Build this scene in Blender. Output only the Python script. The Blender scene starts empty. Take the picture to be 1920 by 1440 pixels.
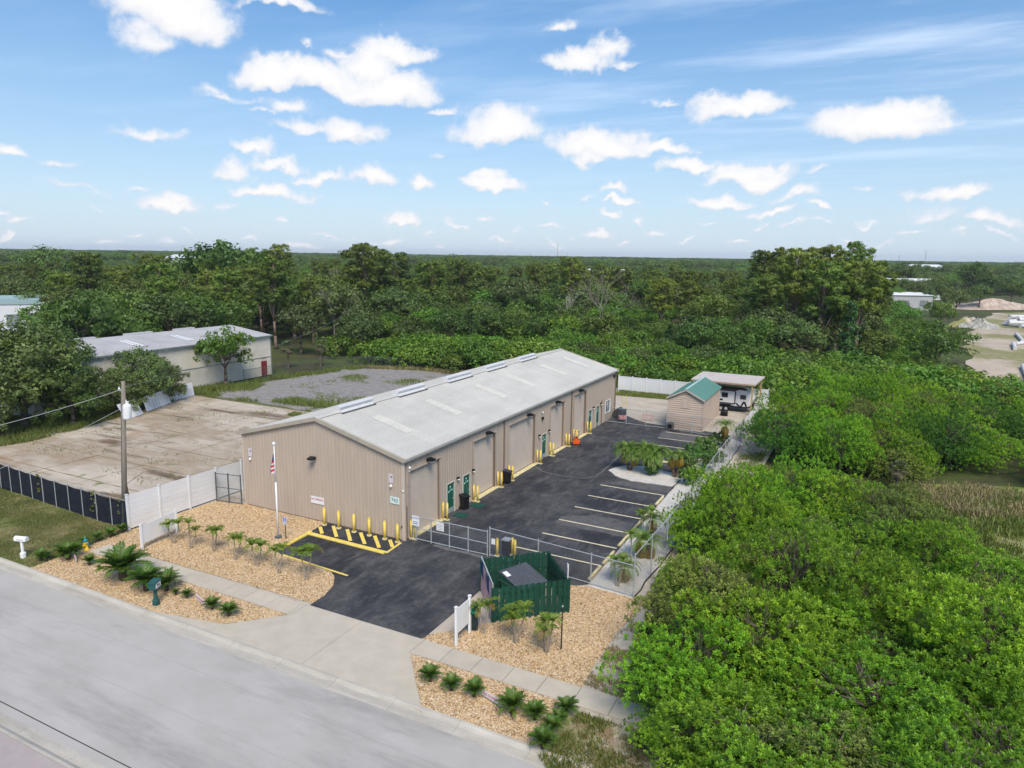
import bpy, math, random
import numpy as np
from mathutils import Vector, Matrix, Euler
from mathutils.geometry import tessellate_polygon
rad = math.radians
scene = bpy.context.scene
col = scene.collection

# ---------------- camera ----------------
K = 1.06
CF, CYAW, CPIT, CROL = 1324.0, -.4675, .1797, .0135
CP = np.array([23.1*K, -32.1*K, 16.52*K])
FW = np.array([math.sin(CYAW)*math.cos(CPIT), math.cos(CYAW)*math.cos(CPIT), -math.sin(CPIT)])
_r = np.array([math.cos(CYAW), -math.sin(CYAW), 0.]); _u = np.cross(_r, FW)
RT = math.cos(CROL)*_r + math.sin(CROL)*_u
UP = -math.sin(CROL)*_r + math.cos(CROL)*_u
cam = bpy.data.cameras.new('camera'); cam_o = bpy.data.objects.new('camera', cam); col.objects.link(cam_o)
cam.sensor_width = 36; cam.lens = CF/1920*36; cam.clip_start = .5; cam.clip_end = 20000
m = Matrix.Identity(4)
for i in range(3):
    m[i][0] = RT[i]; m[i][1] = UP[i]; m[i][2] = -FW[i]; m[i][3] = CP[i]
cam_o.matrix_world = m
scene.camera = cam_o

def vray(x, y):
    return FW + RT*(x-960)/CF + UP*(720-y)/CF
def G(x, y, z=0.):
    "where the sight line of a photo pixel meets the level z: used to survey real positions on the ground"
    d = vray(x, y); t = (z-CP[2])/d[2]; p = CP+t*d
    return (p[0], p[1])

# ---------------- exposure, sun, sky ----------------
scene.view_settings.view_transform = 'Standard'; scene.view_settings.look = 'None'
scene.view_settings.exposure = EXPOSURE = 1.43
scene.view_settings.gamma = 1; scene.view_settings.use_curve_mapping = False
SUN_EL, SUN_AZ = rad(50), rad(142)      # azimuth clockwise from +y
sl = bpy.data.lights.new('sun', 'SUN'); sl.energy = 1.5; sl.angle = rad(26); sl.color = (1., .90, .765)
so = bpy.data.objects.new('sun', sl); col.objects.link(so)
sd = Vector((math.sin(SUN_AZ)*math.cos(SUN_EL), math.cos(SUN_AZ)*math.cos(SUN_EL), math.sin(SUN_EL)))
so.rotation_euler = sd.to_track_quat('Z', 'Y').to_euler(); so.location = (30, -20, 60)

CLOUDS = [(335,30,95,66,1),(290,85,48,26,.5),(720,165,112,40,1),(600,150,85,36,1),(510,142,70,32,1),(745,95,78,28,.9),(690,120,60,34,.9),(640,95,30,12,.5),(575,78,18,7,.4),
 (530,12,70,13,.6),(935,248,88,42,1),(930,222,45,24,.8),(1130,268,110,36,1),(1240,272,55,16,.9),(1100,290,50,18,.6),(1085,112,76,24,.75),(1150,92,40,18,.6),(1180,120,44,10,.5),(1060,40,34,13,.5),
 (1390,204,80,26,.8),(1345,190,50,12,.5),(1650,232,112,38,1),(1700,205,60,24,.9),(1765,228,48,9,.5),(1290,306,58,19,.85),(1400,325,85,22,.95),(1440,312,40,14,.7),
 (650,256,52,26,.8),(560,248,62,18,.55),(535,206,48,19,.6),(425,190,50,14,.45),(400,175,30,14,.4),(485,217,20,7,.5),(285,252,58,13,.5),(480,284,34,15,.8),(525,308,50,13,.65),(440,320,48,17,.6),
 (505,354,84,14,.9),(595,330,40,12,.7),(690,332,48,22,.9),(315,382,64,20,1),(335,365,38,14,.8),(782,348,30,15,.8),(915,342,58,20,1),(905,325,34,13,.8),(757,416,45,14,.95),(755,405,25,10,.7),
 (1155,355,28,11,.7),(1165,379,38,9,.9),(1145,402,24,9,.8),(1100,362,26,6,.4),(1350,375,66,15,.9),(1445,397,42,11,.8),(1490,367,55,14,.6),(1530,393,24,11,.7),(1022,424,28,8,.6),(1125,436,34,9,.7),
 (1230,428,22,9,.7),(1785,364,66,14,.85),(1735,402,46,18,.4),(1865,416,50,15,.75),(0,280,26,15,.8),(15,440,18,9,.7),(55,414,24,6,.6),(15,399,18,6,.5),(195,450,24,9,.5),(318,452,20,8,.4),(725,455,20,9,.6),
 (572,458,34,10,.6),(610,427,24,6,.6),(545,404,14,7,.5),(860,412,20,7,.5),(905,401,20,6,.5),(430,388,24,8,.4),(1480,430,34,6,.5),(1040,456,28,7,.5),(500,430,12,4,.4),(140,345,50,8,.3),(1535,425,14,5,.4),(160,380,16,5,.3),
 (70,466,20,5,.5),(250,440,18,5,.45),(360,425,16,6,.5),(455,448,22,6,.5),(655,440,16,5,.45),(690,458,20,5,.45),(810,440,20,6,.5),(830,462,16,5,.45),(935,445,22,6,.5),(965,430,14,5,.4),(1075,440,16,5,.45),(1180,452,22,6,.5),(1195,412,18,6,.5),(1290,446,20,6,.5),(1330,420,16,5,.45),(1385,444,22,6,.5),(1420,418,14,5,.45),(1580,440,22,6,.45),(1625,415,24,8,.5),(1660,448,18,5,.4),(1700,432,22,6,.5),(1800,446,26,6,.45),(1900,440,20,6,.5),(235,352,26,8,.45),(100,300,30,8,.4),(1540,330,30,9,.4),(1620,350,20,6,.4),(1250,190,34,7,.4),(830,205,36,8,.5),(820,285,24,7,.35),(1010,372,18,6,.5),(220,470,18,5,.4)]
def build_world():
    w = bpy.data.worlds.new('World'); scene.world = w; w.use_nodes = True
    nt = w.node_tree; N = nt.nodes; L = nt.links; N.clear()
    def nd(t, **k):
        n = N.new(t)
        for a, b in k.items(): setattr(n, a, b)
        return n
    def vm(op, a, b=None, c=None):
        n = nd('ShaderNodeVectorMath', operation=op)
        for i, s in enumerate((a, b, c)):
            if s is None: continue
            if isinstance(s, (tuple, list)): n.inputs[i].default_value = s
            elif isinstance(s, (int, float)): n.inputs['Scale'].default_value = s
            else: L.new(s, n.inputs[i])
        return n.outputs[1] if op in ('LENGTH', 'DOT_PRODUCT') else n.outputs[0]
    def mt(op, a, b=None, c=None, clamp=False):
        n = nd('ShaderNodeMath', operation=op, use_clamp=clamp)
        for i, s in enumerate((a, b, c)):
            if s is None: continue
            if isinstance(s, (int, float)): n.inputs[i].default_value = s
            else: L.new(s, n.inputs[i])
        return n.outputs[0]
    def mr(v, a, b, c=0., d=1., smooth=True):
        n = nd('ShaderNodeMapRange', interpolation_type='SMOOTHSTEP' if smooth else 'LINEAR')
        L.new(v, n.inputs[0])
        for i, q in zip((1, 2, 3, 4), (a, b, c, d)): n.inputs[i].default_value = q
        return n.outputs[0]
    def noise(v, scale, detail, rough=.55, dim='3D'):
        n = nd('ShaderNodeTexNoise'); n.inputs['Scale'].default_value = scale; n.inputs['Detail'].default_value = detail
        n.inputs['Roughness'].default_value = rough; L.new(v, n.inputs['Vector']); return n
    tc = nd('ShaderNodeTexCoord'); d0 = tc.outputs['Generated']
    sky = nd('ShaderNodeTexSky', sky_type='NISHITA'); sky.sun_disc = False
    sky.sun_elevation = SUN_EL; sky.sun_rotation = SUN_AZ
    sky.air_density = 1.; sky.dust_density = .35; sky.ozone_density = 2.2; sky.altitude = 0
    # further fair weather clouds over the rest of the sky, on a level layer
    sp = nd('ShaderNodeSeparateXYZ'); L.new(d0, sp.inputs[0])
    z = sp.outputs[2]
    zz = mt('MAXIMUM', z, .04)
    cb = nd('ShaderNodeCombineXYZ'); L.new(mt('DIVIDE', sp.outputs[0], zz), cb.inputs[0]); L.new(mt('DIVIDE', sp.outputs[1], zz), cb.inputs[1])
    lay = noise(cb.outputs[0], 1.1, 6., .55)
    fwd = vm('DOT_PRODUCT', d0, tuple(FW*np.array([1, 1, 0])/np.linalg.norm(FW[:2])))
    outside = mt('MAXIMUM', mr(fwd, .72, .45), mr(z, .36, .46))
    g2 = mt('MULTIPLY', mt('MULTIPLY', mr(lay.outputs[0], .54, .70), outside), mr(z, .03, .12))
    dens = g2
    # thin high cloud drawn out in streaks
    mp = nd('ShaderNodeMapping'); mp.inputs[2].default_value = (0, 0, rad(62)); mp.inputs[3].default_value = (.3, .8, 1.)
    L.new(cb.outputs[0], mp.inputs[0])
    ci = noise(mp.outputs[0], 1.5, 5., .6)
    side = vm('DOT_PRODUCT', d0, tuple(RT))
    cir = mt('MULTIPLY', mt('MULTIPLY', mr(ci.outputs[0], .42, .74), mr(z, .05, .2)), mr(side, -.3, .45, .12, .62))
    # colour of the clouds: bright tops, faintly grey where thick and low
    sk = nd('ShaderNodeVectorMath', operation='SCALE'); hv = nd('ShaderNodeHueSaturation'); hv.inputs['Saturation'].default_value = 1.55; L.new(sky.outputs[0], hv.inputs['Color']); L.new(hv.outputs[0], sk.inputs[0]); sk.inputs['Scale'].default_value = SKY_S = .052
    # pale moisture towards the horizon
    hz = nd('ShaderNodeMix', data_type='RGBA'); L.new(mr(z, .42, .0, .05, .86, False), hz.inputs[0]); L.new(sk.outputs[0], hz.inputs[6]); hz.inputs[7].default_value = (.222, .277, .350, 1)
    m1 = nd('ShaderNodeMix', data_type='RGBA'); L.new(cir, m1.inputs[0]); L.new(hz.outputs[2], m1.inputs[6]); m1.inputs[7].default_value = (.33, .38, .45, 1)
    mc = nd('ShaderNodeVectorMath', operation='SCALE'); mc.inputs[0].default_value = (.93, .95, 1.); mc.inputs['Scale'].default_value = .40
    m2 = nd('ShaderNodeMix', data_type='RGBA'); L.new(dens, m2.inputs[0]); L.new(m1.outputs[2], m2.inputs[6]); L.new(mc.outputs[0], m2.inputs[7])
    bg = nd('ShaderNodeBackground'); L.new(m2.outputs[2], bg.inputs[0]); bg.inputs[1].default_value = 1.
    out = nd('ShaderNodeOutputWorld'); L.new(bg.outputs[0], out.inputs[0])
    w.cycles.sampling_method = 'MANUAL'; w.cycles.sample_map_resolution = 512
build_world()
# ---------------- helpers ----------------
def tag(o, label=None, cat=None, group=None, kind=None):
    if label: o['label'] = label
    if cat: o['category'] = cat
    if group: o['group'] = group
    if kind: o['kind'] = kind
    return o
WL = {}
def thing(name, label, cat, loc=(0, 0, 0), group=None, rz=0.):
    o = bpy.data.objects.new(name, None); col.objects.link(o); o.location = loc; o.rotation_euler = (0, 0, rz)
    o.empty_display_size = .2
    WL[o.name] = Vector(loc) if rz == 0 else None
    return tag(o, label, cat, group)
def newobj(name, me, parent=None, loc=(0, 0, 0), rot=(0, 0, 0), sc=(1, 1, 1)):
    o = bpy.data.objects.new(name, me); col.objects.link(o)
    o.location = loc; o.rotation_euler = rot; o.scale = sc
    if parent: o.parent = parent
    return o
def copy_tree(o, parent=None):
    c = o.copy(); col.objects.link(c); c.parent = parent
    for ch in o.children: copy_tree(ch, c)
    return c
def copy_thing(o, loc, rz=0., label=None, sc=None, group=None):
    c = copy_tree(o); c.location = loc; c.rotation_euler = (0, 0, rz)
    if sc: c.scale = (sc, sc, sc) if isinstance(sc, (int, float)) else sc
    if label: c['label'] = label
    if group: c['group'] = group
    return c
class MB:
    "collects faces of one mesh"
    def __init__(s, off=(0, 0, 0)): s.v = []; s.f = []; s.m = []; s.off = off
    def face(s, pts, mi=0):
        n = len(s.v); s.v += [tuple(p) for p in pts]; s.f.append(tuple(range(n, n+len(pts)))); s.m.append(mi); return s
    def box(s, x0, x1, y0, y1, z0, z1, mi=0):
        if x0 > x1: x0, x1 = x1, x0
        if y0 > y1: y0, y1 = y1, y0
        n = len(s.v)
        s.v += [(x0,y0,z0),(x1,y0,z0),(x1,y1,z0),(x0,y1,z0),(x0,y0,z1),(x1,y0,z1),(x1,y1,z1),(x0,y1,z1)]
        for q in ((0,3,2,1),(4,5,6,7),(0,1,5,4),(1,2,6,5),(2,3,7,6),(3,0,4,7)): s.f.append(tuple(n+i for i in q)); s.m.append(mi)
        return s
    def obox(s, c, ax, ay, az, mi=0):
        "box from centre and three half axis vectors"
        c, ax, ay, az = map(Vector, (c, ax, ay, az)); n = len(s.v)
        for k in (-1, 1):
            for i, j in ((-1,-1),(1,-1),(1,1),(-1,1)): s.v.append(tuple(c+ax*i+ay*j+az*k))
        for q in ((0,3,2,1),(4,5,6,7),(0,1,5,4),(1,2,6,5),(2,3,7,6),(3,0,4,7)): s.f.append(tuple(n+i for i in q)); s.m.append(mi)
        return s
    def bar(s, p0, p1, w, h, mi=0, up=(0, 0, 1)):
        p0, p1 = Vector(p0), Vector(p1); d = p1-p0; u = Vector(up)
        if abs(d.normalized().dot(u)) > .98: u = Vector((1, 0, 0))
        r = d.cross(u).normalized(); u = r.cross(d).normalized()
        return s.obox((p0+p1)/2, d/2, r*w/2, u*h/2, mi)
    def tube(s, p0, p1, r0, r1=None, n=8, cap=True, mi=0):
        r1 = r0 if r1 is None else r1; p0, p1 = Vector(p0), Vector(p1); d = (p1-p0).normalized()
        a = d.orthogonal().normalized(); b = d.cross(a); k = len(s.v)
        for p, r in ((p0, r0), (p1, r1)):
            for i in range(n):
                t = 2*math.pi*i/n; s.v.append(tuple(p+(a*math.cos(t)+b*math.sin(t))*r))
        for i in range(n):
            j = (i+1) % n; s.f.append((k+i, k+j, k+n+j, k+n+i)); s.m.append(mi)
        if cap:
            s.f.append(tuple(k+i for i in reversed(range(n)))); s.m.append(mi)
            s.f.append(tuple(k+n+i for i in range(n))); s.m.append(mi)
        return s
    def path(s, pts, rs, n=6, mi=0):
        for i in range(len(pts)-1):
            s.tube(pts[i], pts[i+1], rs[i], rs[i+1], n, True, mi)
        return s
    def lathe(s, prof, c=(0, 0, 0), n=12, mi=0):
        "prof: list of (r, z)"
        k = len(s.v)
        for r, z in prof:
            for i in range(n):
                t = 2*math.pi*i/n; s.v.append((c[0]+r*math.cos(t), c[1]+r*math.sin(t), c[2]+z))
        for a in range(len(prof)-1):
            for i in range(n):
                j = (i+1) % n; s.f.append((k+a*n+i, k+a*n+j, k+(a+1)*n+j, k+(a+1)*n+i)); s.m.append(mi)
        s.f.append(tuple(k+i for i in reversed(range(n)))); s.m.append(mi)
        q = k+(len(prof)-1)*n; s.f.append(tuple(q+i for i in range(n))); s.m.append(mi)
        return s
    def prism(s, poly, z0, z1, mi=0):
        "upright prism over a flat outline (x, y)"
        n = len(s.v); k = len(poly)
        a = sum(poly[i][0]*poly[(i+1) % k][1]-poly[(i+1) % k][0]*poly[i][1] for i in range(k))
        if a < 0: poly = poly[::-1]
        s.v += [(p[0], p[1], z0) for p in poly]+[(p[0], p[1], z1) for p in poly]
        for t in tessellate_polygon([[Vector((p[0], p[1], 0)) for p in poly]]):
            v = [poly[i] for i in t]
            ar = (v[1][0]-v[0][0])*(v[2][1]-v[0][1])-(v[2][0]-v[0][0])*(v[1][1]-v[0][1])
            if ar < 0: t = t[::-1]
            s.f.append(tuple(n+k+i for i in t)); s.m.append(mi)
            s.f.append(tuple(n+i for i in t[::-1])); s.m.append(mi)
        for i in range(k):
            j = (i+1) % k; s.f.append((n+i, n+j, n+k+j, n+k+i)); s.m.append(mi)
        return s
    def mesh(s, name, mats, smooth=False):
        me = bpy.data.meshes.new(name)
        o = s.off
        me.from_pydata([(v[0]-o[0], v[1]-o[1], v[2]-o[2]) for v in s.v], [], s.f)
        for q in (mats if isinstance(mats, (list, tuple)) else [mats]): me.materials.append(q)
        me.polygons.foreach_set('material_index', s.m)
        if smooth: me.polygons.foreach_set('use_smooth', [True]*len(s.f))
        me.update(); return me
    def obj(s, name, mats, parent=None, smooth=False):
        return newobj(name, s.mesh(name, mats, smooth), parent)

# ---------------- materials ----------------
MATS = {}
def mat(name, c, rough=.7, metal=0., var=.12, vs=3., c2=None, bump=0., bs=40., obv=0., stretch=(1, 1, 1), detail=5., fine=0., spec=.3, island=False, alpha=None):
    "procedural surface: two scales of noise between darker and lighter tones of one base colour, fine relief"
    if name in MATS: return MATS[name]
    mm = bpy.data.materials.new(name); mm.use_nodes = True; MATS[name] = mm
    nt = mm.node_tree; N = nt.nodes; L = nt.links; b = N['Principled BSDF']
    b.inputs['Roughness'].default_value = rough; b.inputs['Metallic'].default_value = metal
    b.inputs['Specular IOR Level'].default_value = spec
    geo = N.new('ShaderNodeNewGeometry'); mp = N.new('ShaderNodeMapping'); mp.inputs[3].default_value = stretch
    L.new(geo.outputs['Position'], mp.inputs[0])
    nz = N.new('ShaderNodeTexNoise'); nz.inputs['Scale'].default_value = vs; nz.inputs['Detail'].default_value = detail
    nz.inputs['Roughness'].default_value = .62; L.new(mp.outputs[0], nz.inputs['Vector'])
    mx = N.new('ShaderNodeMix'); mx.data_type = 'RGBA'
    c = tuple(c)
    lo = tuple(x*(1-var) for x in c); hi = tuple(min(1, x*(1+var)) for x in (c2 or c))
    mx.inputs[6].default_value = (*lo, 1); mx.inputs[7].default_value = (*hi, 1)
    mr = N.new('ShaderNodeMapRange'); mr.inputs[1].default_value = .33; mr.inputs[2].default_value = .67
    L.new(nz.outputs[0], mr.inputs[0]); L.new(mr.outputs[0], mx.inputs[0])
    out = mx.outputs[2]
    if fine:
        n2 = N.new('ShaderNodeTexNoise'); n2.inputs['Scale'].default_value = bs; n2.inputs['Detail'].default_value = 3.
        L.new(geo.outputs['Position'], n2.inputs['Vector'])
        m2 = N.new('ShaderNodeMapRange'); m2.inputs[1].default_value = .3; m2.inputs[2].default_value = .7; m2.inputs[3].default_value = 1-fine; m2.inputs[4].default_value = 1+fine
        L.new(n2.outputs[0], m2.inputs[0])
        h = N.new('ShaderNodeVectorMath'); h.operation = 'SCALE'; L.new(out, h.inputs[0]); L.new(m2.outputs[0], h.inputs['Scale']); out = h.outputs[0]
    if obv:
        oi = N.new('ShaderNodeObjectInfo'); m3 = N.new('ShaderNodeMapRange'); m3.inputs[3].default_value = 1-obv; m3.inputs[4].default_value = 1+obv
        L.new(oi.outputs['Random'], m3.inputs[0])
        h = N.new('ShaderNodeVectorMath'); h.operation = 'SCALE'; L.new(out, h.inputs[0]); L.new(m3.outputs[0], h.inputs['Scale']); out = h.outputs[0]
    L.new(out, b.inputs['Base Color'])
    if bump:
        n4 = N.new('ShaderNodeTexNoise'); n4.inputs['Scale'].default_value = bs; n4.inputs['Detail'].default_value = 4.
        L.new(geo.outputs['Position'], n4.inputs['Vector'])
        bp = N.new('ShaderNodeBump'); bp.inputs['Strength'].default_value = bump; bp.inputs['Distance'].default_value = .02
        L.new(n4.outputs[0], bp.inputs['Height']); L.new(bp.outputs[0], b.inputs['Normal'])
    if alpha is not None: b.inputs['Alpha'].default_value = alpha
    return mm
def foliage(name, lo, hi, trans=.35, obv=.18, rough=.55, yellow=None):
    "leaf surface: tone from a per-leaf value and a per-plant value, part of the light passes through"
    mm = bpy.data.materials.new(name); mm.use_nodes = True; MATS[name] = mm
    nt = mm.node_tree; N = nt.nodes; L = nt.links; N.clear()
    at = N.new('ShaderNodeAttribute'); at.attribute_name = 'tone'; at.attribute_type = 'GEOMETRY'
    mx = N.new('ShaderNodeMix'); mx.data_type = 'RGBA'; mx.inputs[6].default_value = (*lo, 1); mx.inputs[7].default_value = (*hi, 1)
    L.new(at.outputs['Fac'], mx.inputs[0])
    oi = N.new('ShaderNodeObjectInfo')
    hs = N.new('ShaderNodeHueSaturation')
    r1 = N.new('ShaderNodeMapRange'); r1.inputs[3].default_value = 1-obv*1.6; r1.inputs[4].default_value = 1+obv*1.6; L.new(oi.outputs['Random'], r1.inputs[0])
    sn = N.new('ShaderNodeMath'); sn.operation = 'MULTIPLY'; sn.inputs[1].default_value = 7.31; L.new(oi.outputs['Random'], sn.inputs[0])
    fr = N.new('ShaderNodeMath'); fr.operation = 'FRACT'; L.new(sn.outputs[0], fr.inputs[0])
    r2 = N.new('ShaderNodeMapRange'); r2.inputs[3].default_value = .5-obv*.13; r2.inputs[4].default_value = .5+obv*.10; L.new(fr.outputs[0], r2.inputs[0])
    L.new(r1.outputs[0], hs.inputs['Value']); L.new(r2.outputs[0], hs.inputs['Hue']); L.new(mx.outputs[2], hs.inputs['Color'])
    d = N.new('ShaderNodeBsdfDiffuse'); t = N.new('ShaderNodeBsdfTranslucent'); g = N.new('ShaderNodeBsdfGlossy'); g.inputs['Roughness'].default_value = rough
    L.new(hs.outputs[0], d.inputs[0]); L.new(hs.outputs[0], t.inputs[0]); g.inputs[0].default_value = (.9, 1, .9, 1)
    m1 = N.new('ShaderNodeMixShader'); m1.inputs[0].default_value = trans; L.new(d.outputs[0], m1.inputs[1]); L.new(t.outputs[0], m1.inputs[2])
    m2 = N.new('ShaderNodeMixShader'); m2.inputs[0].default_value = .035; L.new(m1.outputs[0], m2.inputs[1]); L.new(g.outputs[0], m2.inputs[2])
    o = N.new('ShaderNodeOutputMaterial'); L.new(m2.outputs[0], o.inputs[0])
    return mm
def wiremesh(name, c, size=.055, wire=.10, metal=.6):
    "woven diamond wire: open between the wires"
    mm = bpy.data.materials.new(name); mm.use_nodes = True; nt = mm.node_tree; N = nt.nodes; L = nt.links; b = N['Principled BSDF']
    b.inputs['Base Color'].default_value = (*c, 1); b.inputs['Metallic'].default_value = metal; b.inputs['Roughness'].default_value = .5
    geo = N.new('ShaderNodeNewGeometry'); sp = N.new('ShaderNodeSeparateXYZ'); L.new(geo.outputs['Position'], sp.inputs[0])
    def mt(op, a, q=None):
        n = N.new('ShaderNodeMath'); n.operation = op
        for i, s in enumerate((a, q)):
            if s is None: continue
            if isinstance(s, (int, float)): n.inputs[i].default_value = s
            else: L.new(s, n.inputs[i])
        return n.outputs[0]
    h = mt('ADD', sp.outputs[0], sp.outputs[1])
    ds = []
    for op in ('ADD', 'SUBTRACT'):
        f = mt('FRACT', mt('DIVIDE', mt(op, h, sp.outputs[2]), size)); ds.append(mt('LESS_THAN', f, wire))
    a = mt('MAXIMUM', ds[0], ds[1]); L.new(a, b.inputs['Alpha'])
    return mm

# ---------------- the clouds in view: a far dome carrying the cumulus ----------------
def vnoise(p, seed=0):
    "smooth value noise of an (n, 3) array, 0..1"
    i = np.floor(p).astype(np.int64); f = p-i; f = f*f*f*(f*(f*6-15)+10)
    def h(a, b, c):
        n = (a*374761393+b*668265263+c*2147483647+seed*1274126177) & 0xffffffff
        n = ((n ^ (n >> 13))*1274126177) & 0xffffffff
        n = ((n ^ (n >> 16))*2246822519) & 0xffffffff
        return ((n ^ (n >> 15)) & 0xffff)/65535.
    x, y, z = i[:, 0], i[:, 1], i[:, 2]; u, v, w = f[:, 0], f[:, 1], f[:, 2]
    r = 0
    for dx in (0, 1):
        for dy in (0, 1):
            for dz in (0, 1):
                r = r+h(x+dx, y+dy, z+dz)*(u if dx else 1-u)*(v if dy else 1-v)*(w if dz else 1-w)
    return r
def fbm(p, octs=5, seed=0, gain=.55):
    s = 0; a = 1; t = 0
    for k in range(octs): s = s+a*vnoise(p*2**k+11.3*k, seed+k); t += a; a *= gain
    return s/t
def build_clouds():
    az0 = CYAW; R = 9500.
    na, ne = 560, 250
    az = np.linspace(az0-rad(46), az0+rad(46), na); el = np.linspace(rad(-.3), rad(31), ne)
    A, E = np.meshgrid(az, el); A = A.ravel(); E = E.ravel()
    D = np.stack([np.sin(A)*np.cos(E), np.cos(A)*np.cos(E), np.sin(E)], 1)
    q = D.copy()
    off = np.stack([fbm(D*17+k*31.7, 6, 3+k, .6) for k in range(3)], 1)-.5
    D2 = D+off*.055
    f = np.zeros(len(D))-1; base_ = np.zeros(len(D))
    for (px, py, a, b, s) in CLOUDS:
        c = vray(px, py); c = c/np.linalg.norm(c)
        t = np.cross(c, np.array([0, 0, 1.])); t /= np.linalg.norm(t); u = np.cross(t, c)
        dd = D2-c; lx_ = dd@t/(a*1.08/CF); ly_ = dd@u/(b*1.24/CF); near = (D@c > .9)
        ly2 = np.maximum(ly_, -ly_*2.0)
        g = s*(1-np.sqrt(lx_**2+ly2**2)); g = np.where(near, g, -1)
        base_ = np.where(g > f, np.clip(.5-ly_*1.1, 0, 1), base_); f = np.maximum(f, g)
    me = bpy.data.meshes.new('sky')
    V = D*R+np.array([CP[0], CP[1], 0])
    I = np.arange(na*ne).reshape(ne, na)
    F = np.stack([I[:-1, :-1], I[1:, :-1], I[1:, 1:], I[:-1, 1:]], -1).reshape(-1, 4)
    keep = (f[F] > -.35).any(1) | True
    F = F[keep]
    me.vertices.add(len(V)); me.vertices.foreach_set('co', V.astype(np.float32).ravel())
    me.loops.add(len(F)*4); me.loops.foreach_set('vertex_index', F.astype(np.int32).ravel())
    me.polygons.add(len(F)); me.polygons.foreach_set('loop_start', np.arange(0, len(F)*4, 4, dtype=np.int32))
    me.polygons.foreach_set('use_smooth', [True]*len(F))
    at = me.attributes.new('cloud', 'FLOAT', 'POINT'); at.data.foreach_set('value', f.astype(np.float32))
    at = me.attributes.new('base', 'FLOAT', 'POINT'); at.data.foreach_set('value', base_.astype(np.float32))
    me.update(); me.validate()
    mm = bpy.data.materials.new('cloud_vapour'); mm.use_nodes = True; N = mm.node_tree.nodes; L = mm.node_tree.links; N.clear()
    at = N.new('ShaderNodeAttribute'); at.attribute_name = 'cloud'
    geo = N.new('ShaderNodeNewGeometry'); mp = N.new('ShaderNodeMapping'); mp.inputs[3].default_value = (1/R,)*3; L.new(geo.outputs['Position'], mp.inputs[0])
    nz = N.new('ShaderNodeTexNoise'); nz.inputs['Scale'].default_value = 70; nz.inputs['Detail'].default_value = 5; nz.inputs['Roughness'].default_value = .6; L.new(mp.outputs[0], nz.inputs['Vector'])
    def mt(op, a, q, c=None):
        n = N.new('ShaderNodeMath'); n.operation = op
        for i, s in enumerate((a, q, c)):
            if s is None: continue
            if isinstance(s, (int, float)): n.inputs[i].default_value = s
            else: L.new(s, n.inputs[i])
        return n.outputs[0]
    v = mt('ADD', at.outputs['Fac'], mt('MULTIPLY_ADD', nz.outputs[0], .5, -.25))
    mr = N.new('ShaderNodeMapRange'); mr.interpolation_type = 'SMOOTHSTEP'; mr.inputs[1].default_value = -.03; mr.inputs[2].default_value = .40; mr.inputs[4].default_value = .97; L.new(v, mr.inputs[0])
    sh = N.new('ShaderNodeMapRange'); sh.inputs[1].default_value = .10; sh.inputs[2].default_value = .62; L.new(v, sh.inputs[0])
    mx = N.new('ShaderNodeMix'); mx.data_type = 'RGBA'; L.new(sh.outputs[0], mx.inputs[0]); mx.inputs[6].default_value = (.78, .83, .93, 1); mx.inputs[7].default_value = (1., .985, .975, 1)
    ab = N.new('ShaderNodeAttribute'); ab.attribute_name = 'base'
    bb = N.new('ShaderNodeMapRange'); bb.inputs[1].default_value = .55; bb.inputs[2].default_value = 1.; bb.inputs[4].default_value = .75; L.new(mt('MULTIPLY_ADD', nz.outputs[0], .5, mt('ADD', ab.outputs['Fac'], -.25)), bb.inputs[0])
    m3 = N.new('ShaderNodeMix'); m3.data_type = 'RGBA'; L.new(bb.outputs[0], m3.inputs[0]); L.new(mx.outputs[2], m3.inputs[6]); m3.inputs[7].default_value = (.74, .78, .86, 1)
    em = N.new('ShaderNodeEmission'); L.new(m3.outputs[2], em.inputs[0]); em.inputs[1].default_value = CLOUD_E
    tr = N.new('ShaderNodeBsdfTransparent'); ms = N.new('ShaderNodeMixShader'); L.new(mr.outputs[0], ms.inputs[0]); L.new(tr.outputs[0], ms.inputs[1]); L.new(em.outputs[0], ms.inputs[2])
    o = N.new('ShaderNodeOutputMaterial'); L.new(ms.outputs[0], o.inputs[0])
    mm.cycles.emission_sampling = 'NONE'
    me.materials.append(mm)
    so_ = bpy.data.objects.new('sky', me); col.objects.link(so_); so_['kind'] = 'structure'
CLOUD_E = .385
build_clouds()

def haze_box():
    b = MB().box(-6500+CP[0], 6500+CP[0], -6500+CP[1], 6500+CP[1], -1.2, 52)
    mm = bpy.data.materials.new('haze'); mm.use_nodes = True; N = mm.node_tree.nodes; L = mm.node_tree.links; N.clear()
    v = N.new('ShaderNodeVolumePrincipled'); v.inputs['Density'].default_value = .00012; v.inputs['Color'].default_value = (.84, .91, 1., 1)
    o = N.new('ShaderNodeOutputMaterial'); L.new(v.outputs[0], o.inputs['Volume'])
    ob = b.obj('haze', mm); ob['kind'] = 'stuff'
haze_box()
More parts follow.
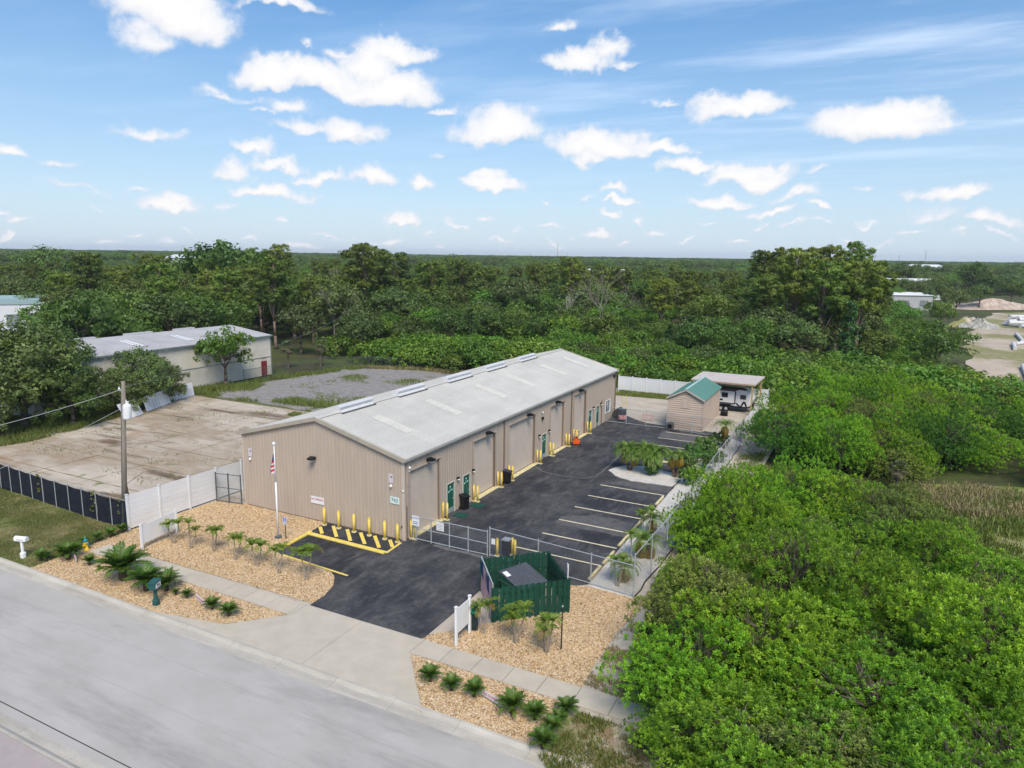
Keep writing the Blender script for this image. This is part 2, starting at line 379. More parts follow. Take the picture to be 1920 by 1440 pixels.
# ---------------- surfaces ----------------
taupe = mat('taupe_wall_paint', (.455, .380, .308), .55, var=.045, vs=1.1, obv=.012, fine=.025, bs=6, stretch=(2., 2., .3))
taupe_door = mat('taupe_door_paint', (.56, .48, .40), .5, var=.05, vs=1.2)
taupe_dark = mat('taupe_trim_paint', (.20, .15, .115), .5, var=.08)
trim_lt = mat('light_trim_paint', (.40, .36, .29), .5, var=.08, vs=2)
roof_m = mat('pale_roof_metal', (.52, .505, .455), .5, var=.08, vs=.35, stretch=(1.5, .4, 1), obv=.03, fine=.04, bs=5, spec=.4)
skyl = mat('skylight_panel', (.57, .56, .50), .4, var=.10, vs=3, c2=(.58, .57, .51))
white_p = mat('white_paint', (.78, .79, .80), .45, var=.03, vs=2)
white_v = mat('white_vinyl', (.72, .735, .75), .38, var=.05, vs=.7, obv=.02)
black_m = mat('black_metal', (.012, .012, .014), .4, var=.1)
black_pl = mat('black_plastic', (.012, .013, .015), .35, var=.1)
galv = mat('galvanized_pipe', (.42, .45, .46), .45, metal=.25, var=.15, vs=9)
galv_dk = mat('weathered_pipe', (.13, .14, .15), .5, metal=.4, var=.15, vs=9)
yellow = mat('yellow_post_paint', (.74, .55, .085), .5, var=.10, vs=4, c2=(.76, .58, .13))
yellow_g = mat('yellow_road_paint', (.76, .58, .10), .75, var=.10, vs=6, c2=(.78, .62, .18), fine=.12, bs=60)
yellow_w = mat('worn_yellow_paint', (.62, .53, .24), .8, var=.14, vs=5, c2=(.68, .62, .40), fine=.12, bs=50)
line_m = mat('cream_line_paint', (.76, .65, .34), .8, var=.16, vs=4, c2=(.70, .66, .55), fine=.15, bs=60)
green_d = mat('green_door_paint', (.014, .105, .072), .45, var=.08, vs=2)
green_b = mat('green_fence_paint', (.010, .062, .040), .65, var=.18, vs=3, obv=.18)
green_bin = mat('green_bin_paint', (.01, .13, .065), .5, var=.2, vs=4)
concrete = mat('sidewalk_concrete', (.50, .45, .365), .88, var=.07, vs=1.1, obv=.04, fine=.05, bs=30, bump=.15)
curb_c = mat('curb_concrete', (.45, .42, .36), .88, var=.14, vs=1.4, obv=.06, fine=.08, bs=22, stretch=(.4, 1.6, 1))
glass_d = mat('dark_glass', (.02, .025, .03), .12, var=.1, spec=.6)
sandy = mat('sandy_yard', (.44, .385, .30), .95, var=.16, vs=.25, c2=(.50, .46, .38), fine=.10, bs=12, bump=.3)
wire = wiremesh('chain_link_wire', (.33, .35, .37))
wire_dk = wiremesh('old_chain_link_wire', (.16, .17, .17), wire=.09)

def ground_mat(name, layers, rough=.93, bump=(30, .25)):
    "layers: first (dark, light, scale); then (colour, colour2, scale, threshold, width, fine scale, opacity, stretch)"
    mm = bpy.data.materials.new(name); mm.use_nodes = True; MATS[name] = mm
    nt = mm.node_tree; N = nt.nodes; L = nt.links; b = N['Principled BSDF']; b.inputs['Roughness'].default_value = rough; b.inputs['Specular IOR Level'].default_value = .25
    geo = N.new('ShaderNodeNewGeometry'); P = geo.outputs['Position']
    def noise(sc, det=6, ro=.6, v=None, dist=0):
        n = N.new('ShaderNodeTexNoise'); n.inputs['Scale'].default_value = sc; n.inputs['Detail'].default_value = det; n.inputs['Roughness'].default_value = ro
        n.inputs['Distortion'].default_value = dist
        L.new(v or P, n.inputs['Vector']); return n.outputs[0]
    def mr(v, a, c, lo=0., hi=1.):
        n = N.new('ShaderNodeMapRange'); n.inputs[1].default_value = a; n.inputs[2].default_value = c; n.inputs[3].default_value = lo; n.inputs[4].default_value = hi
        L.new(v, n.inputs[0]); return n.outputs[0]
    def mix(f, a, c):
        n = N.new('ShaderNodeMix'); n.data_type = 'RGBA'; L.new(f, n.inputs[0])
        for i, q in ((6, a), (7, c)):
            if isinstance(q, tuple): n.inputs[i].default_value = (*q, 1)
            else: L.new(q, n.inputs[i])
        return n.outputs[2]
    a, c, s = layers[0]
    out = mix(mr(noise(s, 8, .65), .35, .65), a, c)
    for k, (c1, c2, s, th, wd, fs, op, st) in enumerate(layers[1:]):
        mp = N.new('ShaderNodeMapping'); mp.inputs[1].default_value = (13.7*k, 5.1*k, 0); mp.inputs[2].default_value = (0, 0, st[2] if len(st) > 2 else 0); mp.inputs[3].default_value = (st[0], st[1], 1); L.new(P, mp.inputs[0])
        f1 = mr(noise(s, 9, .68, mp.outputs[0], .3), th-wd, th+wd, 0, op)
        cc = mix(mr(noise(fs, 5, .6, mp.outputs[0]), .35, .65), c1, c2)
        out = mix(f1, out, cc)
    L.new(out, b.inputs['Base Color'])
    bp = N.new('ShaderNodeBump'); bp.inputs['Strength'].default_value = bump[1]; bp.inputs['Distance'].default_value = .03
    L.new(noise(bump[0], 4), bp.inputs['Height']); L.new(bp.outputs[0], b.inputs['Normal'])
    return mm
asphalt_m = ground_mat('asphalt', [((.026, .028, .034), (.040, .042, .049), .5),
    ((.10, .10, .102), (.055, .056, .06), .28, .50, .08, 3.5, .85, (1, 1)),
    ((.18, .178, .172), (.09, .09, .092), 1.2, .58, .08, 7., .6, (1.4, .45)),
    ((.24, .235, .22), (.12, .12, .12), 3.2, .69, .03, 12., .8, (.6, 1.4, .5)),
    ((.018, .019, .023), (.03, .03, .036), .22, .60, .06, 3., .75, (1, .7))], .85, (90, .3))
asph_patch = ground_mat('old_asphalt', [((.085, .085, .088), (.14, .14, .14), 2.2),
    ((.05, .05, .055), (.04, .04, .045), 1.1, .60, .08, 6., .7, (1, 1)), ((.22, .215, .2), (.14, .14, .14), 5., .64, .05, 12., .7, (1, 1))], .9, (90, .4))
road_m = ground_mat('road_concrete', [((.405, .385, .355), (.46, .44, .41), .33),
    ((.30, .285, .265), (.37, .352, .33), .14, .56, .06, 2., .8, (.4, 2.2, .1)),
    ((.27, .265, .255), (.33, .33, .32), .5, .66, .05, 6., .55, (.25, 3.0, .12)),
    ((.50, .48, .45), (.45, .43, .405), .6, .58, .08, 20., .6, (.5, 1.5)),
    ((.14, .13, .12), (.2, .19, .18), 1.7, .77, .015, 20., .7, (1, 1))], .85, (60, .15))
slab_m = ground_mat('stained_slab', [((.46, .40, .32), (.58, .52, .43), .35),
    ((.24, .175, .11), (.33, .24, .15), .12, .50, .06, 2., .62, (.5, 1)),
    ((.10, .07, .045), (.17, .12, .075), .16, .56, .035, 2., .9, (.3, 1.2, .35)),
    ((.30, .15, .07), (.36, .22, .12), .20, .60, .05, 2., .4, (1, .6, .2)),
    ((.12, .15, .04), (.18, .19, .07), .5, .63, .03, 6., .85, (1, 1)),
    ((.52, .47, .40), (.47, .42, .34), .7, .60, .07, 9., .7, (.4, 1.5, .2))], .93, (25, .3))
graygravel_m = ground_mat('gray_gravel', [((.21, .20, .19), (.31, .295, .28), 1.2),
    ((.10, .13, .04), (.16, .18, .07), .25, .64, .04, 6., .9, (1, 1)), ((.38, .35, .30), (.3, .28, .24), .8, .62, .05, 9., .6, (.5, 1))], .95, (14, .6))
dirt_m = ground_mat('woodland_floor', [((.045, .042, .022), (.085, .075, .04), .6),
    ((.05, .085, .015), (.09, .13, .03), .12, .5, .08, 5., .9, (1, 1)), ((.20, .17, .11), (.15, .12, .08), .35, .66, .05, 5., .7, (1, 1))], .97, (6, .8))
grass_m = ground_mat('dry_lawn', [((.16, .15, .055), (.26, .22, .10), .9),
    ((.09, .13, .03), (.15, .18, .05), .28, .50, .09, 9., .95, (1, 1)), ((.40, .33, .23), (.32, .25, .16), .5, .62, .05, 12., .8, (1, 1))], .96, (25, .7))
clearing_m = ground_mat('rough_grass', [((.12, .17, .03), (.20, .24, .05), .7),
    ((.30, .26, .12), (.40, .35, .20), .35, .57, .07, 6., .9, (1, 1)), ((.06, .10, .02), (.10, .15, .03), .6, .6, .06, 8., .8, (1, 1))], .97, (10, .9))
shell_m = ground_mat('shell_bed', [((.52, .50, .46), (.66, .64, .60), 3.),
    ((.34, .30, .25), (.44, .40, .34), .7, .64, .06, 9., .7, (1, 1))], .95, (45, .6))
path_m = ground_mat('sand_path', [((.46, .41, .34), (.58, .53, .46), 1.2),
    ((.30, .25, .19), (.38, .33, .25), .6, .56, .08, 9., .8, (1, 1)), ((.13, .17, .05), (.20, .21, .09), 1.1, .63, .05, 14., .8, (1, 1))], .96, (40, .6))
yard_m = ground_mat('sand_yard', [((.43, .38, .31), (.53, .48, .40), .5),
    ((.23, .235, .10), (.32, .30, .16), .22, .58, .05, 4., .7, (.5, 1.6, -.1)), ((.34, .29, .23), (.4, .35, .28), .8, .6, .06, 8., .7, (.5, 1.5))], .96, (20, .5))
farsand_m = ground_mat('excavated_sand', [((.42, .35, .275), (.56, .48, .39), .09),
    ((.17, .19, .06), (.26, .25, .09), .06, .50, .05, 1.5, .9, (1, .6)), ((.34, .27, .21), (.44, .36, .29), .12, .6, .06, 1.2, .7, (.5, 1))], .97, (3, .5))
def gravel_mat(name, cols, scale):
    mm = bpy.data.materials.new(name); mm.use_nodes = True; nt = mm.node_tree; N = nt.nodes; L = nt.links; b = N['Principled BSDF']; b.inputs['Roughness'].default_value = .9
    geo = N.new('ShaderNodeNewGeometry'); v = N.new('ShaderNodeTexVoronoi'); v.inputs['Scale'].default_value = scale; L.new(geo.outputs['Position'], v.inputs['Vector'])
    r = N.new('ShaderNodeValToRGB'); sp = N.new('ShaderNodeSeparateColor'); L.new(v.outputs['Color'], sp.inputs[0]); L.new(sp.outputs[0], r.inputs[0])
    for i, (p, c) in enumerate(cols):
        e = r.color_ramp.elements[i] if i < 2 else r.color_ramp.elements.new(p)
        e.position = p; e.color = (*c, 1)
    nz = N.new('ShaderNodeTexNoise'); nz.inputs['Scale'].default_value = .6; nz.inputs['Detail'].default_value = 4; L.new(geo.outputs['Position'], nz.inputs['Vector'])
    mr = N.new('ShaderNodeMapRange'); mr.inputs[1].default_value = .3; mr.inputs[2].default_value = .7; mr.inputs[3].default_value = .86; mr.inputs[4].default_value = 1.14; L.new(nz.outputs[0], mr.inputs[0])
    h = N.new('ShaderNodeVectorMath'); h.operation = 'SCALE'; L.new(r.outputs[0], h.inputs[0]); L.new(mr.outputs[0], h.inputs['Scale']); L.new(h.outputs[0], b.inputs['Base Color'])
    bp = N.new('ShaderNodeBump'); bp.inputs['Strength'].default_value = .8; bp.inputs['Distance'].default_value = .03; bp.invert = True
    L.new(v.outputs['Distance'], bp.inputs['Height']); L.new(bp.outputs[0], b.inputs['Normal'])
    return mm
PEB = [(0., (.17, .10, .05)), (1., (.72, .64, .50)), (.14, (.34, .215, .105)), (.42, (.51, .355, .185)), (.70, (.60, .44, .25)), (.9, (.66, .53, .37))]
gravel_m = gravel_mat('tan_gravel', PEB, 15.)

# ---------------- the setting: ground in layers ----------------
rng0 = random.Random(4)
def wob(poly, amp=.08, step=.6, seed=0, closed=True):
    "adds a slightly uneven run to the edge of a ground outline"
    r = random.Random(seed); out = []
    n = len(poly)
    for i in range(n):
        a, b = Vector(poly[i]), Vector(poly[(i+1) % n]); d = (b-a).length; k = max(1, int(d/step))
        nn = Vector((-(b-a).y, (b-a).x)).normalized() if d > 1e-6 else Vector((0, 0))
        for j in range(k):
            p = a+(b-a)*j/k
            if j: p += nn*r.uniform(-amp, amp)
            out.append((p.x, p.y))
    return out
def sheet(name, poly, z, m, parent=None, kind='structure'):
    b = MB()
    for t in tessellate_polygon([[Vector((p[0], p[1], 0)) for p in poly]]):
        v = [poly[i] for i in t]
        ar = (v[1][0]-v[0][0])*(v[2][1]-v[0][1])-(v[2][0]-v[0][0])*(v[1][1]-v[0][1])
        if ar < 0: v = v[::-1]
        b.face([(p[0], p[1], z) for p in v])
    o = b.obj(name, m, parent)
    if kind and parent is None: o['kind'] = kind
    return o
g = MB()
rings = [0, 60, 200, 600, 2000, 9000]; seg = 48
for i in range(len(rings)-1):
    for s in range(seg):
        a0, a1 = 2*math.pi*s/seg, 2*math.pi*(s+1)/seg
        pts = [(rings[k]*math.cos(a), rings[k]*math.sin(a)+20, -.12) for k, a in ((i, a0), (i+1, a0), (i+1, a1), (i, a1))]
        g.face(pts[1:] if i == 0 else pts)
tag(g.obj('ground', dirt_m), kind='structure')
road = sheet('road', [(-160, -13.6), (160, -13.6), (160, -21.5), (-160, -21.5)], -.08, road_m)
tag(road, kind='structure')
# road paint-free joint lines, recessed dark seams
jm = mat('dark_joint', (.055, .052, .05), .9)
b = MB(); b.box(-160, 60, -20.62, -20.58, -.079, -.074)
b.obj('road_joint', jm, road)
b = MB()
for yy in (-15.55, -17.8): b.box(-70, 40, yy, yy+.012, -.079, -.0765)
b.obj('road_seam', mat('faint_joint', (.34, .33, .32), .9), road)
# curb and gutter made of cast lengths
curb = tag(bpy.data.objects.new('curb', None), kind='structure'); col.objects.link(curb)
WL['curb'] = Vector((0, 0, 0))
def gutter_mesh(L, sgn):
    b = MB(); prof = [(0, -.30), (0, -.075), (.45, -.055), (.62, .045), (.74, .05), (.74, -.30)]
    if sgn < 0: prof = [(-a, c) for a, c in prof]
    n = len(prof)
    for i in range(n-1):
        q = [(0.006, prof[i][0], prof[i][1]), (L-.006, prof[i][0], prof[i][1]), (L-.006, prof[i+1][0], prof[i+1][1]), (.006, prof[i+1][0], prof[i+1][1])]
        b.face(q if sgn > 0 else q[::-1])
    for x in (.006, L-.006): b.face([(x, a, c) for a, c in prof])
    return b.mesh('curb_segment', curb_c)
gm = gutter_mesh(3.0, 1); gm2 = gutter_mesh(3.0, -1)
for i in range(-16, 10):
    x = i*3.0; newobj('curb_segment', gm, curb, (x, -13.93, 0))
    if i < 3: newobj('curb_segment', gm2, curb, (x+.9, -20.95, 0))
sheet('far_sidewalk', [(-60, -21.7), (12, -21.7), (12, -23.4), (-60, -23.4)], .03, mat('pinkish_concrete', (.40, .345, .33), .9, var=.08, vs=1, fine=.05, bs=30))
b = MB(); b.box(-60, 12, -23.46, -23.40, -.1, .034); tag(b.obj('far_sidewalk_edge', jm), kind='structure')
sheet('far_verge', [(-60, -23.46), (12, -23.46), (12, -40), (-60, -40)], .02, mat('pinkish_paving', (.42, .37, .35), .9, var=.08, vs=1))

A_edge = [G(586,1131), G(608,1117), G(625,1098), G(627,1080), G(620,1072), G(575,1056), G(529,1041), G(512,1031), G(545,1014), G(578,999), G(606,982.5)]
lawn = sheet('lawn', wob([(-70, -13.15), (-16.1, -13.15), (-15.7, -12.2), (-16.2, -7.3), (-16.2, -6.6), (-70, -5.5)], .06, 1.2, 3), -.004, grass_m)
base = sheet('yard_base', [(-16.3, -13.2), (17.4, -13.2), (17.6, 59), (-16.3, 59)], -.02, path_m)
verge_m = ground_mat('verge', [((.40, .355, .28), (.52, .475, .40), 1.4),
    ((.16, .18, .05), (.24, .25, .09), .55, .50, .08, 9., .9, (1, 1)), ((.20, .12, .07), (.28, .18, .11), .7, .60, .06, 9., .8, (1, 1))], .96, (30, .6))
sheet('verge', wob([(15.4, -13.2), (15.4, -10.3), (32, -10.3), (32, -13.25)], .03, .8, 5), .003, verge_m)
sheet('leaf_litter', wob([(16.9, -8.9), (15.9, -3), (16.2, 3), (17.0, 9), (19, 9), (24, -8.9)], .25, .6, 6), .004, mat('leaf_litter', (.17, .105, .065), .97, var=.35, vs=2.2, c2=(.24, .19, .12), fine=.25, bs=18))
# tan gravel beds
GA = [(-16.25, -7.1), (-16.0, -.5), (-13.7, -.04), (-6.15, -.04)]+A_edge[::-1][1:]+[(-.4, -9.06), (-15.25, -9.06), (-15.3, -9.9), (-15.0, -10.24), (.1, -10.24), G(520,1156), G(470,1163), G(420,1170), G(376,1179), (-6, -13.18), (-16.0, -13.18), (-16.0, -10)]
# split into simple outlines
GA1 = [(-16.25, -7.1), (-16.0, -.5), (-13.7, -.04), (-6.15, -.04)]+A_edge[::-1]+[(-15.28, -9.06), (-16.2, -9.06)]
GA2 = [(-16.2, -9.06), (-15.28, -9.06), (-15.28, -10.27), (.25, -10.27), G(520,1156), G(470,1163), G(420,1170), G(376,1179), (-6, -13.18), (-16.0, -13.18)]
GC = [(7.45, -9.03), G(802,1192), G(832,1178), G(862,1172), (9.5, -6.12), (12.42, -3.46), (10.3, -1.0), (11.6, -.62), (12.4, -.35), (14.75, -.5), G(1205,1133), G(1192,1150), G(1157,1185), G(1118,1240), (15.3, -9.03)]
GD = [G(771,1227), (8.5, -10.27), (15.35, -10.27), G(1040,1360), G(1018,1410), (15.3, -13.18), (8.6, -13.18), G(790,1330)]
for i, p in enumerate((GA1, GA2, GC, GD)): sheet('gravel_bed', wob(p, .04, .8, i), .004+.0005*i, gravel_m)
def scatter(name, polys, z, density, size, m_, label_kind='stuff', seed=1, flat=.6, subdiv=1):
    b = MB()
    for poly in polys:
        for t in tessellate_polygon([[Vector((p[0], p[1], 0)) for p in poly]]):
            b.face([(poly[i][0], poly[i][1], z) for i in t])
    o = b.obj(name, m_); o['kind'] = label_kind
    ng = bpy.data.node_groups.new(name, 'GeometryNodeTree')
    ng.interface.new_socket('Geometry', in_out='INPUT', socket_type='NodeSocketGeometry'); ng.interface.new_socket('Geometry', in_out='OUTPUT', socket_type='NodeSocketGeometry')
    N = ng.nodes; L = ng.links; gi = N.new('NodeGroupInput'); go = N.new('NodeGroupOutput')
    ds = N.new('GeometryNodeDistributePointsOnFaces'); ds.inputs['Density'].default_value = density; ds.inputs['Seed'].default_value = seed
    L.new(gi.outputs[0], ds.inputs[0])
    ic = N.new('GeometryNodeMeshIcoSphere'); ic.inputs['Radius'].default_value = size; ic.inputs['Subdivisions'].default_value = subdiv
    sm = N.new('GeometryNodeSetMaterial'); sm.inputs['Material'].default_value = m_; L.new(ic.outputs[0], sm.inputs[0])
    ip = N.new('GeometryNodeInstanceOnPoints'); L.new(ds.outputs[0], ip.inputs[0]); L.new(sm.outputs[0], ip.inputs['Instance'])
    r = N.new('FunctionNodeRandomValue'); r.data_type = 'FLOAT_VECTOR'; r.inputs[0].default_value = (.7, .5, .45*flat); r.inputs[1].default_value = (1.4, 1.1, 1.1*flat)
    r.inputs['Seed'].default_value = 5; L.new(r.outputs[0], ip.inputs['Scale'])
    q = N.new('FunctionNodeRandomValue'); q.data_type = 'FLOAT_VECTOR'; q.inputs[0].default_value = (-.4, -.4, 0); q.inputs[1].default_value = (.4, .4, 6.28)
    q.inputs['Seed'].default_value = 9; L.new(q.outputs[0], ip.inputs['Rotation'])
    L.new(ip.outputs[0], go.inputs[0])
    md = o.modifiers.new('scatter', 'NODES'); md.node_group = ng
    return o
def peb_mat(name, cols):
    mm = bpy.data.materials.new(name); mm.use_nodes = True; N = mm.node_tree.nodes; L = mm.node_tree.links; b = N['Principled BSDF']; b.inputs['Roughness'].default_value = .85
    oi = N.new('ShaderNodeObjectInfo'); r = N.new('ShaderNodeValToRGB'); L.new(oi.outputs['Random'], r.inputs[0])
    for i, (p, c) in enumerate(cols):
        e = r.color_ramp.elements[i] if i < 2 else r.color_ramp.elements.new(p)
        e.position = p; e.color = (*c, 1)
    L.new(r.outputs[0], b.inputs['Base Color']); return mm
scatter('gravel', (GA1, GA2, GC, GD), .010, 250, .037, peb_mat('pebble', PEB))

# sidewalk and driveway, cast slab by slab
sw = bpy.data.objects.new('sidewalk', None); col.objects.link(sw); sw['kind'] = 'structure'; WL['sidewalk'] = Vector((0, 0, 0))
def slab(poly, z1, name, parent, m_=concrete, z0=-.1):
    return MB().prism(poly, z0, z1).obj(name, m_, parent)
x = -15.28
while x < .3:
    x1 = min(x+1.55, .45); slab([(x+.012, -10.25), (x1-.012, -10.25), (x1-.012, -9.07), (x+.012, -9.07)], .035, 'sidewalk_slab', sw); x = x1
x = 7.55
while x < 20:
    slab([(x+.012, -10.25), (x+1.53, -10.25), (x+1.53, -9.05), (x+.012, -9.05)], .035, 'sidewalk_slab', sw); x += 1.55
dw = bpy.data.objects.new('driveway', None); col.objects.link(dw); dw['kind'] = 'structure'; WL['driveway'] = Vector((0, 0, 0))
def lx(t, y): return None
mid = 3.95
slab([(.47, -9.07), (mid-.012, -9.07), (mid-.012, -13.18), (-5.6, -13.18), G(420,1171.5), G(470,1164), G(520,1157), (.45, -10.25)], .03, 'driveway_slab', dw)
slab([(mid+.012, -9.07), (7.53, -9.05), (7.53, -10.25), G(779,1280), G(792,1336), (8.5, -13.18), (mid+.012, -13.18)], .03, 'driveway_slab', dw)

# asphalt lot
ASP = A_edge[::-1]; ASP = [G(586,1131), G(608,1117), G(625,1098), G(627,1080), G(620,1072), G(575,1056), G(529,1041), G(512,1031), G(545,1014), G(578,999), G(606,982.5), (-6.1, -.01), (0, -.01), (0, 40.6), (.8, 41.2), (2.6, 39.6), (4.2, 38.6), (12.1, 37.9), (12.15, -.15), (11.6, -.62), (10.2, -.98), (7.42, -3.6), G(902,1105), G(842,1159), G(802,1194), (7.3, -9.04), (.6, -9.04)]
asphalt = sheet('asphalt_lot', wob(ASP, .03, .7, 9), .012, asphalt_m)
sheet('asphalt_patch', wob([(6.9, 7.2), (12., 7.1), (12., 9.7), (8.8, 9.9), (6.9, 8.6)], .12, .4, 4), .016, asph_patch, asphalt)
sheet('asphalt_patch', wob([(7.1, 16.9), (12., 16.9), (12., 18.6), (8.2, 18.2)], .12, .4, 5), .016, asph_patch, asphalt)
sheet('asphalt_patch', wob([(6.8, 35.9), (12., 35.7), (12., 33.2), (6.8, 33.3)], .1, .4, 6), .016, asph_patch, asphalt)
for p in ((3.5, 31), (4.3, 24.5), (2.9, 12.0), (5.9, -1.1), (3.6, -3.1)): pass
def seam(name, px_pts, w, m_, parent, z, seed=1):
    r_ = random.Random(seed); P = [Vector(G(*p)) for p in px_pts]; b = MB(); Q = []
    for a, c in zip(P, P[1:]):
        k = max(1, int((c-a).length/.35)); n_ = Vector((-(c-a).y, (c-a).x)).normalized()
        for i in range(k): Q.append(a+(c-a)*i/k+n_*r_.uniform(-.05, .05))
    Q.append(P[-1])
    for a, c in zip(Q, Q[1:]):
        n_ = Vector((-(c-a).y, (c-a).x)).normalized()*w*r_.uniform(.4, .6); b.face([(a.x-n_.x, a.y-n_.y, z), (c.x-n_.x, c.y-n_.y, z), (c.x+n_.x, c.y+n_.y, z), (a.x+n_.x, a.y+n_.y, z)])
    return b.obj(name, m_, parent)
seam_l = mat('worn_seam', (.13, .13, .128), .9, var=.3, vs=6); seam_d = mat('tar_seam', (.014, .014, .016), .6, var=.2)
seam('asphalt_seam', [(1003,875),(1020,885),(1050,892),(1095,897),(1118,893),(1140,875),(1160,855),(1172,845)], .16, seam_l, asphalt, .017, 1)
seam('asphalt_seam', [(905,1044),(870,1036),(842,1030),(815,1022)], .35, seam_l, asphalt, .017, 2)
seam('asphalt_seam', [(1000,905),(1040,912),(1082,925)], .06, seam_d, asphalt, .0175, 4)
def line(name, a, c, w, m_, parent, z=.02):
    a, c = Vector(a), Vector(c); d = (c-a).normalized(); n = Vector((-d.y, d.x))*w/2
    return MB().face([(p.x, p.y, z) for p in (a-n, c-n, c+n, a+n)]).obj(name, m_, parent)
for y in (4.98*1.0, 7.7, 10.5, 13.2, 16.05): pass
LX = [(5.3, 2.45), (7.1-.02, 5.28), (7.06, 7.97), (7.02, 10.75), (7.0, 13.5), (6.95, 16.3)]
for x0, y0 in [(6.2, 2.45), (7.0, 5.25), (7.0, 7.95), (7.0, 10.78), (6.97, 13.5), (6.93, 16.3)]:
    line('parking_line', (x0, y0), (12.0, y0-.05), .13, line_m, asphalt)
for x0, y0 in [(6.95, 35.7), (6.9, 33.0), (6.9, 30.2), (6.9, 27.45), (7.0, 24.85)]:
    line('parking_line', (x0, y0), (11.9, y0), .13, line_m, asphalt)
# white shell island and planted strip
isl = wob([(6.25, 20.1), (7.2, 19.0), (8.7, 18.35), (12.0, 18.6), (12.2, 21.5), (10.4, 22.2), (8.6, 22.7), (7.2, 22.2), (6.5, 21.2)], .05, .4, 2)
MB().prism(isl, -.02, .07).obj('planting_island', shell_m)['kind'] = 'structure'
sheet('shell_strip', wob([(12.2, -.3), (14.75, -.55), (14.9, 5), (14.7, 35.6), (12.2, 37.2)], .05, 1, 8), .001, shell_m)
sheet('sand_yard', wob([(-6, 53.9), (-6, 40.6), (.1, 40.3), (2.4, 39.4), (4.3, 38.4), (12.3, 37.6), (14.4, 37.0), (14.2, 56.2)], .1, 1.2, 8), .006, yard_m)
sheet('weedy_strip', wob([(-5, 55.0), (-5, 51.9), (6.8, 52.9), (6.8, 55.1)], .25, .8, 8), .010, clearing_m)

# yellow painted strips and curb lines on the lot
def world_line(name, pts, w, m_, z): 
    for i in range(len(pts)-1): line(name, pts[i], pts[i+1], w, m_, asphalt, z)
hb = G(606, 987); 
HL, HR = G(576, 999.5), G(724, 1037.5)
line('hatch_border', (HL[0], HL[1]+.1), (HR[0], HR[1]+.1), .24, yellow_g, asphalt, .020)
line('hatch_border', HR, G(752, 1018), .16, yellow_g, asphalt, .024)
for (x0, y0), (x1, y1) in (((600,988),(604,1001)), ((625,986.5),(631,1007)), ((651,993),(657,1014.5)), ((676,999),(684,1020.5)), ((702.5,1005),(711,1027.5)), ((731,1012.5),(736,1026.5))):
    a, c = G(x0, y0), G(x1, y1); line('hatch_stripe', a, c, .22, yellow_g, asphalt, .022)
line('painted_edge', G(529, 1040.5), G(652, 1080), .15, yellow_g, asphalt, .026)
# bright yellow curbs and wheel stops: real steps
stop_m = MB()
for (a, h0, h1) in ((1, 0, 1),): pass
def wheelstop(L, w=.17, h=.12):
    b = MB(); prof = [(-w/2, 0), (-w/2, h*.55), (-w*.28, h), (w*.28, h), (w/2, h*.55), (w/2, 0)]
    n = len(prof)
    for i in range(n):
        j = (i+1) % n; b.face([(prof[i][0], -L/2, prof[i][1]), (prof[i][0], L/2, prof[i][1]), (prof[j][0], L/2, prof[j][1]), (prof[j][0], -L/2, prof[j][1])])
    b.face([(p[0], -L/2, p[1]) for p in prof]); b.face([(p[0], L/2, p[1]) for p in prof[::-1]])
    return b.mesh('wheel_stop', yellow_w)
wsm = wheelstop(1.85)
WS = [(12.02, 1.3, 'at the gravel end of the row'), (12.02, 3.65, 'second stop from the gravel end'), (12.0, 6.5, 'third stop from the gravel end'), (12.0, 9.3, 'facing the grey patched stall'), (12.0, 12.0, 'below the overhanging bush'), (12.0, 14.9, 'half hidden under the bush branches'), (11.9, 23.6, 'just past the shell island'), (11.9, 26.2, 'beside the leafy strip'), (11.9, 28.8, 'near the shed end')]
for i, (x, y, s) in enumerate(WS):
    o = newobj('wheel_stop', wsm, None, (x, y, .012)); tag(o, 'worn yellow concrete wheel stop on the lot edge, '+s, 'wheel stop', 'yellow wheel stops along the parking row')
for i, (px, py, s) in enumerate(((1255, 853, 'lying crosswise behind the island palms'), (1263, 869.5, 'lying crosswise nearest the island palms'))):
    x, y = G(px, py); o = newobj('wheel_stop', wsm, None, (x, y, .012), (0, 0, rad(88))); tag(o, 'yellow concrete wheel stop '+s, 'wheel stop', 'yellow wheel stops along the parking row')
stop2 = wheelstop(2.9, .2, .15); stop2.materials[0] = yellow_g; 
a, c = Vector(G(533, 1026)), Vector(G(575, 1003)); mid_ = (a+c)/2; dd = c-a
o = newobj('wheel_stop', stop2, None, (mid_.x, mid_.y, .0), (0, 0, math.atan2(dd.y, dd.x)-math.pi/2)); tag(o, 'bright yellow concrete curb beside the flagpole gravel', 'wheel stop')
stop3 = wheelstop(abs((Vector(HR)-Vector(HL)).length)-.1, .16, .11); stop3.materials[0] = yellow_g
a, c = Vector(HL), Vector(HR); mid_ = (a+c)/2; dd = c-a
o = newobj('long_curb', stop3, None, (mid_.x, mid_.y-.12, .012), (0, 0, math.atan2(dd.y, dd.x)-math.pi/2)); tag(o, 'long yellow curb in front of the striped bollard area', 'curb')

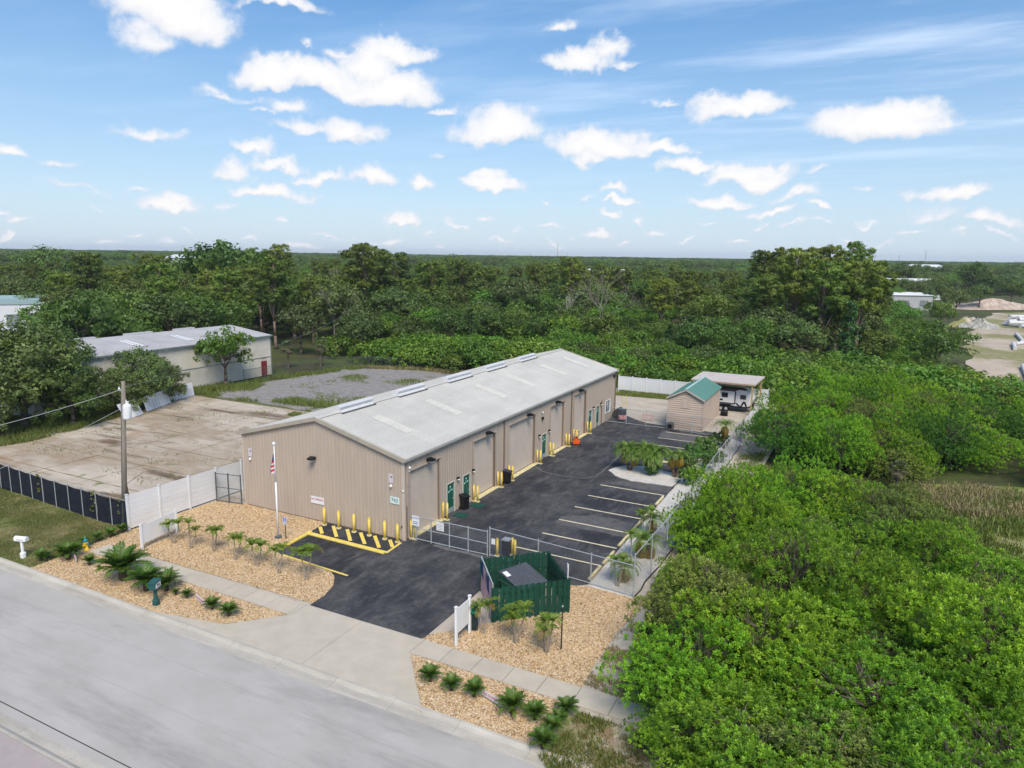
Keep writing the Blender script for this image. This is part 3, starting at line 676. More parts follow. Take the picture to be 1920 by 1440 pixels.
# left lot: old slabs, grey gravel, weeds
sheet('slab_lot_base', wob([(-62, -5.9), (-16.9, -6.2), (-16.4, 26.5), (-31, 27.5), (-47, 28.5), (-60, 8)], .1, 2, 2), -.03, mat('weedy_dirt', (.16, .125, .07), .97, var=.4, vs=1.5, c2=(.13, .15, .05), fine=.2, bs=12))
lot = bpy.data.objects.new('slab_lot', None); col.objects.link(lot); lot['kind'] = 'structure'; WL['slab_lot'] = Vector((0, 0, 0))
r = random.Random(8)
ys = [-6.0, -1.9, 2.5, 7.0, 11.4, 15.9, 20.3, 24.6]; xs = [-57, -51.5, -45.8, -40., -34.1, -28.3, -22.4, -16.6]
for j in range(len(ys)-1):
    for i in range(len(xs)-1):
        cx, cy = (xs[i]+xs[i+1])/2, (ys[j]+ys[j+1])/2
        lim = -39.5-.55*max(0, cy-2) if cy < 16 else -47.8
        if cx < lim-5.5: continue
        g_ = .06
        p = wob([(xs[i]+g_, ys[j]+g_), (xs[i+1]-g_, ys[j]+g_), (xs[i+1]-g_, ys[j+1]-g_), (xs[i]+g_, ys[j+1]-g_)], .05, .8, i*9+j)
        MB().prism(p, -.1, .0+r.uniform(-.006, .008)).obj('slab', slab_m, lot)
gg = wob([(-47.6, 25.2), (-48.6, 32), (-47.8, 41), (-46, 52.6), (-35.6, 55.5), (-17, 54), (-16, 26), (-30.8, 25.2)], .5, 2.0, 5)
sheet('gravel_lot', gg, -.002, graygravel_m)
# ---------------- main warehouse ----------------
W, LEN, HE, HR_ = 13.62, 40.05, 5.30, 7.07
SL = (HR_-HE)/(W/2)
def profile(u0, u1, pitch=.3048, rib=.02):
    "rib profile of metal sheet between u0 and u1 (phase fixed to the building)"
    us = {u0, u1}; k0 = int(math.floor(u0/pitch))-1
    for k in range(k0, k0+int((u1-u0)/pitch)+4):
        for a in (.225, .245, .285, .3047):
            u = k*pitch+a
            if u0 < u < u1: us.add(u)
    def dep(u):
        t = (u/pitch % 1)*pitch
        if t < .225: return 0.
        if t < .245: return rib*(t-.225)/.02
        if t < .285: return rib
        return rib*(.3048-t)/.0198
    return [(u, dep(u)) for u in sorted(us)]
def wall_piece(name, m_, parent, place, u0, u1, zb, zt, pitch=.3048, rib=.03):
    "place(u, z, d) -> point; zb, zt functions of u"
    b = MB(); pr = profile(u0, u1, pitch, rib)
    for (a, da), (c, dc) in zip(pr, pr[1:]):
        b.face([place(a, zb(a), da), place(c, zb(c), dc), place(c, zt(c), dc), place(a, zt(a), da)])
    return b.obj(name, m_, parent)
wh = thing('metal_warehouse', 'long tan metal warehouse with pale grey gable roof and roll up doors', 'warehouse'); WL[wh.name] = Vector((0, 0, 0))
const = lambda v: (lambda u: v)
# front wall (faces -y)
fw = bpy.data.objects.new('front_wall', None); 
nP = 15; pw = W/nP
front = MB().box(-W, 0, .02, .2, 0, HE-.05).obj('front_wall', taupe, wh)
for i in range(nP):
    u0, u1 = -W+i*pw, -W+(i+1)*pw
    zt = lambda u: HE+(HR_-HE)*(1-abs(u+W/2)/(W/2))-.06
    if u0 < -W/2 < u1-1e-6:
        b = MB(); pr = sorted(profile(u0, u1)+[(-W/2, 0.)])
        for (a, da), (c, dc) in zip(pr, pr[1:]): b.face([(a, -da, .06), (c, -dc, .06), (c, -dc, zt(c)), (a, -da, zt(a))])
        b.obj('wall_panel', taupe, front)
    else: wall_piece('wall_panel', taupe, front, lambda u, z, d: (u, -d, z), u0, u1, const(.06), zt)
MB().box(-W-.02, .02, -.02, .15, -.05, .06).obj('base_trim', taupe_dark, wh)
# other walls
MB().box(-W, -W+.15, .2, LEN-.15, 0, HE-.02).obj('left_wall', taupe, wh)
back = MB(); back.box(-W, 0, LEN-.15, LEN, 0, HE); back.face([(-W, LEN, HE), (-W/2, LEN, HR_-.1), (0, LEN, HE)]); back.obj('back_wall', taupe, wh)
ROLL = [(.62, 3.92, 4.26), (8.5, 11.72, 4.30), (14.1, 18.85, 4.32), (22.15, 25.2, 4.32), (27.75, 30.8, 4.40)]
DOOR = [4.88, 7.0, 20.35, 31.66, 33.92]; DH = 2.18; DWD = .98
WIN = (36.85, 38.3, .95, 2.25)
side = MB().box(-.25, -.2, .2, LEN-.15, 0, HE-.05).obj('side_wall', taupe, wh)
bps = sorted(set([round(i*.9102, 3) for i in range(45)]+[q for a, c, t in ROLL for q in (a, c)]+[q for a in DOOR for q in (a, a+DWD)]+[WIN[0], WIN[1]]))
bps = [q for q in bps if 0 <= q <= LEN]
place = lambda u, z, d: (d, u, z)
for a, c in zip(bps, bps[1:]):
    if c-a < .02: continue
    mdl = (a+c)/2; spans = [(.03, HE-.04)]
    for (p, q, t) in ROLL:
        if p <= mdl <= q: spans = [(t, HE-.04)]
    for p in DOOR:
        if p <= mdl <= p+DWD: spans = [(DH+.05, HE-.04)]
    if WIN[0] <= mdl <= WIN[1]: spans = [(.03, WIN[2]), (WIN[3], HE-.04)]
    for z0, z1 in spans:
        b = MB(); pr = profile(a, c)
        for (u, d), (v, e) in zip(pr, pr[1:]): b.face([(d, u, z0), (e, v, z0), (e, v, z1), (d, u, z1)])
        b.obj('wall_panel', taupe, side)
# roll up doors
for i, (p, q, t) in enumerate(ROLL):
    b = MB(); n = int(t/(.125 if i == 0 else .09)); x0 = -.17; rr = .05 if i == 0 else .008
    for k in range(n):
        z0, z1 = t*k/n, t*(k+1)/n; zm = (z0+z1)/2
        for (za, xa), (zb, xb) in (((z0, x0), (z0+.012, x0+rr)), ((z0+.012, x0+rr), (zm, x0+rr*1.3)), ((zm, x0+rr*1.3), (z1-.012, x0+rr)), ((z1-.012, x0+rr), (z1, x0))):
            b.face([(xa, p, za), (xa, q, za), (xb, q, zb), (xb, p, zb)])
    d = b.obj('roll_up_door', taupe_door, wh)
    MB().box(-.2, .0, p-.06, p, 0, t+.06).box(-.2, .0, q, q+.06, 0, t+.06).box(-.2, .0, p, q, t, t+.06).obj('door_frame', taupe_dark, d)
    MB().box(0.032, .06, p-.16, p-.03, 0, t+.08).box(0.032, .06, q+.03, q+.16, 0, t+.08).box(.032, .09, p-.16, q+.16, t+.08, t+.16).obj('door_trim', taupe, d)
    MB().box(-.15, -.12, p+.02, q-.02, .0, .10).obj('bottom_bar', taupe_dark, d)
    MB().box(-.15, .30, p-.1, q+.1, .012, .055).obj('threshold', yellow_w, d)
# green doors with a three dot emblem
dotm = mat('pale_green_vinyl', (.45, .72, .66), .5, var=.03)
for i, p in enumerate(DOOR):
    d = MB().box(-.08, -.03, p+.04, p+DWD-.04, .03, DH).obj('green_door', green_d, wh)
    MB().box(-.1, .045, p-.05, p+.04, 0, DH+.07).box(-.1, .045, p+DWD-.04, p+DWD+.05, 0, DH+.07).box(-.1, .045, p+.04, p+DWD-.04, DH, DH+.07).obj('door_frame', mat('pale_door_frame', (.50, .50, .43), .5, var=.05), d)
    MB().box(-.03, -.022, p+.12, p+DWD-.12, .06, .42).obj('kick_plate', mat('grey_kick_plate', (.42, .45, .46), .35, metal=.3), d)
    MB().tube((-.03, p+DWD-.15, 1.0), (.03, p+DWD-.15, 1.0), .035).obj('handle', galv, d)
    b = MB()
    for (dy, dz, rr) in ((.5, 1.92, .075), (.72, 1.66, .07), (.28, 1.60, .07)):
        b.tube((-.03, p+dy, dz), (-.023, p+dy, dz), rr, n=12)
    b.bar((-.026, p+.28, 1.60), (-.026, p+.72, 1.66), .03, .008).bar((-.026, p+.5, 1.92), (-.026, p+.47, 1.66), .025, .008)
    b.obj('emblem', dotm, d)
# window
wn = MB().box(-.08, -.05, WIN[0], WIN[1], WIN[2], WIN[3]).obj('window', mat('reflecting_glass', (.10, .17, .20), .1, var=.2, vs=2, spec=.8), wh)
b = MB(); a, c, z0, z1 = WIN
b.box(-.1, .05, a-.05, a, z0-.05, z1+.05).box(-.1, .05, c, c+.05, z0-.05, z1+.05).box(-.1, .05, a, c, z1, z1+.05).box(-.1, .05, a, c, z0-.05, z0).box(-.06, -.02, (a+c)/2-.02, (a+c)/2+.02, z0, z1)
b.obj('window_frame', white_p, wn)
# roof
roof = MB().face([(-W-.1, -.1, HE-.07), (-W/2, -.1, HR_-.07), (-W/2, LEN+.1, HR_-.07), (-W-.1, LEN+.1, HE-.07)]).face([(.1, -.1, HE-.07), (-W/2, -.1, HR_-.07), (-W/2, LEN+.1, HR_-.07), (.1, LEN+.1, HE-.07)]).obj('roof', roof_m, wh)
npan = 44; yw = (LEN+.36)/npan
XE = .16
def roof_panel(sgn):
    b = MB(); pr = profile(0, yw, yw/3, .016)
    for (u, d), (v, e) in zip(pr, pr[1:]):
        x1 = XE if sgn > 0 else -W-XE
        zE = HE-SL*XE
        b.face([(-W/2, u, HR_+d), (x1, u, zE+d), (x1, v, zE+e), (-W/2, v, HR_+e)] if sgn > 0 else [(-W/2, v, HR_+e), (x1, v, zE+e), (x1, u, zE+d), (-W/2, u, HR_+d)])
    return b.mesh('roof_panel', roof_m)
rp = [roof_panel(1), roof_panel(-1)]
for k in range(npan):
    for q in rp: newobj('roof_panel', q, roof, (0, -.18+k*yw, 0))
b = MB()
for s in (1, -1):
    x1 = .3 if s > 0 else -.3
    b.face([(-W/2, -.2, HR_+.055), (-W/2+x1, -.2, HR_+.055-SL*.3), (-W/2+x1, LEN+.2, HR_+.055-SL*.3), (-W/2, LEN+.2, HR_+.055)][::s])
b.obj('ridge_cap', roof_m, roof)
# gable and eave trim
for s in (1, -1):
    xe = XE if s > 0 else -W-XE
    for y0, y1 in ((-.22, -.05), (LEN+.05, LEN+.22)):
        b = MB(); zE = HE-SL*XE
        pts = [(-W/2, HR_+.05), (xe, zE+.05), (xe, zE-.2), (-W/2, HR_-.2)]
        n = len(b.v); b.v += [(x, y0, z) for x, z in pts]+[(x, y1, z) for x, z in pts]
        for f in ((0,1,2,3),(7,6,5,4),(0,4,5,1),(1,5,6,2),(2,6,7,3)): b.f.append(tuple(n+i for i in f)); b.m.append(0)
        b.obj('gable_trim', trim_lt, wh)
MB().box(XE, XE+.12, -.2, LEN+.2, HE-.18, HE-.045).obj('gutter', mat('gutter_paint', (.36, .35, .31), .5, var=.1, vs=2), wh)
MB().box(-W-XE-.12, -W-XE, -.2, LEN+.2, HE-.18, HE-.045).obj('gutter', trim_lt, wh)
MB().box(-.16, .045, -.045, .10, 0, HE-.1).obj('corner_trim', taupe_door, wh); MB().box(-W-.03, -W+.12, -.045, .10, 0, HE-.1).obj('corner_trim', taupe_door, wh)
for y in (.30, 13.12, 26.96, 39.8):
    b = MB().box(.035, .12, y-.045, y+.045, .12, HE-.15); b.bar((.08, y, .14), (.24, y, .03), .09, .08)
    b.obj('downspout', taupe_dark if y > 1 else mat('downspout_paint', (.42, .345, .29), .5), wh)
MB().box(.03, .10, .10, .17, .1, 2.2).obj('conduit', taupe_dark, wh); MB().box(.035, .07, 35.5, 35.6, .03, 2.6).obj('conduit', taupe_dark, wh)
# ridge vents
for y0, y1 in ((2.0, 5.5), (8.5, 12.1), (15.5, 19.3), (22.2, 25.9), (29.2, 32.9)):
    b = MB(); pf = [(-.42, -.12), (-.24, .10), (-.30, .30), (-.05, .40), (.05, .40), (.30, .30), (.24, .10), (.42, -.12)]
    pf = [(x-W/2, z+HR_) for x, z in pf]
    for (a, za), (c, zc) in zip(pf, pf[1:]): b.face([(a, y0, za), (a, y1, za), (c, y1, zc), (c, y0, zc)])
    b.face([(x, y0, z) for x, z in pf[::-1]]); b.face([(x, y1, z) for x, z in pf])
    v = b.obj('ridge_vent', mat('ridge_vent_metal', (.60, .61, .62), .4, var=.08, vs=2), roof)
    MB().box(-W/2+.30, -W/2+.52, y0-.08, y1+.08, HR_-.085, HR_-.05).obj('vent_flashing', galv_dk, v)
# translucent roof strips
for y in (3.73, 10.1, 17.5, 23.5, 30.7, 36.86):
    b = MB(); pr = profile(0, .86, .86/3, .03)
    for (u, d), (v, e) in zip(pr, pr[1:]):
        f = lambda x: HR_-SL*(x+W/2)+.012
        b.face([(-5.0, y-.43+u, f(-5.0)+d), (-2.1, y-.43+u, f(-2.1)+d), (-2.1, y-.43+v, f(-2.1)+e), (-5.0, y-.43+v, f(-5.0)+e)])
    b.obj('skylight', skyl, roof)
# flood lamps and small lamps
lens = mat('lamp_lens', (.42, .46, .42), .25, var=.1)
def flood(pos, out):
    p = Vector(pos); o = Vector(out); s = o.cross(Vector((0, 0, 1)))
    b = MB(); b.obox(p+o*.1, o*.1, s*.13, Vector((0, 0, .09)))
    tip = p+o*.42
    k = len(b.v)
    pts = [p+o*.12+s*q*.2+Vector((0, 0, z)) for q in (-1, 1) for z in (-.08, .13)]+[p+o*.5+s*q*.2+Vector((0, 0, z)) for q in (-1, 1) for z in (-.03, .06)]
    b.v += [tuple(q) for q in pts]
    for f in ((0,1,3,2),(4,6,7,5),(0,4,5,1),(2,3,7,6),(1,5,7,3),(0,2,6,4)): b.f.append(tuple(k+i for i in f)); b.m.append(0)
    l = b.obj('wall_lamp', black_m, wh)
    c = p+o*.3-Vector((0, 0, .085)); MB().obox(c, o*.17, s*.17, Vector((0, 0, .03))).obj('lens', lens, l)
for y, z in ((2.55, 4.60), (10.39, 4.62), (17.39, 4.62), (23.3, 4.62), (29., 4.75)): flood((.03, y, z), (1, 0, 0))
flood((-7.09, -.03, 4.33), (0, -1, 0))
globe = mat('white_globe', (.8, .78, .7), .3, var=.03)
for y in (6.2, 8.3, 19.66, 21.75, 32.9, 35.15):
    l = MB().box(.03, .14, y-.06, y+.06, 2.28, 2.36).tube((.03, y, 2.32), (.2, y, 2.34), .09, .10).obj('door_lamp', black_m, wh)
    MB().lathe([(.05, -.08), (.09, -.03), (.09, .02), (.05, .06)], (.15, y, 2.24), 10).obj('globe', globe, l)
# cameras and their plates
for (x, z) in ((-.95, 3.9), (-12.9, 3.9)):
    c = MB().box(x-.17, x+.17, -.045, -.033, z-.30, z+.28).obj('camera_notice', mat('pinkish_plate', (.62, .56, .60), .5, var=.08, vs=9), wh)
    MB().box(x-.02, x+.10, -.05, -.045, z+.05, z+.13).obj('printed_mark', black_m, c)
    MB().lathe([(.09, 0), (.09, .06), (.07, .12), (.02, .15)], (x+.03, -.10, z-.52), 10).obj('security_camera', white_p, wh)
MB().lathe([(.08, 0), (.09, .06), (.05, .14)], (.12, .45, 4.55), 10).box(.04, .12, .38, .50, 4.35, 4.45).obj('security_camera', white_p, wh)
MB().lathe([(.06, 0), (.07, .05), (.03, .12)], (.09, 20.3, 4.2), 10).obj('security_camera', white_p, wh); MB().box(.03, .16, 20.2, 20.4, 3.6, 3.85).obj('speaker_box', black_m, wh)
MB().lathe([(.05, 0), (.06, .05), (.03, .1)], (-.02, -.08, 3.2), 8).obj('alarm_bulb', white_p, wh)
MB().box(.035, .2, 39.0, 39.25, 4.55, 4.8).obj('wall_lamp', black_m, wh)
# text
def text_mesh(txt, size, name='lettering', m_=None, thick=.004, align='CENTER'):
    cu = bpy.data.curves.new(name, 'FONT'); cu.body = txt; cu.size = size; cu.extrude = thick; cu.align_x = align; cu.align_y = 'CENTER'; cu.resolution_u = 3
    o = bpy.data.objects.new('tmp', cu); col.objects.link(o)
    dg = bpy.context.evaluated_depsgraph_get(); me = bpy.data.meshes.new_from_object(o.evaluated_get(dg)); me.name = name
    bpy.data.objects.remove(o); bpy.data.curves.remove(cu)
    me.materials.clear(); me.materials.append(m_ or black_m); return me
teal_ink = mat('teal_ink', (.02, .16, .17), .5); red_ink = mat('red_ink', (.5, .03, .03), .5)
s = MB().box(-1.02, -.34, -.055, -.034, 2.30, 2.74).obj('number_sign', mat('pale_mint_sign', (.66, .80, .76), .5, var=.03), wh)
newobj('lettering', text_mesh('743', .34, m_=teal_ink), s, (-.68, -.062, 2.52), (rad(90), 0, 0))
s = MB().box(-7.5, -6.4, -.055, -.034, 1.20, 1.68).obj('notice_sign', white_p, wh)
newobj('lettering', text_mesh('NO PARKING', .17, m_=red_ink), s, (-6.95, -.062, 1.50), (rad(90), 0, 0))
MB().box(-.20, -.13, -.12, -.03, .85, .97).obj('wall_outlet', galv_dk, wh)
# ---------------- neighbour and distant buildings ----------------
cream = mat('cream_wall_paint', (.55, .52, .44), .6, var=.07, vs=.4, c2=(.60, .57, .49), obv=.012)
groof = mat('grey_roof_metal', (.42, .42, .42), .45, var=.10, vs=.3, obv=.03)
gtrim = mat('grey_green_trim', (.16, .20, .20), .5, var=.1)
nb = thing('cream_warehouse', 'cream metal warehouse with grey roof and dark red door beyond the cracked lot', 'warehouse', (-52.7, 41, 0)); WL[nb.name] = Vector((-52.7, 41, 0))
NX0, NX1, NY0, NY1, NH, NR = -69., -52.7, 8., 41., 5.75, 6.75
NM = (NX0+NX1)/2
def nbm(): return MB(off=(-52.7, 41, 0))
core = nbm().box(NX0, NX1-.05, NY0, NY1-.05, 0, NH-.03).obj('wall_core', cream, nb)
k = 36; w_ = (NY1-NY0)/k
for i in range(k):
    a, c = NY0+i*w_, NY0+(i+1)*w_
    b = nbm(); pr = profile(a, c)
    rows = [(.02, 2.62, 0), (2.70, NH-.03, 0)]
    if 39.0 < (a+c)/2 < 40.2: rows = [(2.70, NH-.03, 0)]
    for z0, z1, _ in rows:
        for (u, d), (v, e) in zip(pr, pr[1:]): b.face([(NX1+d, u, z0), (NX1+e, v, z0), (NX1+e, v, z1), (NX1+d, u, z1)])
    b.obj('wall_panel', cream, core)
nbm().box(NX1-.02, NX1+.05, NY0, NY1, 2.62, 2.70).obj('wall_band', gtrim, nb)
nbm().box(NX1-.02, NX1+.06, 39.0, 40.05, .1, 2.15).obj('red_door', mat('dark_red_paint', (.20, .03, .035), .5, var=.15), nb)
b = nbm(); b.box(NX0, NX1, NY1-.04, NY1, 0, NH-.03); b.face([(NX1, NY1, NH-.03), (NM, NY1, NR-.04), (NX0, NY1, NH-.03)]); b.face([(NX0, NY0, NH-.03), (NM, NY0, NR-.04), (NX1, NY0, NH-.03)]); b.obj('end_wall', cream, nb)
rf = nbm().face([(NX0-.1, NY0, NH-.04), (NM, NY0, NR-.04), (NM, NY1, NR-.04), (NX0-.1, NY1, NH-.04)]).obj('roof', groof, nb)
k = 36; w_ = (NY1-NY0+.4)/k
for i in range(k):
    a = NY0-.2+i*w_; b = nbm(); pr = profile(0, w_, w_/3, .03)
    for (u, d), (v, e) in zip(pr, pr[1:]): b.face([(NM, a+u, NR+d), (NX1+.2, a+u, NH-.02+d), (NX1+.2, a+v, NH-.02+e), (NM, a+v, NR+e)])
    b.obj('roof_panel', groof, rf)
nbm().box(NX1+.2, NX1+.34, NY0-.2, NY1+.2, NH-.17, NH-.0).obj('gutter', gtrim, nb)
nbm().box(NX1-.05, NX1+.08, NY1-.1, NY1+.03, 0, NH-.2).obj('corner_trim', gtrim, nb)
nbm().box(NX1+.04, NX1+.14, 21.5, 21.6, 0.1, NH-.17).obj('downspout', white_p, nb)
for y0, y1 in ((11.2, 14.4), (16.8, 20.2), (24.2, 28.0), (31.5, 34.6)):
    b = nbm(); b.prism([(NM-.35, y0), (NM+.35, y0), (NM+.35, y1), (NM-.35, y1)], NR-.05, NR+.20); b.obj('ridge_vent', mat('pale_vent_metal', (.5, .51, .52), .5), rf)
for y in (15.3, 22.0, 29.2):
    b = nbm()
    for s in (-.5, .1):
        f = lambda x: NR-(NR-NH+.02)*(x-NM)/(NX1+.2-NM)+.055
        b.face([(NM+2.6, y+s, f(NM+2.6)), (NM+6.2, y+s, f(NM+6.2)), (NM+6.2, y+s+.45, f(NM+6.2)), (NM+2.6, y+s+.45, f(NM+2.6))])
    b.obj('skylight', white_p, rf)
def hall(name, label, px0, px1, py, h, depth, roofc, wallc, rh=1.2, cat='building', dist=None, extra=None, gy=None, parapet=0.):
    "a far hall whose near wall foot runs between two surveyed ground points"
    a, c = Vector((*px0, 0)), Vector((*px1, 0)); d = (c-a); L = d.length; d.normalize(); n = Vector((-d.y, d.x, 0))
    if n.dot(Vector((a.x-CP[0], a.y-CP[1], 0))) < 0: n = -n
    t = thing(name, label, cat, a); WL[t.name] = a
    wm = mat('wall_'+name+str(round(a.x)), wallc, .7, var=.06, vs=.15); rm = mat('roof_'+name+str(round(a.x)), roofc, .55, var=.06, vs=.1)
    P = lambda u, v, z: (d.x*u+n.x*v, d.y*u+n.y*v, z)
    b = MB()
    q = [P(0,0,0), P(L,0,0), P(L,depth,0), P(0,depth,0)]; e = [P(0,0,h), P(L,0,h), P(L,depth,h), P(0,depth,h)]
    for i in range(4): j = (i+1) % 4; b.face([q[i], q[j], e[j], e[i]])
    b.obj('wall', wm, t)
    b = MB(); o = .4
    if rh > 0:
        r0, r1 = P(-o, depth/2, h+rh), P(L+o, depth/2, h+rh)
        e2 = [P(-o,-o,h-.02), P(L+o,-o,h-.02), P(L+o,depth+o,h-.02), P(-o,depth+o,h-.02)]
        b.face([e2[0], e2[1], r1, r0]); b.face([e2[2], e2[3], r0, r1]); b.face([e2[1], e2[2], r1]); b.face([e2[3], e2[0], r0]); b.face(e2[::-1])
    else:
        b.face([P(0,0,h+.02), P(L,0,h+.02), P(L,depth,h+.02), P(0,depth,h+.02)])
        for (u0, u1, v0, v1) in ((0, L, -.15, 0), (0, L, depth, depth+.15), (-.15, 0, 0, depth), (L, L+.15, 0, depth)):
            b.face([P(u0,v0,h-.4), P(u1,v0,h-.4), P(u1,v0,h+.5), P(u0,v0,h+.5)]); b.face([P(u0,v1,h-.4), P(u1,v1,h-.4), P(u1,v1,h+.5), P(u0,v1,h+.5)]); b.face([P(u0,v0,h+.5), P(u1,v0,h+.5), P(u1,v1,h+.5), P(u0,v1,h+.5)])
    b.obj('roof', rm, t)
    if extra: extra(t, P, L)
    return t
def openings(lst, m_):
    def f(t, P, L):
        for (kind, u0, u1, z0, z1) in lst:
            b = MB(); b.face([P(u0*L,-.05,z0), P(u1*L,-.05,z0), P(u1*L,-.05,z1), P(u0*L,-.05,z1)])
            for a_, c_, e_, g_ in ((u0*L-.12, u0*L, z0, z1), (u1*L, u1*L+.12, z0, z1), (u0*L-.12, u1*L+.12, z1, z1+.12)):
                b.face([P(a_,-.1,e_), P(c_,-.1,e_), P(c_,-.1,g_), P(a_,-.1,g_)])
            b.obj(kind, m_, t)
    return f
dimglass = mat('grey_window_glass', (.22, .25, .28), .2, var=.3, vs=1.5)
hall('white_hall', 'white hall with grey windows at the left edge behind the dark oaks', (-132, 34), (-118, 49.5), 0, 7.4, 16, (.30, .42, .44), (.68, .70, .73), 0, extra=openings([('window', .60, .70, 2.5, 5.0), ('window', .78, .96, 2.6, 5.2)], dimglass))
hall('domed_hall', 'pale roofed hall rising over the far treetops on the left', (-268, 188), (-247, 199), 0, 14.5, 22, (.62, .66, .70), (.5, .5, .5), 1.5)
hall('distant_house', 'low house with dark reddish roof glimpsed through the trees', (-11, 181), (2, 186), 0, 3.6, 10, (.09, .05, .04), (.55, .60, .66), 1.6, extra=openings([('window', .12, .22, 1, 2.4), ('door', .45, .53, .1, 2.2), ('window', .7, .84, 1, 2.4)], dimglass))
hall('white_house', 'small white building half hidden by trees left of centre', (-115, 330), (-92, 338), 0, 9.5, 14, (.6, .58, .56), (.74, .76, .78), 1.6)
hall('long_white_store', 'long white store building showing between the pine trunks', (-50, 345), (30, 372), 0, 8, 20, (.62, .63, .64), (.72, .73, .74), 0, extra=openings([('window', .1+.09*i, .15+.09*i, 2.2, 5) for i in range(9)], dimglass))
hall('white_roof_hall', 'white roofed grey hall in the gap right of the big pine', (28, 255), (44, 262), 0, 5.4, 20, (.80, .81, .83), (.42, .43, .43), .8, extra=openings([('window', .05, .12, 1.5, 3.5), ('door', .4, .52, .1, 3.4), ('window', .75, .9, 1.5, 3.5)], dimglass))
hall('white_roof_house', 'bright white flat roofed building behind the grey hall', (34, 340), (53, 348), 0, 8.0, 24, (.82, .83, .85), (.75, .76, .77), 1.4)
hall('white_tall_block', 'tall pale block at the edge of the big pine', (52, 620), (75, 630), 0, 13, 26, (.78, .8, .82), (.7, .71, .73), 2.)
hall('far_white_dome', 'white hip roofed building among far trees on the right', (152, 640), (196, 652), 0, 12, 26, (.82, .82, .82), (.76, .76, .76), 2.5)
rb = random.Random(12)
for i in range(14):
    a = rb.uniform(-.55, .62)+CYAW+.04; dd = rb.uniform(900, 2400); c = Vector((CP[0]+math.sin(a)*dd, CP[1]+math.cos(a)*dd, 0)); s = Vector((math.cos(a), -math.sin(a), 0))*rb.uniform(8, 26)
    v = rb.uniform(.3, .6)
    o = hall('distant_block', 'pale building, one of the tiny blocks scattered along the horizon', (c.x-s.x, c.y-s.y), (c.x+s.x, c.y+s.y), 0, rb.uniform(7, 11.5), 25, (v, v, v), (v*.9, v*.9, v*.88), 1.)
    o['group'] = 'tiny pale buildings along the horizon'
for px, h in ((1040, 48), (1058, 26), (990, 24), (940, 22), (1710, 40), (1662, 30)):
    d = vray(px, 700); d = d/np.linalg.norm(d[:2]); x, y = CP[0]+d[0]*1700, CP[1]+d[1]*1700
    t = thing('radio_mast', 'thin radio mast, one of several on the hazy horizon', 'mast', (x, y, 0), 'radio masts on the horizon')
    MB().tube((0, 0, 0), (0, 0, h), .9, .5, 5).obj('mast', galv, t)

# ---------------- fences and gates ----------------
def pipe_fence(name, label, pts, h, spacing, m_pipe, m_wire, cat='fence', rails=('top', 'bottom'), posts=None, top_curve=None, group=None, r=.028, pr=.038):
    off = (pts[0][0], pts[0][1], 0)
    t = thing(name, label, cat, off, group); WL[t.name] = Vector(off)
    for (a, c) in zip(pts, pts[1:]):
        a, c = Vector((*a[:2], 0)), Vector((*c[:2], 0)); L = (c-a).length; n = max(1, round(L/spacing)); d = (c-a)/n
        for i in range(n+(1 if c == Vector((*pts[-1][:2], 0)) else 0)):
            p = a+d*i; MB(off).tube(p, p+Vector((0, 0, h+.06)), pr, n=6).lathe([(pr*1.25, h+.04), (pr*.8, h+.1)], p, 6).obj('fence_post', m_pipe, t)
        zs = {'top': h, 'mid': h*.52, 'bottom': .1}
        for q in rails: MB(off).tube(a+Vector((0, 0, zs[q])), c+Vector((0, 0, zs[q])), r, n=6).obj('rail', m_pipe, t)
        if m_wire:
            MB(off).face([a+Vector((0, 0, .06)), c+Vector((0, 0, .06)), c+Vector((0, 0, h)), a+Vector((0, 0, h))]).obj('wire_mesh', m_wire, t)
    return t
# sliding front gate with notice
gate = pipe_fence('sliding_gate', 'wide chain link sliding gate across the asphalt at the warehouse corner', [(.35, .42), (5.62, .42)], 1.55, 1.32, galv, wire, 'gate', ('top', 'mid', 'bottom'))
go = (.35, .42, 0)
MB(go).box(2.1, 2.62, .36, .385, .98, 1.5).obj('notice_board', white_p, gate)
b = MB(go)
for i in range(4): b.box(2.18, 2.54, .352, .358, 1.06+i*.1, 1.085+i*.1)
b.obj('printed_lines', mat('grey_ink', (.35, .35, .37), .6), gate)
pipe_fence('gate_fence', 'chain link fence running on from the gate across the parking end', [(5.72, .52), (12.3, -.12), (14.78, -.38)], 1.75, 3.3, galv, wire, 'fence', ('top', 'bottom'))
s = thing('small_sign', 'small white sign hung on the gate post', 'sign', (6.0, .44, 1.0)); MB().box(-.12, .12, -.015, .015, -.17, .17).obj('sign_plate', white_p, s)
s = thing('corner_notice', 'white and blue notice by the first roll up door', 'sign', (.62, .30, 0))
MB().box(-.26, .26, -.02, .02, 1.0, 1.62).obj('sign_plate', white_p, s); MB().tube((0, .04, 0), (0, .04, 1.6), .03).obj('sign_post', galv, s)
newobj('lettering', text_mesh('NOTICE', .13, m_=mat('blue_ink', (.05, .08, .4), .5)), s, (0, -.025, 1.5), (rad(90), 0, 0)); MB().box(-.18, .18, -.026, -.021, 1.12, 1.16).box(-.18, .18, -.026, -.021, 1.24, 1.28).obj('printed_lines', MATS['blue_ink'], s)
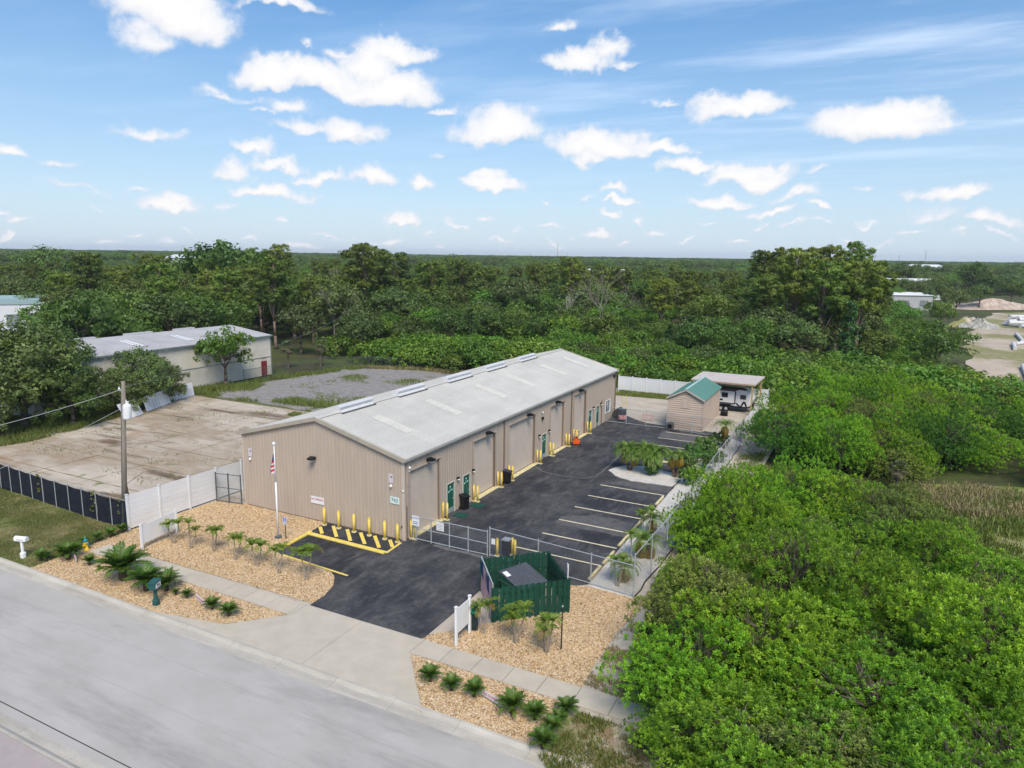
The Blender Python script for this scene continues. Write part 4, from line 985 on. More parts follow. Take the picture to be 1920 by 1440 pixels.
# right hand fence
fpts = [(14.79, -.41), (14.85, 2.6), (14.95, 5.6), (14.9, 12), (14.7, 20), (14.62, 28), (14.56, 35.)]
rf_ = pipe_fence('boundary_fence', 'tall chain link fence along the right side of the parking lot', fpts, 2.35, 3.0, galv, wire, 'fence', ('top',))
b = MB((fpts[0][0], fpts[0][1], 0))
pts = []
for (a, c) in zip(fpts, fpts[1:]):
    n = max(1, int(abs(c[1]-a[1])/1.0))
    for i in range(n): t_ = i/n; pts.append((a[0]+(c[0]-a[0])*t_+.05+.06*math.sin(i*2.1), a[1]+(c[1]-a[1])*t_, .04))
b.path(pts, [.04]*len(pts), 5); b.obj('edging_roll', black_pl, rf_)
# white slatted fence further up
wf = thing('white_slat_fence', 'white vinyl fence of upright slats beside the shell yard', 'fence', (14.55, 35.2, 0)); WL[wf.name] = Vector((14.55, 35.2, 0)); wo = (14.55, 35.2, 0)
n = 112; slat = MB().box(-.012, .012, 0, .125, .12, 1.95).mesh('slat', white_v)
for i in range(n):
    y = 35.3+i*.185; newobj('slat', slat, wf, (-.25*(i/n), y-35.2, 0))
for i in range(9):
    y = 35.2+i*2.62; x = 14.55-.25*(y-35.2)/21; MB(wo).box(x-.065, x+.065, y-.065, y+.065, 0, 2.05).prism([(x-.08, y-.08), (x+.08, y-.08), (x+.08, y+.08), (x-.08, y+.08)], 2.05, 2.1).obj('fence_post', white_v, wf)
for z in (.15, 1.0, 1.9): MB(wo).bar((14.52, 35.2, z), (14.28, 56.1, z), .05, .14).obj('rail', white_v, wf)
# far white vinyl fence
vf = thing('far_white_fence', 'long white vinyl privacy fence at the back of the yard', 'fence', (-4.6, 55.2, 0)); WL[vf.name] = Vector((-4.6, 55.2, 0)); vo = (-4.6, 55.2, 0)
n = 10
for i in range(n):
    x0, x1 = -4.6+i*1.885, -4.6+(i+1)*1.885
    b = MB(vo); m_ = int((x1-x0-.13)/.15)
    for k in range(m_):
        a = x0+.07+k*(x1-x0-.13)/m_; b.box(a+.004, a+(x1-x0-.13)/m_-.004, 55.17, 55.2, .12, 1.85)
    b.obj('fence_panel', white_v, vf)
    MB(vo).box(x0-.065, x0+.065, 55.12, 55.25, 0, 2.0).prism([(x0-.08, 55.1), (x0+.08, 55.1), (x0+.08, 55.27), (x0-.08, 55.27)], 2.0, 2.06).obj('fence_post', white_v, vf)
    MB(vo).box(x0+.065, x1-.065, 55.15, 55.22, 1.85, 1.95).obj('rail', white_v, vf)
# white fence by the front gravel, planks laid level
lf = thing('white_privacy_fence', 'white vinyl privacy fence between front gravel and cracked lot', 'fence', (-16.3, -7.0, 0)); WL[lf.name] = Vector((-16.3, -7.0, 0)); lo = (-16.3, -7.0, 0)
n = 6; ye = 6.4
for i in range(n):
    y0, y1 = -7.0+(ye+7)*i/n, -7.0+(ye+7)*(i+1)/n; x0, x1 = -16.3+.35*i/n, -16.3+.35*(i+1)/n
    zz = .08
    for k in range(7):
        MB(lo).bar((x0, y0+.06, zz+.16), (x1, y1-.06, zz+.16), .03, .312).obj('fence_plank', white_v, lf); zz += .318
    MB(lo).box(x0-.06, x0+.06, y0-.06, y0+.06, 0, 2.34).prism([(x0-.075, y0-.075), (x0+.075, y0-.075), (x0+.075, y0+.075), (x0-.075, y0+.075)], 2.34, 2.39).obj('fence_post', white_v, lf)
lg = pipe_fence('side_gate', 'narrow grey pipe gate closing the gap beside the tan warehouse', [(-15.8, -.62), (-13.75, -.25)], 2.1, 1.05, galv_dk, wire, 'gate', ('top', 'mid', 'bottom'), pr=.05)
MB().box(-15.8, -13.75, .5, 1.4, 0, .09).obj('concrete_pad', concrete)['kind'] = 'structure'
# black screened fence along the lawn
screen = mat('black_screen_cloth', (.012, .016, .026), .85, var=.35, vs=2.0, fine=.2, bs=8)
bf = thing('screened_fence', 'chain link fence covered in black screen cloth along the lawn', 'fence', (-44, -5.8, 0)); WL[bf.name] = Vector((-44, -5.8, 0)); bo = (-44, -5.8, 0)
bp_ = [(-44, -5.8), (-38, -6.0), (-32, -6.2), (-26, -6.6), (-19.5, -6.95), (-16.45, -6.95)]
rr_ = random.Random(3)
for (a, c) in zip(bp_, bp_[1:]):
    n = max(1, round((c[0]-a[0])/1.5))
    for i in range(n):
        p = Vector((a[0]+(c[0]-a[0])*i/n, a[1]+(c[1]-a[1])*i/n, 0)); q = Vector((a[0]+(c[0]-a[0])*(i+1)/n, a[1]+(c[1]-a[1])*(i+1)/n, 0))
        MB(bo).tube(p+Vector((0, -.05, 0)), p+Vector((0, -.05, 2.0)), .03, n=6).obj('fence_post', galv, bf)
        b = MB(bo); m_ = 6
        for k in range(m_):
            u0, u1 = p+(q-p)*k/m_, p+(q-p)*(k+1)/m_; w0 = .03*math.sin(k*2.1+i); w1 = .03*math.sin((k+1)*2.1+i) if k < m_-1 else .03*math.sin(i+1)
            if k == 0: w0 = .03*math.sin(i)
            s0, s1 = -.05*math.sin(math.pi*k/m_), -.05*math.sin(math.pi*(k+1)/m_)
            b.face([(u0.x, u0.y+w0, .05), (u1.x, u1.y+w1, .05), (u1.x, u1.y, 1.85+s1), (u0.x, u0.y, 1.85+s0)])
        b.obj('screen_panel', screen, bf)
MB(bo).path([(x, y, 1.92) for x, y in bp_], [.022]*6, 5).obj('rail', galv, bf)
# fence at the far end of the left lot
pipe_fence('old_lot_fence', 'weathered chain link fence round the far grey gravel lot', [(-51.3, 34.5), (-50.9, 41.9), (-50.3, 49.5), (-45.2, 54.0), (-35.4, 56.8), (-27, 57.5), (-12, 58)], 1.6, 3.0, galv_dk, wire_dk, 'fence', ('top',))
# fallen white fence panels by the cream warehouse
for i, (x0, y0, x1, y1, tl, lb) in enumerate(((-45.6, 15.6, -47.6, 20.2, .25, 'leaning white fence panel under the bushes by the cream warehouse'), (-44.0, 12.0, -45.2, 14.9, .5, 'fallen white slat panel beside the dark oaks'), (-48.2, 20.6, -49.0, 24.6, .15, 'propped white fence panel nearest the cream wall'))):
    t = thing('fence_panel_leaning', lb, 'fence panel', (x0, y0, 0)); d = Vector((x1-x0, y1-y0, 0)); n = 9; nn = Vector((-d.y, d.x, 0)).normalized()*tl
    for k in range(n):
        a = d*(k/n); MB().obox(a+d/n/2+nn*.8+Vector((0, 0, .85)), d/n*.44, nn*.9+Vector((0, 0, .8)), nn.normalized()*.015).obj('slat', white_v, t)
    for z in (.3, 1.4): MB().bar(nn*z+Vector((0, 0, z)), d+nn*z+Vector((0, 0, z)), .04, .1).obj('rail', white_v, t)
# far gate in front of the shed
fg = pipe_fence('yard_gate', 'chain link gate across the end of the asphalt by the tan warehouse', [(.15, 37.0), (6.65, 37.0)], 1.65, 2.1, galv, wire, 'gate', ('top', 'bottom'))
pipe_fence('yard_fence', 'chain link fence in front of the green roofed shed', [(6.85, 36.95), (14.4, 36.0)], 1.75, 2.5, galv, wire, 'fence', ('top', 'mid', 'bottom'))

# ---------------- dumpster enclosure ----------------
EA, EB, EC, ED = Vector((9.54, -6.14, 0)), Vector((12.37, -3.46, 0)), Vector((10.16, -.98, 0)), Vector((7.46, -3.58, 0))
MB().prism([G(804, 1190), (ED.x-.02, ED.y-.02), (EC.x, EC.y), (EB.x, EB.y), (EA.x, EA.y), G(862, 1181), G(830, 1186)], -.05, .03).obj('concrete_apron', mat('apron_concrete', (.46, .40, .33), .9, var=.12, vs=.8, fine=.06, bs=25))['kind'] = 'structure'
en = thing('dumpster_enclosure', 'dark green board on board fence enclosure round the dumpster', 'enclosure', tuple(EA)); WL[en.name] = EA
def board_fence(a, c, h, parent, off, ends):
    d = (c-a); L = d.length; d.normalize(); nn = Vector((-d.y, d.x, 0)); n = int(L/.145)
    for z in (.3, .95, 1.5): MB(off).bar(a+Vector((0, 0, z)), c+Vector((0, 0, z)), .04, .09).obj('rail', green_b, parent)
    for i in range(n):
        p = a+d*(L*(i+.5)/n); s = .042 if i % 2 else -.042; hh = h+(.0 if i % 2 else .02)+rb.uniform(-.012, .012)
        b = MB(off); w_ = .072; q = p+nn*s
        b.obox(q+Vector((0, 0, hh/2+.03)), d*w_, nn*.011, Vector((0, 0, hh/2)))
        b.obj('fence_board', green_b, parent)
    for p in ends: MB(off).box(p.x-.06, p.x+.06, p.y-.06, p.y+.06, 0, h+.06).obj('fence_post', green_b, parent)
board_fence(EA, EB, 1.72, en, tuple(EA), (EA, EB)); board_fence(EC, EB, 1.72, en, tuple(EA), (EC,)); board_fence(ED, EC, 1.78, en, tuple(EA), (ED,))
gd = (EA-ED); gl = gd.length; gu = gd.normalized(); gn = Vector((-gu.y, gu.x, 0))
gt = thing('enclosure_gate', 'steel framed gate of the green enclosure hung with two flag banners', 'gate', tuple(ED)); WL[gt.name] = ED
for k in (0, 1):
    a, c = ED+gu*(.08+k*gl/2), ED+gu*(gl/2*(k+1)-.06)
    b = MB(tuple(ED))
    for p, q in ((a+Vector((0, 0, 1.95)), c+Vector((0, 0, 1.95))), (a+Vector((0, 0, .15)), c+Vector((0, 0, .15))), (a+Vector((0, 0, .1)), a+Vector((0, 0, 2.0))), (c+Vector((0, 0, .1)), c+Vector((0, 0, 2.0)))): b.tube(p, q, .03, n=6)
    b.obj('gate_frame', mat('pale_steel', (.55, .60, .60), .4, metal=.3), gt)
flagr = mat('flag_red', (.42, .045, .07), .8, var=.1); flagw = mat('flag_white', (.66, .60, .62), .8, var=.05); flagb = mat('flag_blue', (.035, .05, .15), .8, var=.1)
def flag_mesh(w_, h_, wave=.02, nx=8, vertical=False):
    "thirteen stripes and a starred canton; x along the fly, z up, origin at the top hoist corner"
    b = MB(); f = lambda u: wave*math.sin(u*9)
    for s in range(13):
        z0, z1 = -h_*s/13, -h_*(s+1)/13
        for i in range(nx):
            u0, u1 = i/nx, (i+1)/nx
            mi = 2 if (s < 7 and u0 < .4-1e-6) else (0 if s % 2 == 0 else 1)
            b.face([(u0*w_, f(u0), z0), (u0*w_, f(u0), z1), (u1*w_, f(u1), z1), (u1*w_, f(u1), z0)], mi)
    for r_ in range(5):
        for c_ in range(6):
            x, z = w_*(.035+c_*.065), -h_*(.05+r_*.105); y = f(x/w_)-.006; q = h_*.016
            b.face([(x-q, y, z), (x, y, z-q), (x+q, y, z), (x, y, z+q)], 1)
    return b.mesh('flag', [flagr, flagw, flagb])
bm_ = flag_mesh(1.75, gl/2-.2, .015)
for k in (0, 1):
    p = ED+gu*(.16+k*gl/2)-gn*.05
    o = newobj('flag_banner', bm_, gt, tuple(p-ED+Vector((0, 0, 1.9))))
    # hung with the fly pointing down: x axis -> -z, z axis -> -gu
    o.rotation_euler = Matrix(((-0, -gn.x, -gu.x), (-0, -gn.y, -gu.y), (-1, 0, 0))).to_euler()
ds = thing('dumpster', 'green steel dumpster with ribbed black lid inside the enclosure', 'dumpster', (9.78, -3.32, .03), rz=rad(66))
b = MB()
pf = [(-.72, .12), (-.78, 1.0), (.80, 1.36), (.62, .12)]
n = len(b.v); b.v += [(-.86, y, z) for y, z in pf]+[(.86, y, z) for y, z in pf]
for f in ((0,1,2,3),(7,6,5,4),(0,4,5,1),(1,5,6,2),(2,6,7,3),(3,7,4,0)): b.f.append(tuple(n+i for i in f)); b.m.append(0)
for x in (-.6, 0, .6): b.box(x-.04, x+.04, -.84, -.74, .2, .95)
for s in (-1, 1): b.box(s*.86, s*.96, -.3, .3, .55, .75)
b.obj('bin_body', green_bin, ds)
b = MB(); nr = 11; zt_ = lambda y: 1.04+(y+.84)*.225
for i in range(nr):
    y0, y1 = -.84+i*1.68/nr, -.84+(i+1)*1.68/nr; ym = (y0+y1)/2
    for a, c, za, zc in ((y0, ym-.035, 0, 0), (ym-.035, ym-.015, 0, .05), (ym-.015, ym+.015, .05, .05), (ym+.015, ym+.035, .05, 0), (ym+.035, y1, 0, 0)):
        b.face([(-.92, a, zt_(a)+za), (.92, a, zt_(a)+za), (.92, c, zt_(c)+zc), (-.92, c, zt_(c)+zc)])
b.box(-.92, .92, -.87, -.84, .96, 1.06); b.box(-.92, .92, .84, .9, 1.30, 1.44); b.box(-.945, -.92, -.85, .85, 1.0, 1.03)
b.obj('lid', mat('lid_plastic', (.085, .095, .115), .4, var=.15), ds)
MB().obox((-.72, .45, 1.04+1.29*.225+.07), (.14, 0, 0), (0, .2, .045), (0, 0, .006)).obj('sticker', white_p, ds)
for s in (-.8, .8): MB().tube((s-.04, -.6, .08), (s+.04, -.6, .08), .08, n=10).obj('caster', black_pl, ds)
bn = thing('wheelie_bin', 'dark green wheelie bin behind the right blank sign', 'bin', (*G(886, 1180), .03), rz=rad(30))
MB().prism([(-.25, -.25), (.25, -.25), (.25, .28), (-.25, .28)], .1, .95).obj('bin_body', mat('dark_bin', (.015, .03, .03), .5), bn); MB().obox((0, 0, 1.0), (.3, 0, 0), (0, .34, .03), (0, 0, .04)).obj('lid', green_bin, bn)
for s in (-1, 1): MB().tube((s*.2, .28, .1), (s*.27, .28, .1), .1, n=10).obj('wheel', black_pl, bn)

# ---------------- posts, signs, poles ----------------
bol = thing('bollard', 'leftmost yellow steel bollard on the striped area, next to the gravel', 'bollard', (-6.08, -.42, .0), 'yellow bollards along the front wall')
MB().tube((0, 0, 0), (0, 0, 1.15), .085, n=14).lathe([(.085, 1.15), (.07, 1.2), (.03, 1.225)], (0, 0, 0), 14).obj('post', yellow, bol, True); MB().tube((0, 0, 0), (0, 0, .07), .16, n=14).obj('base_plate', yellow_w, bol)
NB = ['second yellow bollard from the gravel on the striped area', 'third yellow bollard from the gravel, left of the middle of the stripes', 'fourth yellow bollard, right of the middle of the stripes', 'fifth yellow bollard, one short of the warehouse corner', 'yellow bollard closest to the warehouse corner']
for x, lb in zip((-4.88, -3.64, -2.42, -1.22, -.25), NB): copy_thing(bol, (x, -.42, 0), 0, lb)
pg = thing('guard_posts', 'joined pair of yellow guard posts left of the slatted roll up door', 'guard posts', (.16, .47, .0), 'yellow guard post pairs at the roll up doors')
MB().box(-.12, .46, -.12, .12, 0, .07).obj('base_plate', yellow_w, pg)
for x in (0, .32): MB().tube((x, 0, .05), (x, 0, 1.2), .07, n=12).lathe([(.07, 1.2), (.03, 1.25)], (x, 0, 0), 12).obj('post', yellow, pg, True)
for y, lb in ((4.18, 'pair of yellow guard posts right of the slatted roll up door'), (8.28, 'pair of yellow guard posts left of the second roll up door'), (11.98, 'pair of yellow guard posts right of the second roll up door'), (13.85, 'pair of yellow guard posts left of the widest roll up door'), (19.15, 'pair of yellow guard posts right of the widest roll up door'), (21.85, 'pair of yellow guard posts left of the fourth roll up door'), (25.55, 'pair of yellow guard posts right of the fourth roll up door'), (27.45, 'pair of yellow guard posts left of the farthest roll up door, by the orange mower'), (31.15, 'pair of yellow guard posts right of the farthest roll up door')):
    copy_thing(pg, (.16, y, 0), 0, lb)
kp = thing('keypad_stand', 'black call box inside the front gate', 'keypad', (6.62, .95, 0)); MB().prism([(-.22, -.2), (.22, -.2), (.22, .2), (-.22, .2)], .3, 1.05).tube((0, 0, 0), (0, 0, .4), .07).obj('pedestal', black_pl, kp); MB().obox((0, 0, 1.08), (.25, 0, 0), (0, .24, 0), (0, 0, .03)).obj('cap', galv, kp)
for x, y, lb in ((6.1, .75, 'slim yellow post left of the black call box'), (6.85, 1.25, 'taller yellow post behind the black call box'), (7.12, 1.05, 'yellow post right of the black call box')):
    c = copy_thing(bol, (x, y, 0), 0, lb, .92); c['group'] = 'yellow posts round the call box'
fp = thing('flagpole', 'white flagpole with a small limp striped flag in the front gravel', 'flagpole', (-7.19, -3.37, 0))
MB().tube((0, 0, 0), (0, 0, 3.6), .055, n=10).tube((0, 0, 3.6), (0, 0, 5.95), .04, .032, n=10).obj('pole', white_p, fp, True); MB().lathe([(.02, 5.95), (.09, 6.0), (.1, 6.08), (.05, 6.16)], (0, 0, 0), 10).obj('finial', white_p, fp); MB().tube((0, 0, .0), (0, 0, .06), .24, n=14).obj('base_plate', galv_dk, fp)
fm = bpy.data.meshes.new('flag'); b = MB()
for i in range(9):
    t = i/9
    for k in range(4):
        x0, x1 = -.04-.11*k*(1-.0), -.04-.11*(k+1); y0, y1 = .05*math.sin(k*2.), .05*math.sin((k+1)*2.)
        z0 = 5.45-t*1.25-.06*k; z1 = 5.45-(t+1/9)*1.25-.06*k
        sh = .35+.65*min(1, t*1.6); mi = 2 if i < 3 else (0 if (i+k//3) % 2 else 1)
        b.face([(x0*sh, y0, z0), (x1*sh, y1, z0-.05), (x1*sh, y1, z1-.05), (x0*sh, y0, z1)], mi)
b.obj('flag', [flagr, flagw, flagb], fp)
ps = thing('parking_sign', 'small blue and white disabled parking sign on a rusty post', 'sign', (*G(536, 1011), 0)); MB().box(-.02, .02, -.02, .02, 0, 1.35).obj('sign_post', mat('rusty_steel', (.12, .07, .04), .8, var=.3, vs=8), ps)
MB().box(-.15, .15, -.035, -.02, .98, 1.45).obj('sign_plate', mat('pale_blue_plate', (.52, .58, .74), .5), ps); MB().box(-.11, .11, -.04, -.036, 1.2, 1.4).obj('blue_field', mat('sign_blue', (.08, .16, .55), .5), ps)
b = MB(); b.tube((-.01, -.041, 1.36), (-.01, -.045, 1.36), .018, n=8).box(-.02, 0, -.045, -.041, 1.28, 1.34); 
for k in range(9): a = k*.6-.5; b.obox((.005+.045*math.cos(a), -.043, 1.265+.04*math.sin(a)), (.012, 0, 0), (0, .002, 0), (0, 0, .012))
b.obj('wheelchair_symbol', white_p, ps)
def blank_sign(p, q, label, h=1.95, z0=.85, ht=1.0):
    p, q = Vector((*p, 0)), Vector((*q, 0)); t = thing('blank_sign', label, 'sign', tuple(p)); WL[t.name] = p
    for s in (p, q): MB(tuple(p)).box(s.x-.055, s.x+.055, s.y-.055, s.y+.055, 0, h).prism([(s.x-.07, s.y-.07), (s.x+.07, s.y-.07), (s.x+.07, s.y+.07), (s.x-.07, s.y+.07)], h, h+.05).obj('sign_post', white_p, t)
    MB(tuple(p)).bar(p+Vector((0, 0, z0+ht/2)), q+Vector((0, 0, z0+ht/2)), .04, ht).obj('sign_board', white_p, t)
    return t
blank_sign(G(855.5, 1210), G(880.5, 1186), 'blank white sign on two posts beside the driveway and green bin', 1.85, .55, 1.2)
blank_sign(G(267, 1031), G(332, 1000), 'blank white sign on two posts in the left gravel near the palms', 1.55, .35, 1.15)
lp = thing('leaning_post', 'thin black post standing alone in the right gravel', 'post', (*G(1052, 1218), 0)); MB().tube((0, 0, 0), (.02, 0, 2.1), .035, n=6).obj('post', mat('dark_post', (.03, .035, .03), .6), lp); MB().lathe([(.05, 2.1), (.03, 2.16)], (.02, 0, 0), 8).obj('cap', galv, lp)
ts = thing('arched_sign', 'narrow white sign with dark lettering on the enclosure corner', 'sign', (12.2, -3.15, 0)); MB().tube((0, 0, 0), (0, 0, 2.4), .03).obj('sign_post', galv, ts)
b = MB(); b.prism([(-.16, 1.6), (.16, 1.6), (.16, 2.3), (.1, 2.42), (-.1, 2.42), (-.16, 2.3)], -.015, .015)
b.v = [(x, z-.04, y) for x, y, z in b.v]; o = b.obj('sign_plate', white_p, ts); o.rotation_euler = (0, 0, rad(-60))
for k in range(3): o = MB().box(-.1, .1, -.062, -.057, 1.75+k*.18, 1.83+k*.18).obj('printed_line', MATS['blue_ink'], ts); o.rotation_euler = (0, 0, rad(-60))
def low_sign(px, py, txt, label, rz=-8):
    t = thing('low_sign', label, 'sign', (*G(px, py), .02), 'low white signs in the roadside gravel', rad(rz)); t['group'] = 'low white signs in the roadside gravel'
    MB().obox((0, 0, .22), (.55, 0, 0), (0, .012, 0), (0, 0, .13)).obj('sign_board', mat('faded_sign_board', (.70, .64, .66), .6), t)
    for s in (-.4, .4): MB().box(s-.015, s+.015, -.012, .03, 0, .24).obj('stake', galv, t)
    newobj('lettering', text_mesh(txt, .15, m_=mat('faded_red_ink', (.45, .16, .20), .6)), t, (0, -.016, .22), (rad(90), 0, 0))
low_sign(922, 1318, 'NO DUMPING', 'low faded sign between sago palms right of the driveway', -16); low_sign(377, 1133, 'NO PARKING', 'low faded sign left of the paired sago palms', -18); low_sign(140, 1050, 'NO DUMPING', 'low faded sign beside the far left sago palm', -22)

# mailboxes and hydrant
mbx = thing('green_mailbox', 'dark green mailbox on a post bearing the number 743', 'mailbox', (*G(293, 1134), 0), rz=rad(26))
gmx = mat('mailbox_green', (.02, .09, .085), .45, var=.1)
MB().lathe([(.17, 0), (.17, .28), (.14, .34)], (0, 0, 0), 10).tube((0, 0, .3), (0, 0, .95), .095, n=8).obj('post', gmx, mbx)
b = MB(); b.box(-.17, .17, -.28, .28, .92, 1.24); b.prism([(-.2, -.32), (.2, -.32), (.2, .32), (-.2, .32)], 1.24, 1.30); b.obj('mail_box', gmx, mbx)
MB().box(.171, .182, -.22, .24, .96, 1.20).obj('number_plate', white_p, mbx); newobj('lettering', text_mesh('743', .19), mbx, (.188, .01, 1.08), (rad(90), 0, rad(90)))
wmb = thing('white_mailbox', 'white plastic mailbox on a stepped post at the lawn edge', 'mailbox', (*G(44, 1045), -.02), rz=rad(18))
MB().lathe([(.16, 0), (.16, .3), (.12, .34)], (0, 0, 0), 8).tube((0, 0, .3), (0, 0, 1.05), .085, n=8).obj('post', white_p, wmb)
b = MB(); pr = [(-.14, 1.05), (-.14, 1.2), (-.09, 1.28), (0, 1.31), (.09, 1.28), (.14, 1.2), (.14, 1.05)]
n = len(pr)
for i in range(n):
    j = (i+1) % n; b.face([(-.38, pr[i][0], pr[i][1]), (-.38, pr[j][0], pr[j][1]), (.38, pr[j][0], pr[j][1]), (.38, pr[i][0], pr[i][1])])
b.face([(-.38, y, z) for y, z in pr]); b.face([(.38, y, z) for y, z in pr[::-1]]); b.obj('mail_box', white_p, wmb)
MB().box(-.2, .2, -.145, -.14, 1.12, 1.15).obj('slot', mat('slot_grey', (.2, .2, .2), .5), wmb)
hy = thing('fire_hydrant', 'yellow fire hydrant with a blue bonnet near the sidewalk end', 'hydrant', (*G(162, 1031), 0), rz=rad(20))
hyy = mat('hydrant_yellow', (.75, .48, .02), .4, var=.08); hyb = mat('hydrant_blue', (.01, .18, .24), .4, var=.1)
MB().lathe([(.17, 0), (.17, .05), (.12, .06), (.12, .42), (.15, .44), (.15, .5)], (0, 0, 0), 14).obj('barrel', hyy, hy, True)
MB().lathe([(.15, .5), (.145, .58), (.10, .67), (.04, .71), (.04, .76)], (0, 0, 0), 14).obj('bonnet', hyb, hy, True)
for s in (-1, 1): MB().tube((s*.1, 0, .38), (s*.23, 0, .38), .06, n=10).obj('outlet', hyb, hy)
MB().tube((0, -.1, .33), (0, -.22, .33), .08, n=10).obj('pump_outlet', hyy, hy)

# utility pole with transformer
up = thing('utility_pole', 'weathered wooden utility pole with a white transformer can', 'utility pole', (-16.95, -6.85, 0)); up.rotation_euler = (-.03, .07, 0); UPX = Vector((-16.95, -6.85, 0)); WL[up.name] = UPX
wood = mat('grey_wood', (.23, .205, .17), .9, var=.2, vs=2, stretch=(6, 6, .5), fine=.15, bs=14)
MB().tube((0, 0, 0), (0, 0, 9.6), .165, .115, n=12).obj('pole', wood, up, True)
MB().lathe([(.05, 7.25), (.24, 7.3), (.25, 7.4), (.25, 8.1), (.22, 8.2), (.1, 8.26)], (.48, -.1, 0), 16).obj('transformer', mat('white_enamel', (.72, .74, .75), .35, var=.05), up, True)
b = MB().tube((.40, -.1, 8.2), (.40, -.1, 8.5), .05, .03, n=8); b.lathe([(.03, 8.2), (.06, 8.26), (.03, 8.32), (.06, 8.38), (.02, 8.44)], (.55, -.1, 0), 8).obj('bushing', white_p, up)
MB().bar((0, -.1, 7.9), (.3, -.1, 7.9), .08, .1).bar((0, -.1, 7.5), (.3, -.1, 7.5), .08, .1).obj('bracket', galv, up)
MB().bar((-.35, -.05, 9.0), (.12, -.05, 9.0), .08, .1).obj('cross_arm', galv, up); MB().lathe([(.04, 9.0), (.07, 9.06), (.04, 9.12), (.06, 9.18)], (-.33, -.05, 0), 8).obj('insulator', white_p, up)
MB().tube((-.14, -.1, 0), (-.1, -.1, 8.6), .018, n=5).obj('ground_wire', galv_dk, up)
MB().bar((-.95, 1.2, 0), (-.08, 0, 3.7), .11, .11).obj('brace', mat('pine_brace', (.45, .30, .12), .85, var=.2), up)
MB().tube((.1, -.02, 2.9), (.55, .9, 3.6), .015, n=5).obj('loose_wire', black_m, up)
wr = mat('pale_cable', (.42, .43, .44), .5); wrd = mat('cable_sheath', (.30, .30, .30), .6)
def cable(p, q, sag, r, m_, label, n=24):
    p, q = Vector(p), Vector(q); t = thing('cable', label, 'cable', tuple(p)); WL[t.name] = p
    pts = []
    for i in range(n+1):
        u = i/n; v = p+(q-p)*u; v.z -= sag*4*u*(1-u); pts.append(v)
    MB(tuple(p)).path(pts, [r]*(n+1), 5).obj('wire', m_, t)
cable((-16.65, -6.6, 8.98), (-20.0, -27, 7.9), .8, .016, wr, 'thick pale power cable running left from the pole top')
cable((-16.3, -6.6, 9.2), (-16.95-40, -6.85+75, 9.2), 1.5, .010, wrd, 'thin wire from the pole top toward the cream warehouse')
cable((-16.45, -6.6, 7.9), (-19.6, -25, 2.6), .45, .011, wr, 'lower pale cable running left below the power cable')

# bins, mower and things by the wall
def wheelie(name, label, x, y, rz, m1, m2):
    t = thing(name, label, 'bin', (x, y, .012), rz=rad(rz))
    b = MB(); n = len(b.v); pf = [(-.2, .08), (-.26, .95), (.28, .95), (.2, .08)]
    b.v += [(-.22, y_, z) for y_, z in pf]+[(.22, y_, z) for y_, z in pf]
    for f in ((0,1,2,3),(7,6,5,4),(0,4,5,1),(1,5,6,2),(2,6,7,3),(3,7,4,0)): b.f.append(tuple(n+i for i in f)); b.m.append(0)
    b.obj('bin_body', m1, t); MB().obox((0, 0, 1.0), (.27, 0, 0), (0, .32, .04), (0, 0, .035)).tube((-.2, .32, .98), (.2, .32, .98), .02).obj('lid', m2, t)
    for s in (-1, 1): MB().tube((s*.2, .24, .1), (s*.27, .24, .1), .1, n=10).obj('wheel', black_pl, t)
    return t
wheelie('trash_can', 'black wheeled trash can between the first two green doors', .42, 6.55, 70, black_pl, black_pl)
wheelie('trash_can', 'black wheeled trash can beside the second downspout', .42, 13.1, 95, black_pl, mat('navy_plastic', (.03, .03, .07), .4))
for x, y, rz, lb in ((.85, 7.6, 0, 'dark green door mat outside the second green door'), (.8, 5.4, 3, 'dark green door mat outside the first green door')):
    t = thing('door_mat', lb, 'mat', (x, y, .014), 'green door mats', rad(rz)); MB().box(-.45, .45, -.4, .4, 0, .015).obj('mat', mat('green_mat', (.01, .07, .055), .9, var=.2, vs=9), t); MB().box(-.48, .48, -.43, .43, -.001, .008).obj('mat_border', black_pl, t)
mw = thing('lawn_mower', 'orange push mower parked between guard posts of the farthest roll up doors', 'mower', (.75, 26.7, .012), rz=rad(200))
om = mat('orange_enamel', (.62, .10, .02), .4, var=.15, vs=9)
MB().prism([(-.32, -.4), (.32, -.4), (.36, 0), (.3, .42), (-.3, .42), (-.36, 0)], .1, .3).obj('deck', om, mw); MB().prism([(-.17, -.2), (.17, -.2), (.17, .2), (-.17, .2)], .3, .62).obj('engine', om, mw); MB().lathe([(.13, .62), (.13, .7), (.06, .74)], (0, 0, 0), 10).obj('engine_cap', black_m, mw)
for sx, sy in ((-1, -1), (1, -1), (-1, 1), (1, 1)): MB().tube((sx*.34, sy*.33, .14), (sx*.42, sy*.33, .14), .15, n=12).obj('wheel', black_pl, mw)
b = MB()
for s in (-.2, .2): b.tube((s, -.35, .3), (s, -.95, 1.0), .018, n=6)
b.tube((-.2, -.95, 1.0), (.2, -.95, 1.0), .02, n=6).obj('handle', black_m, mw)
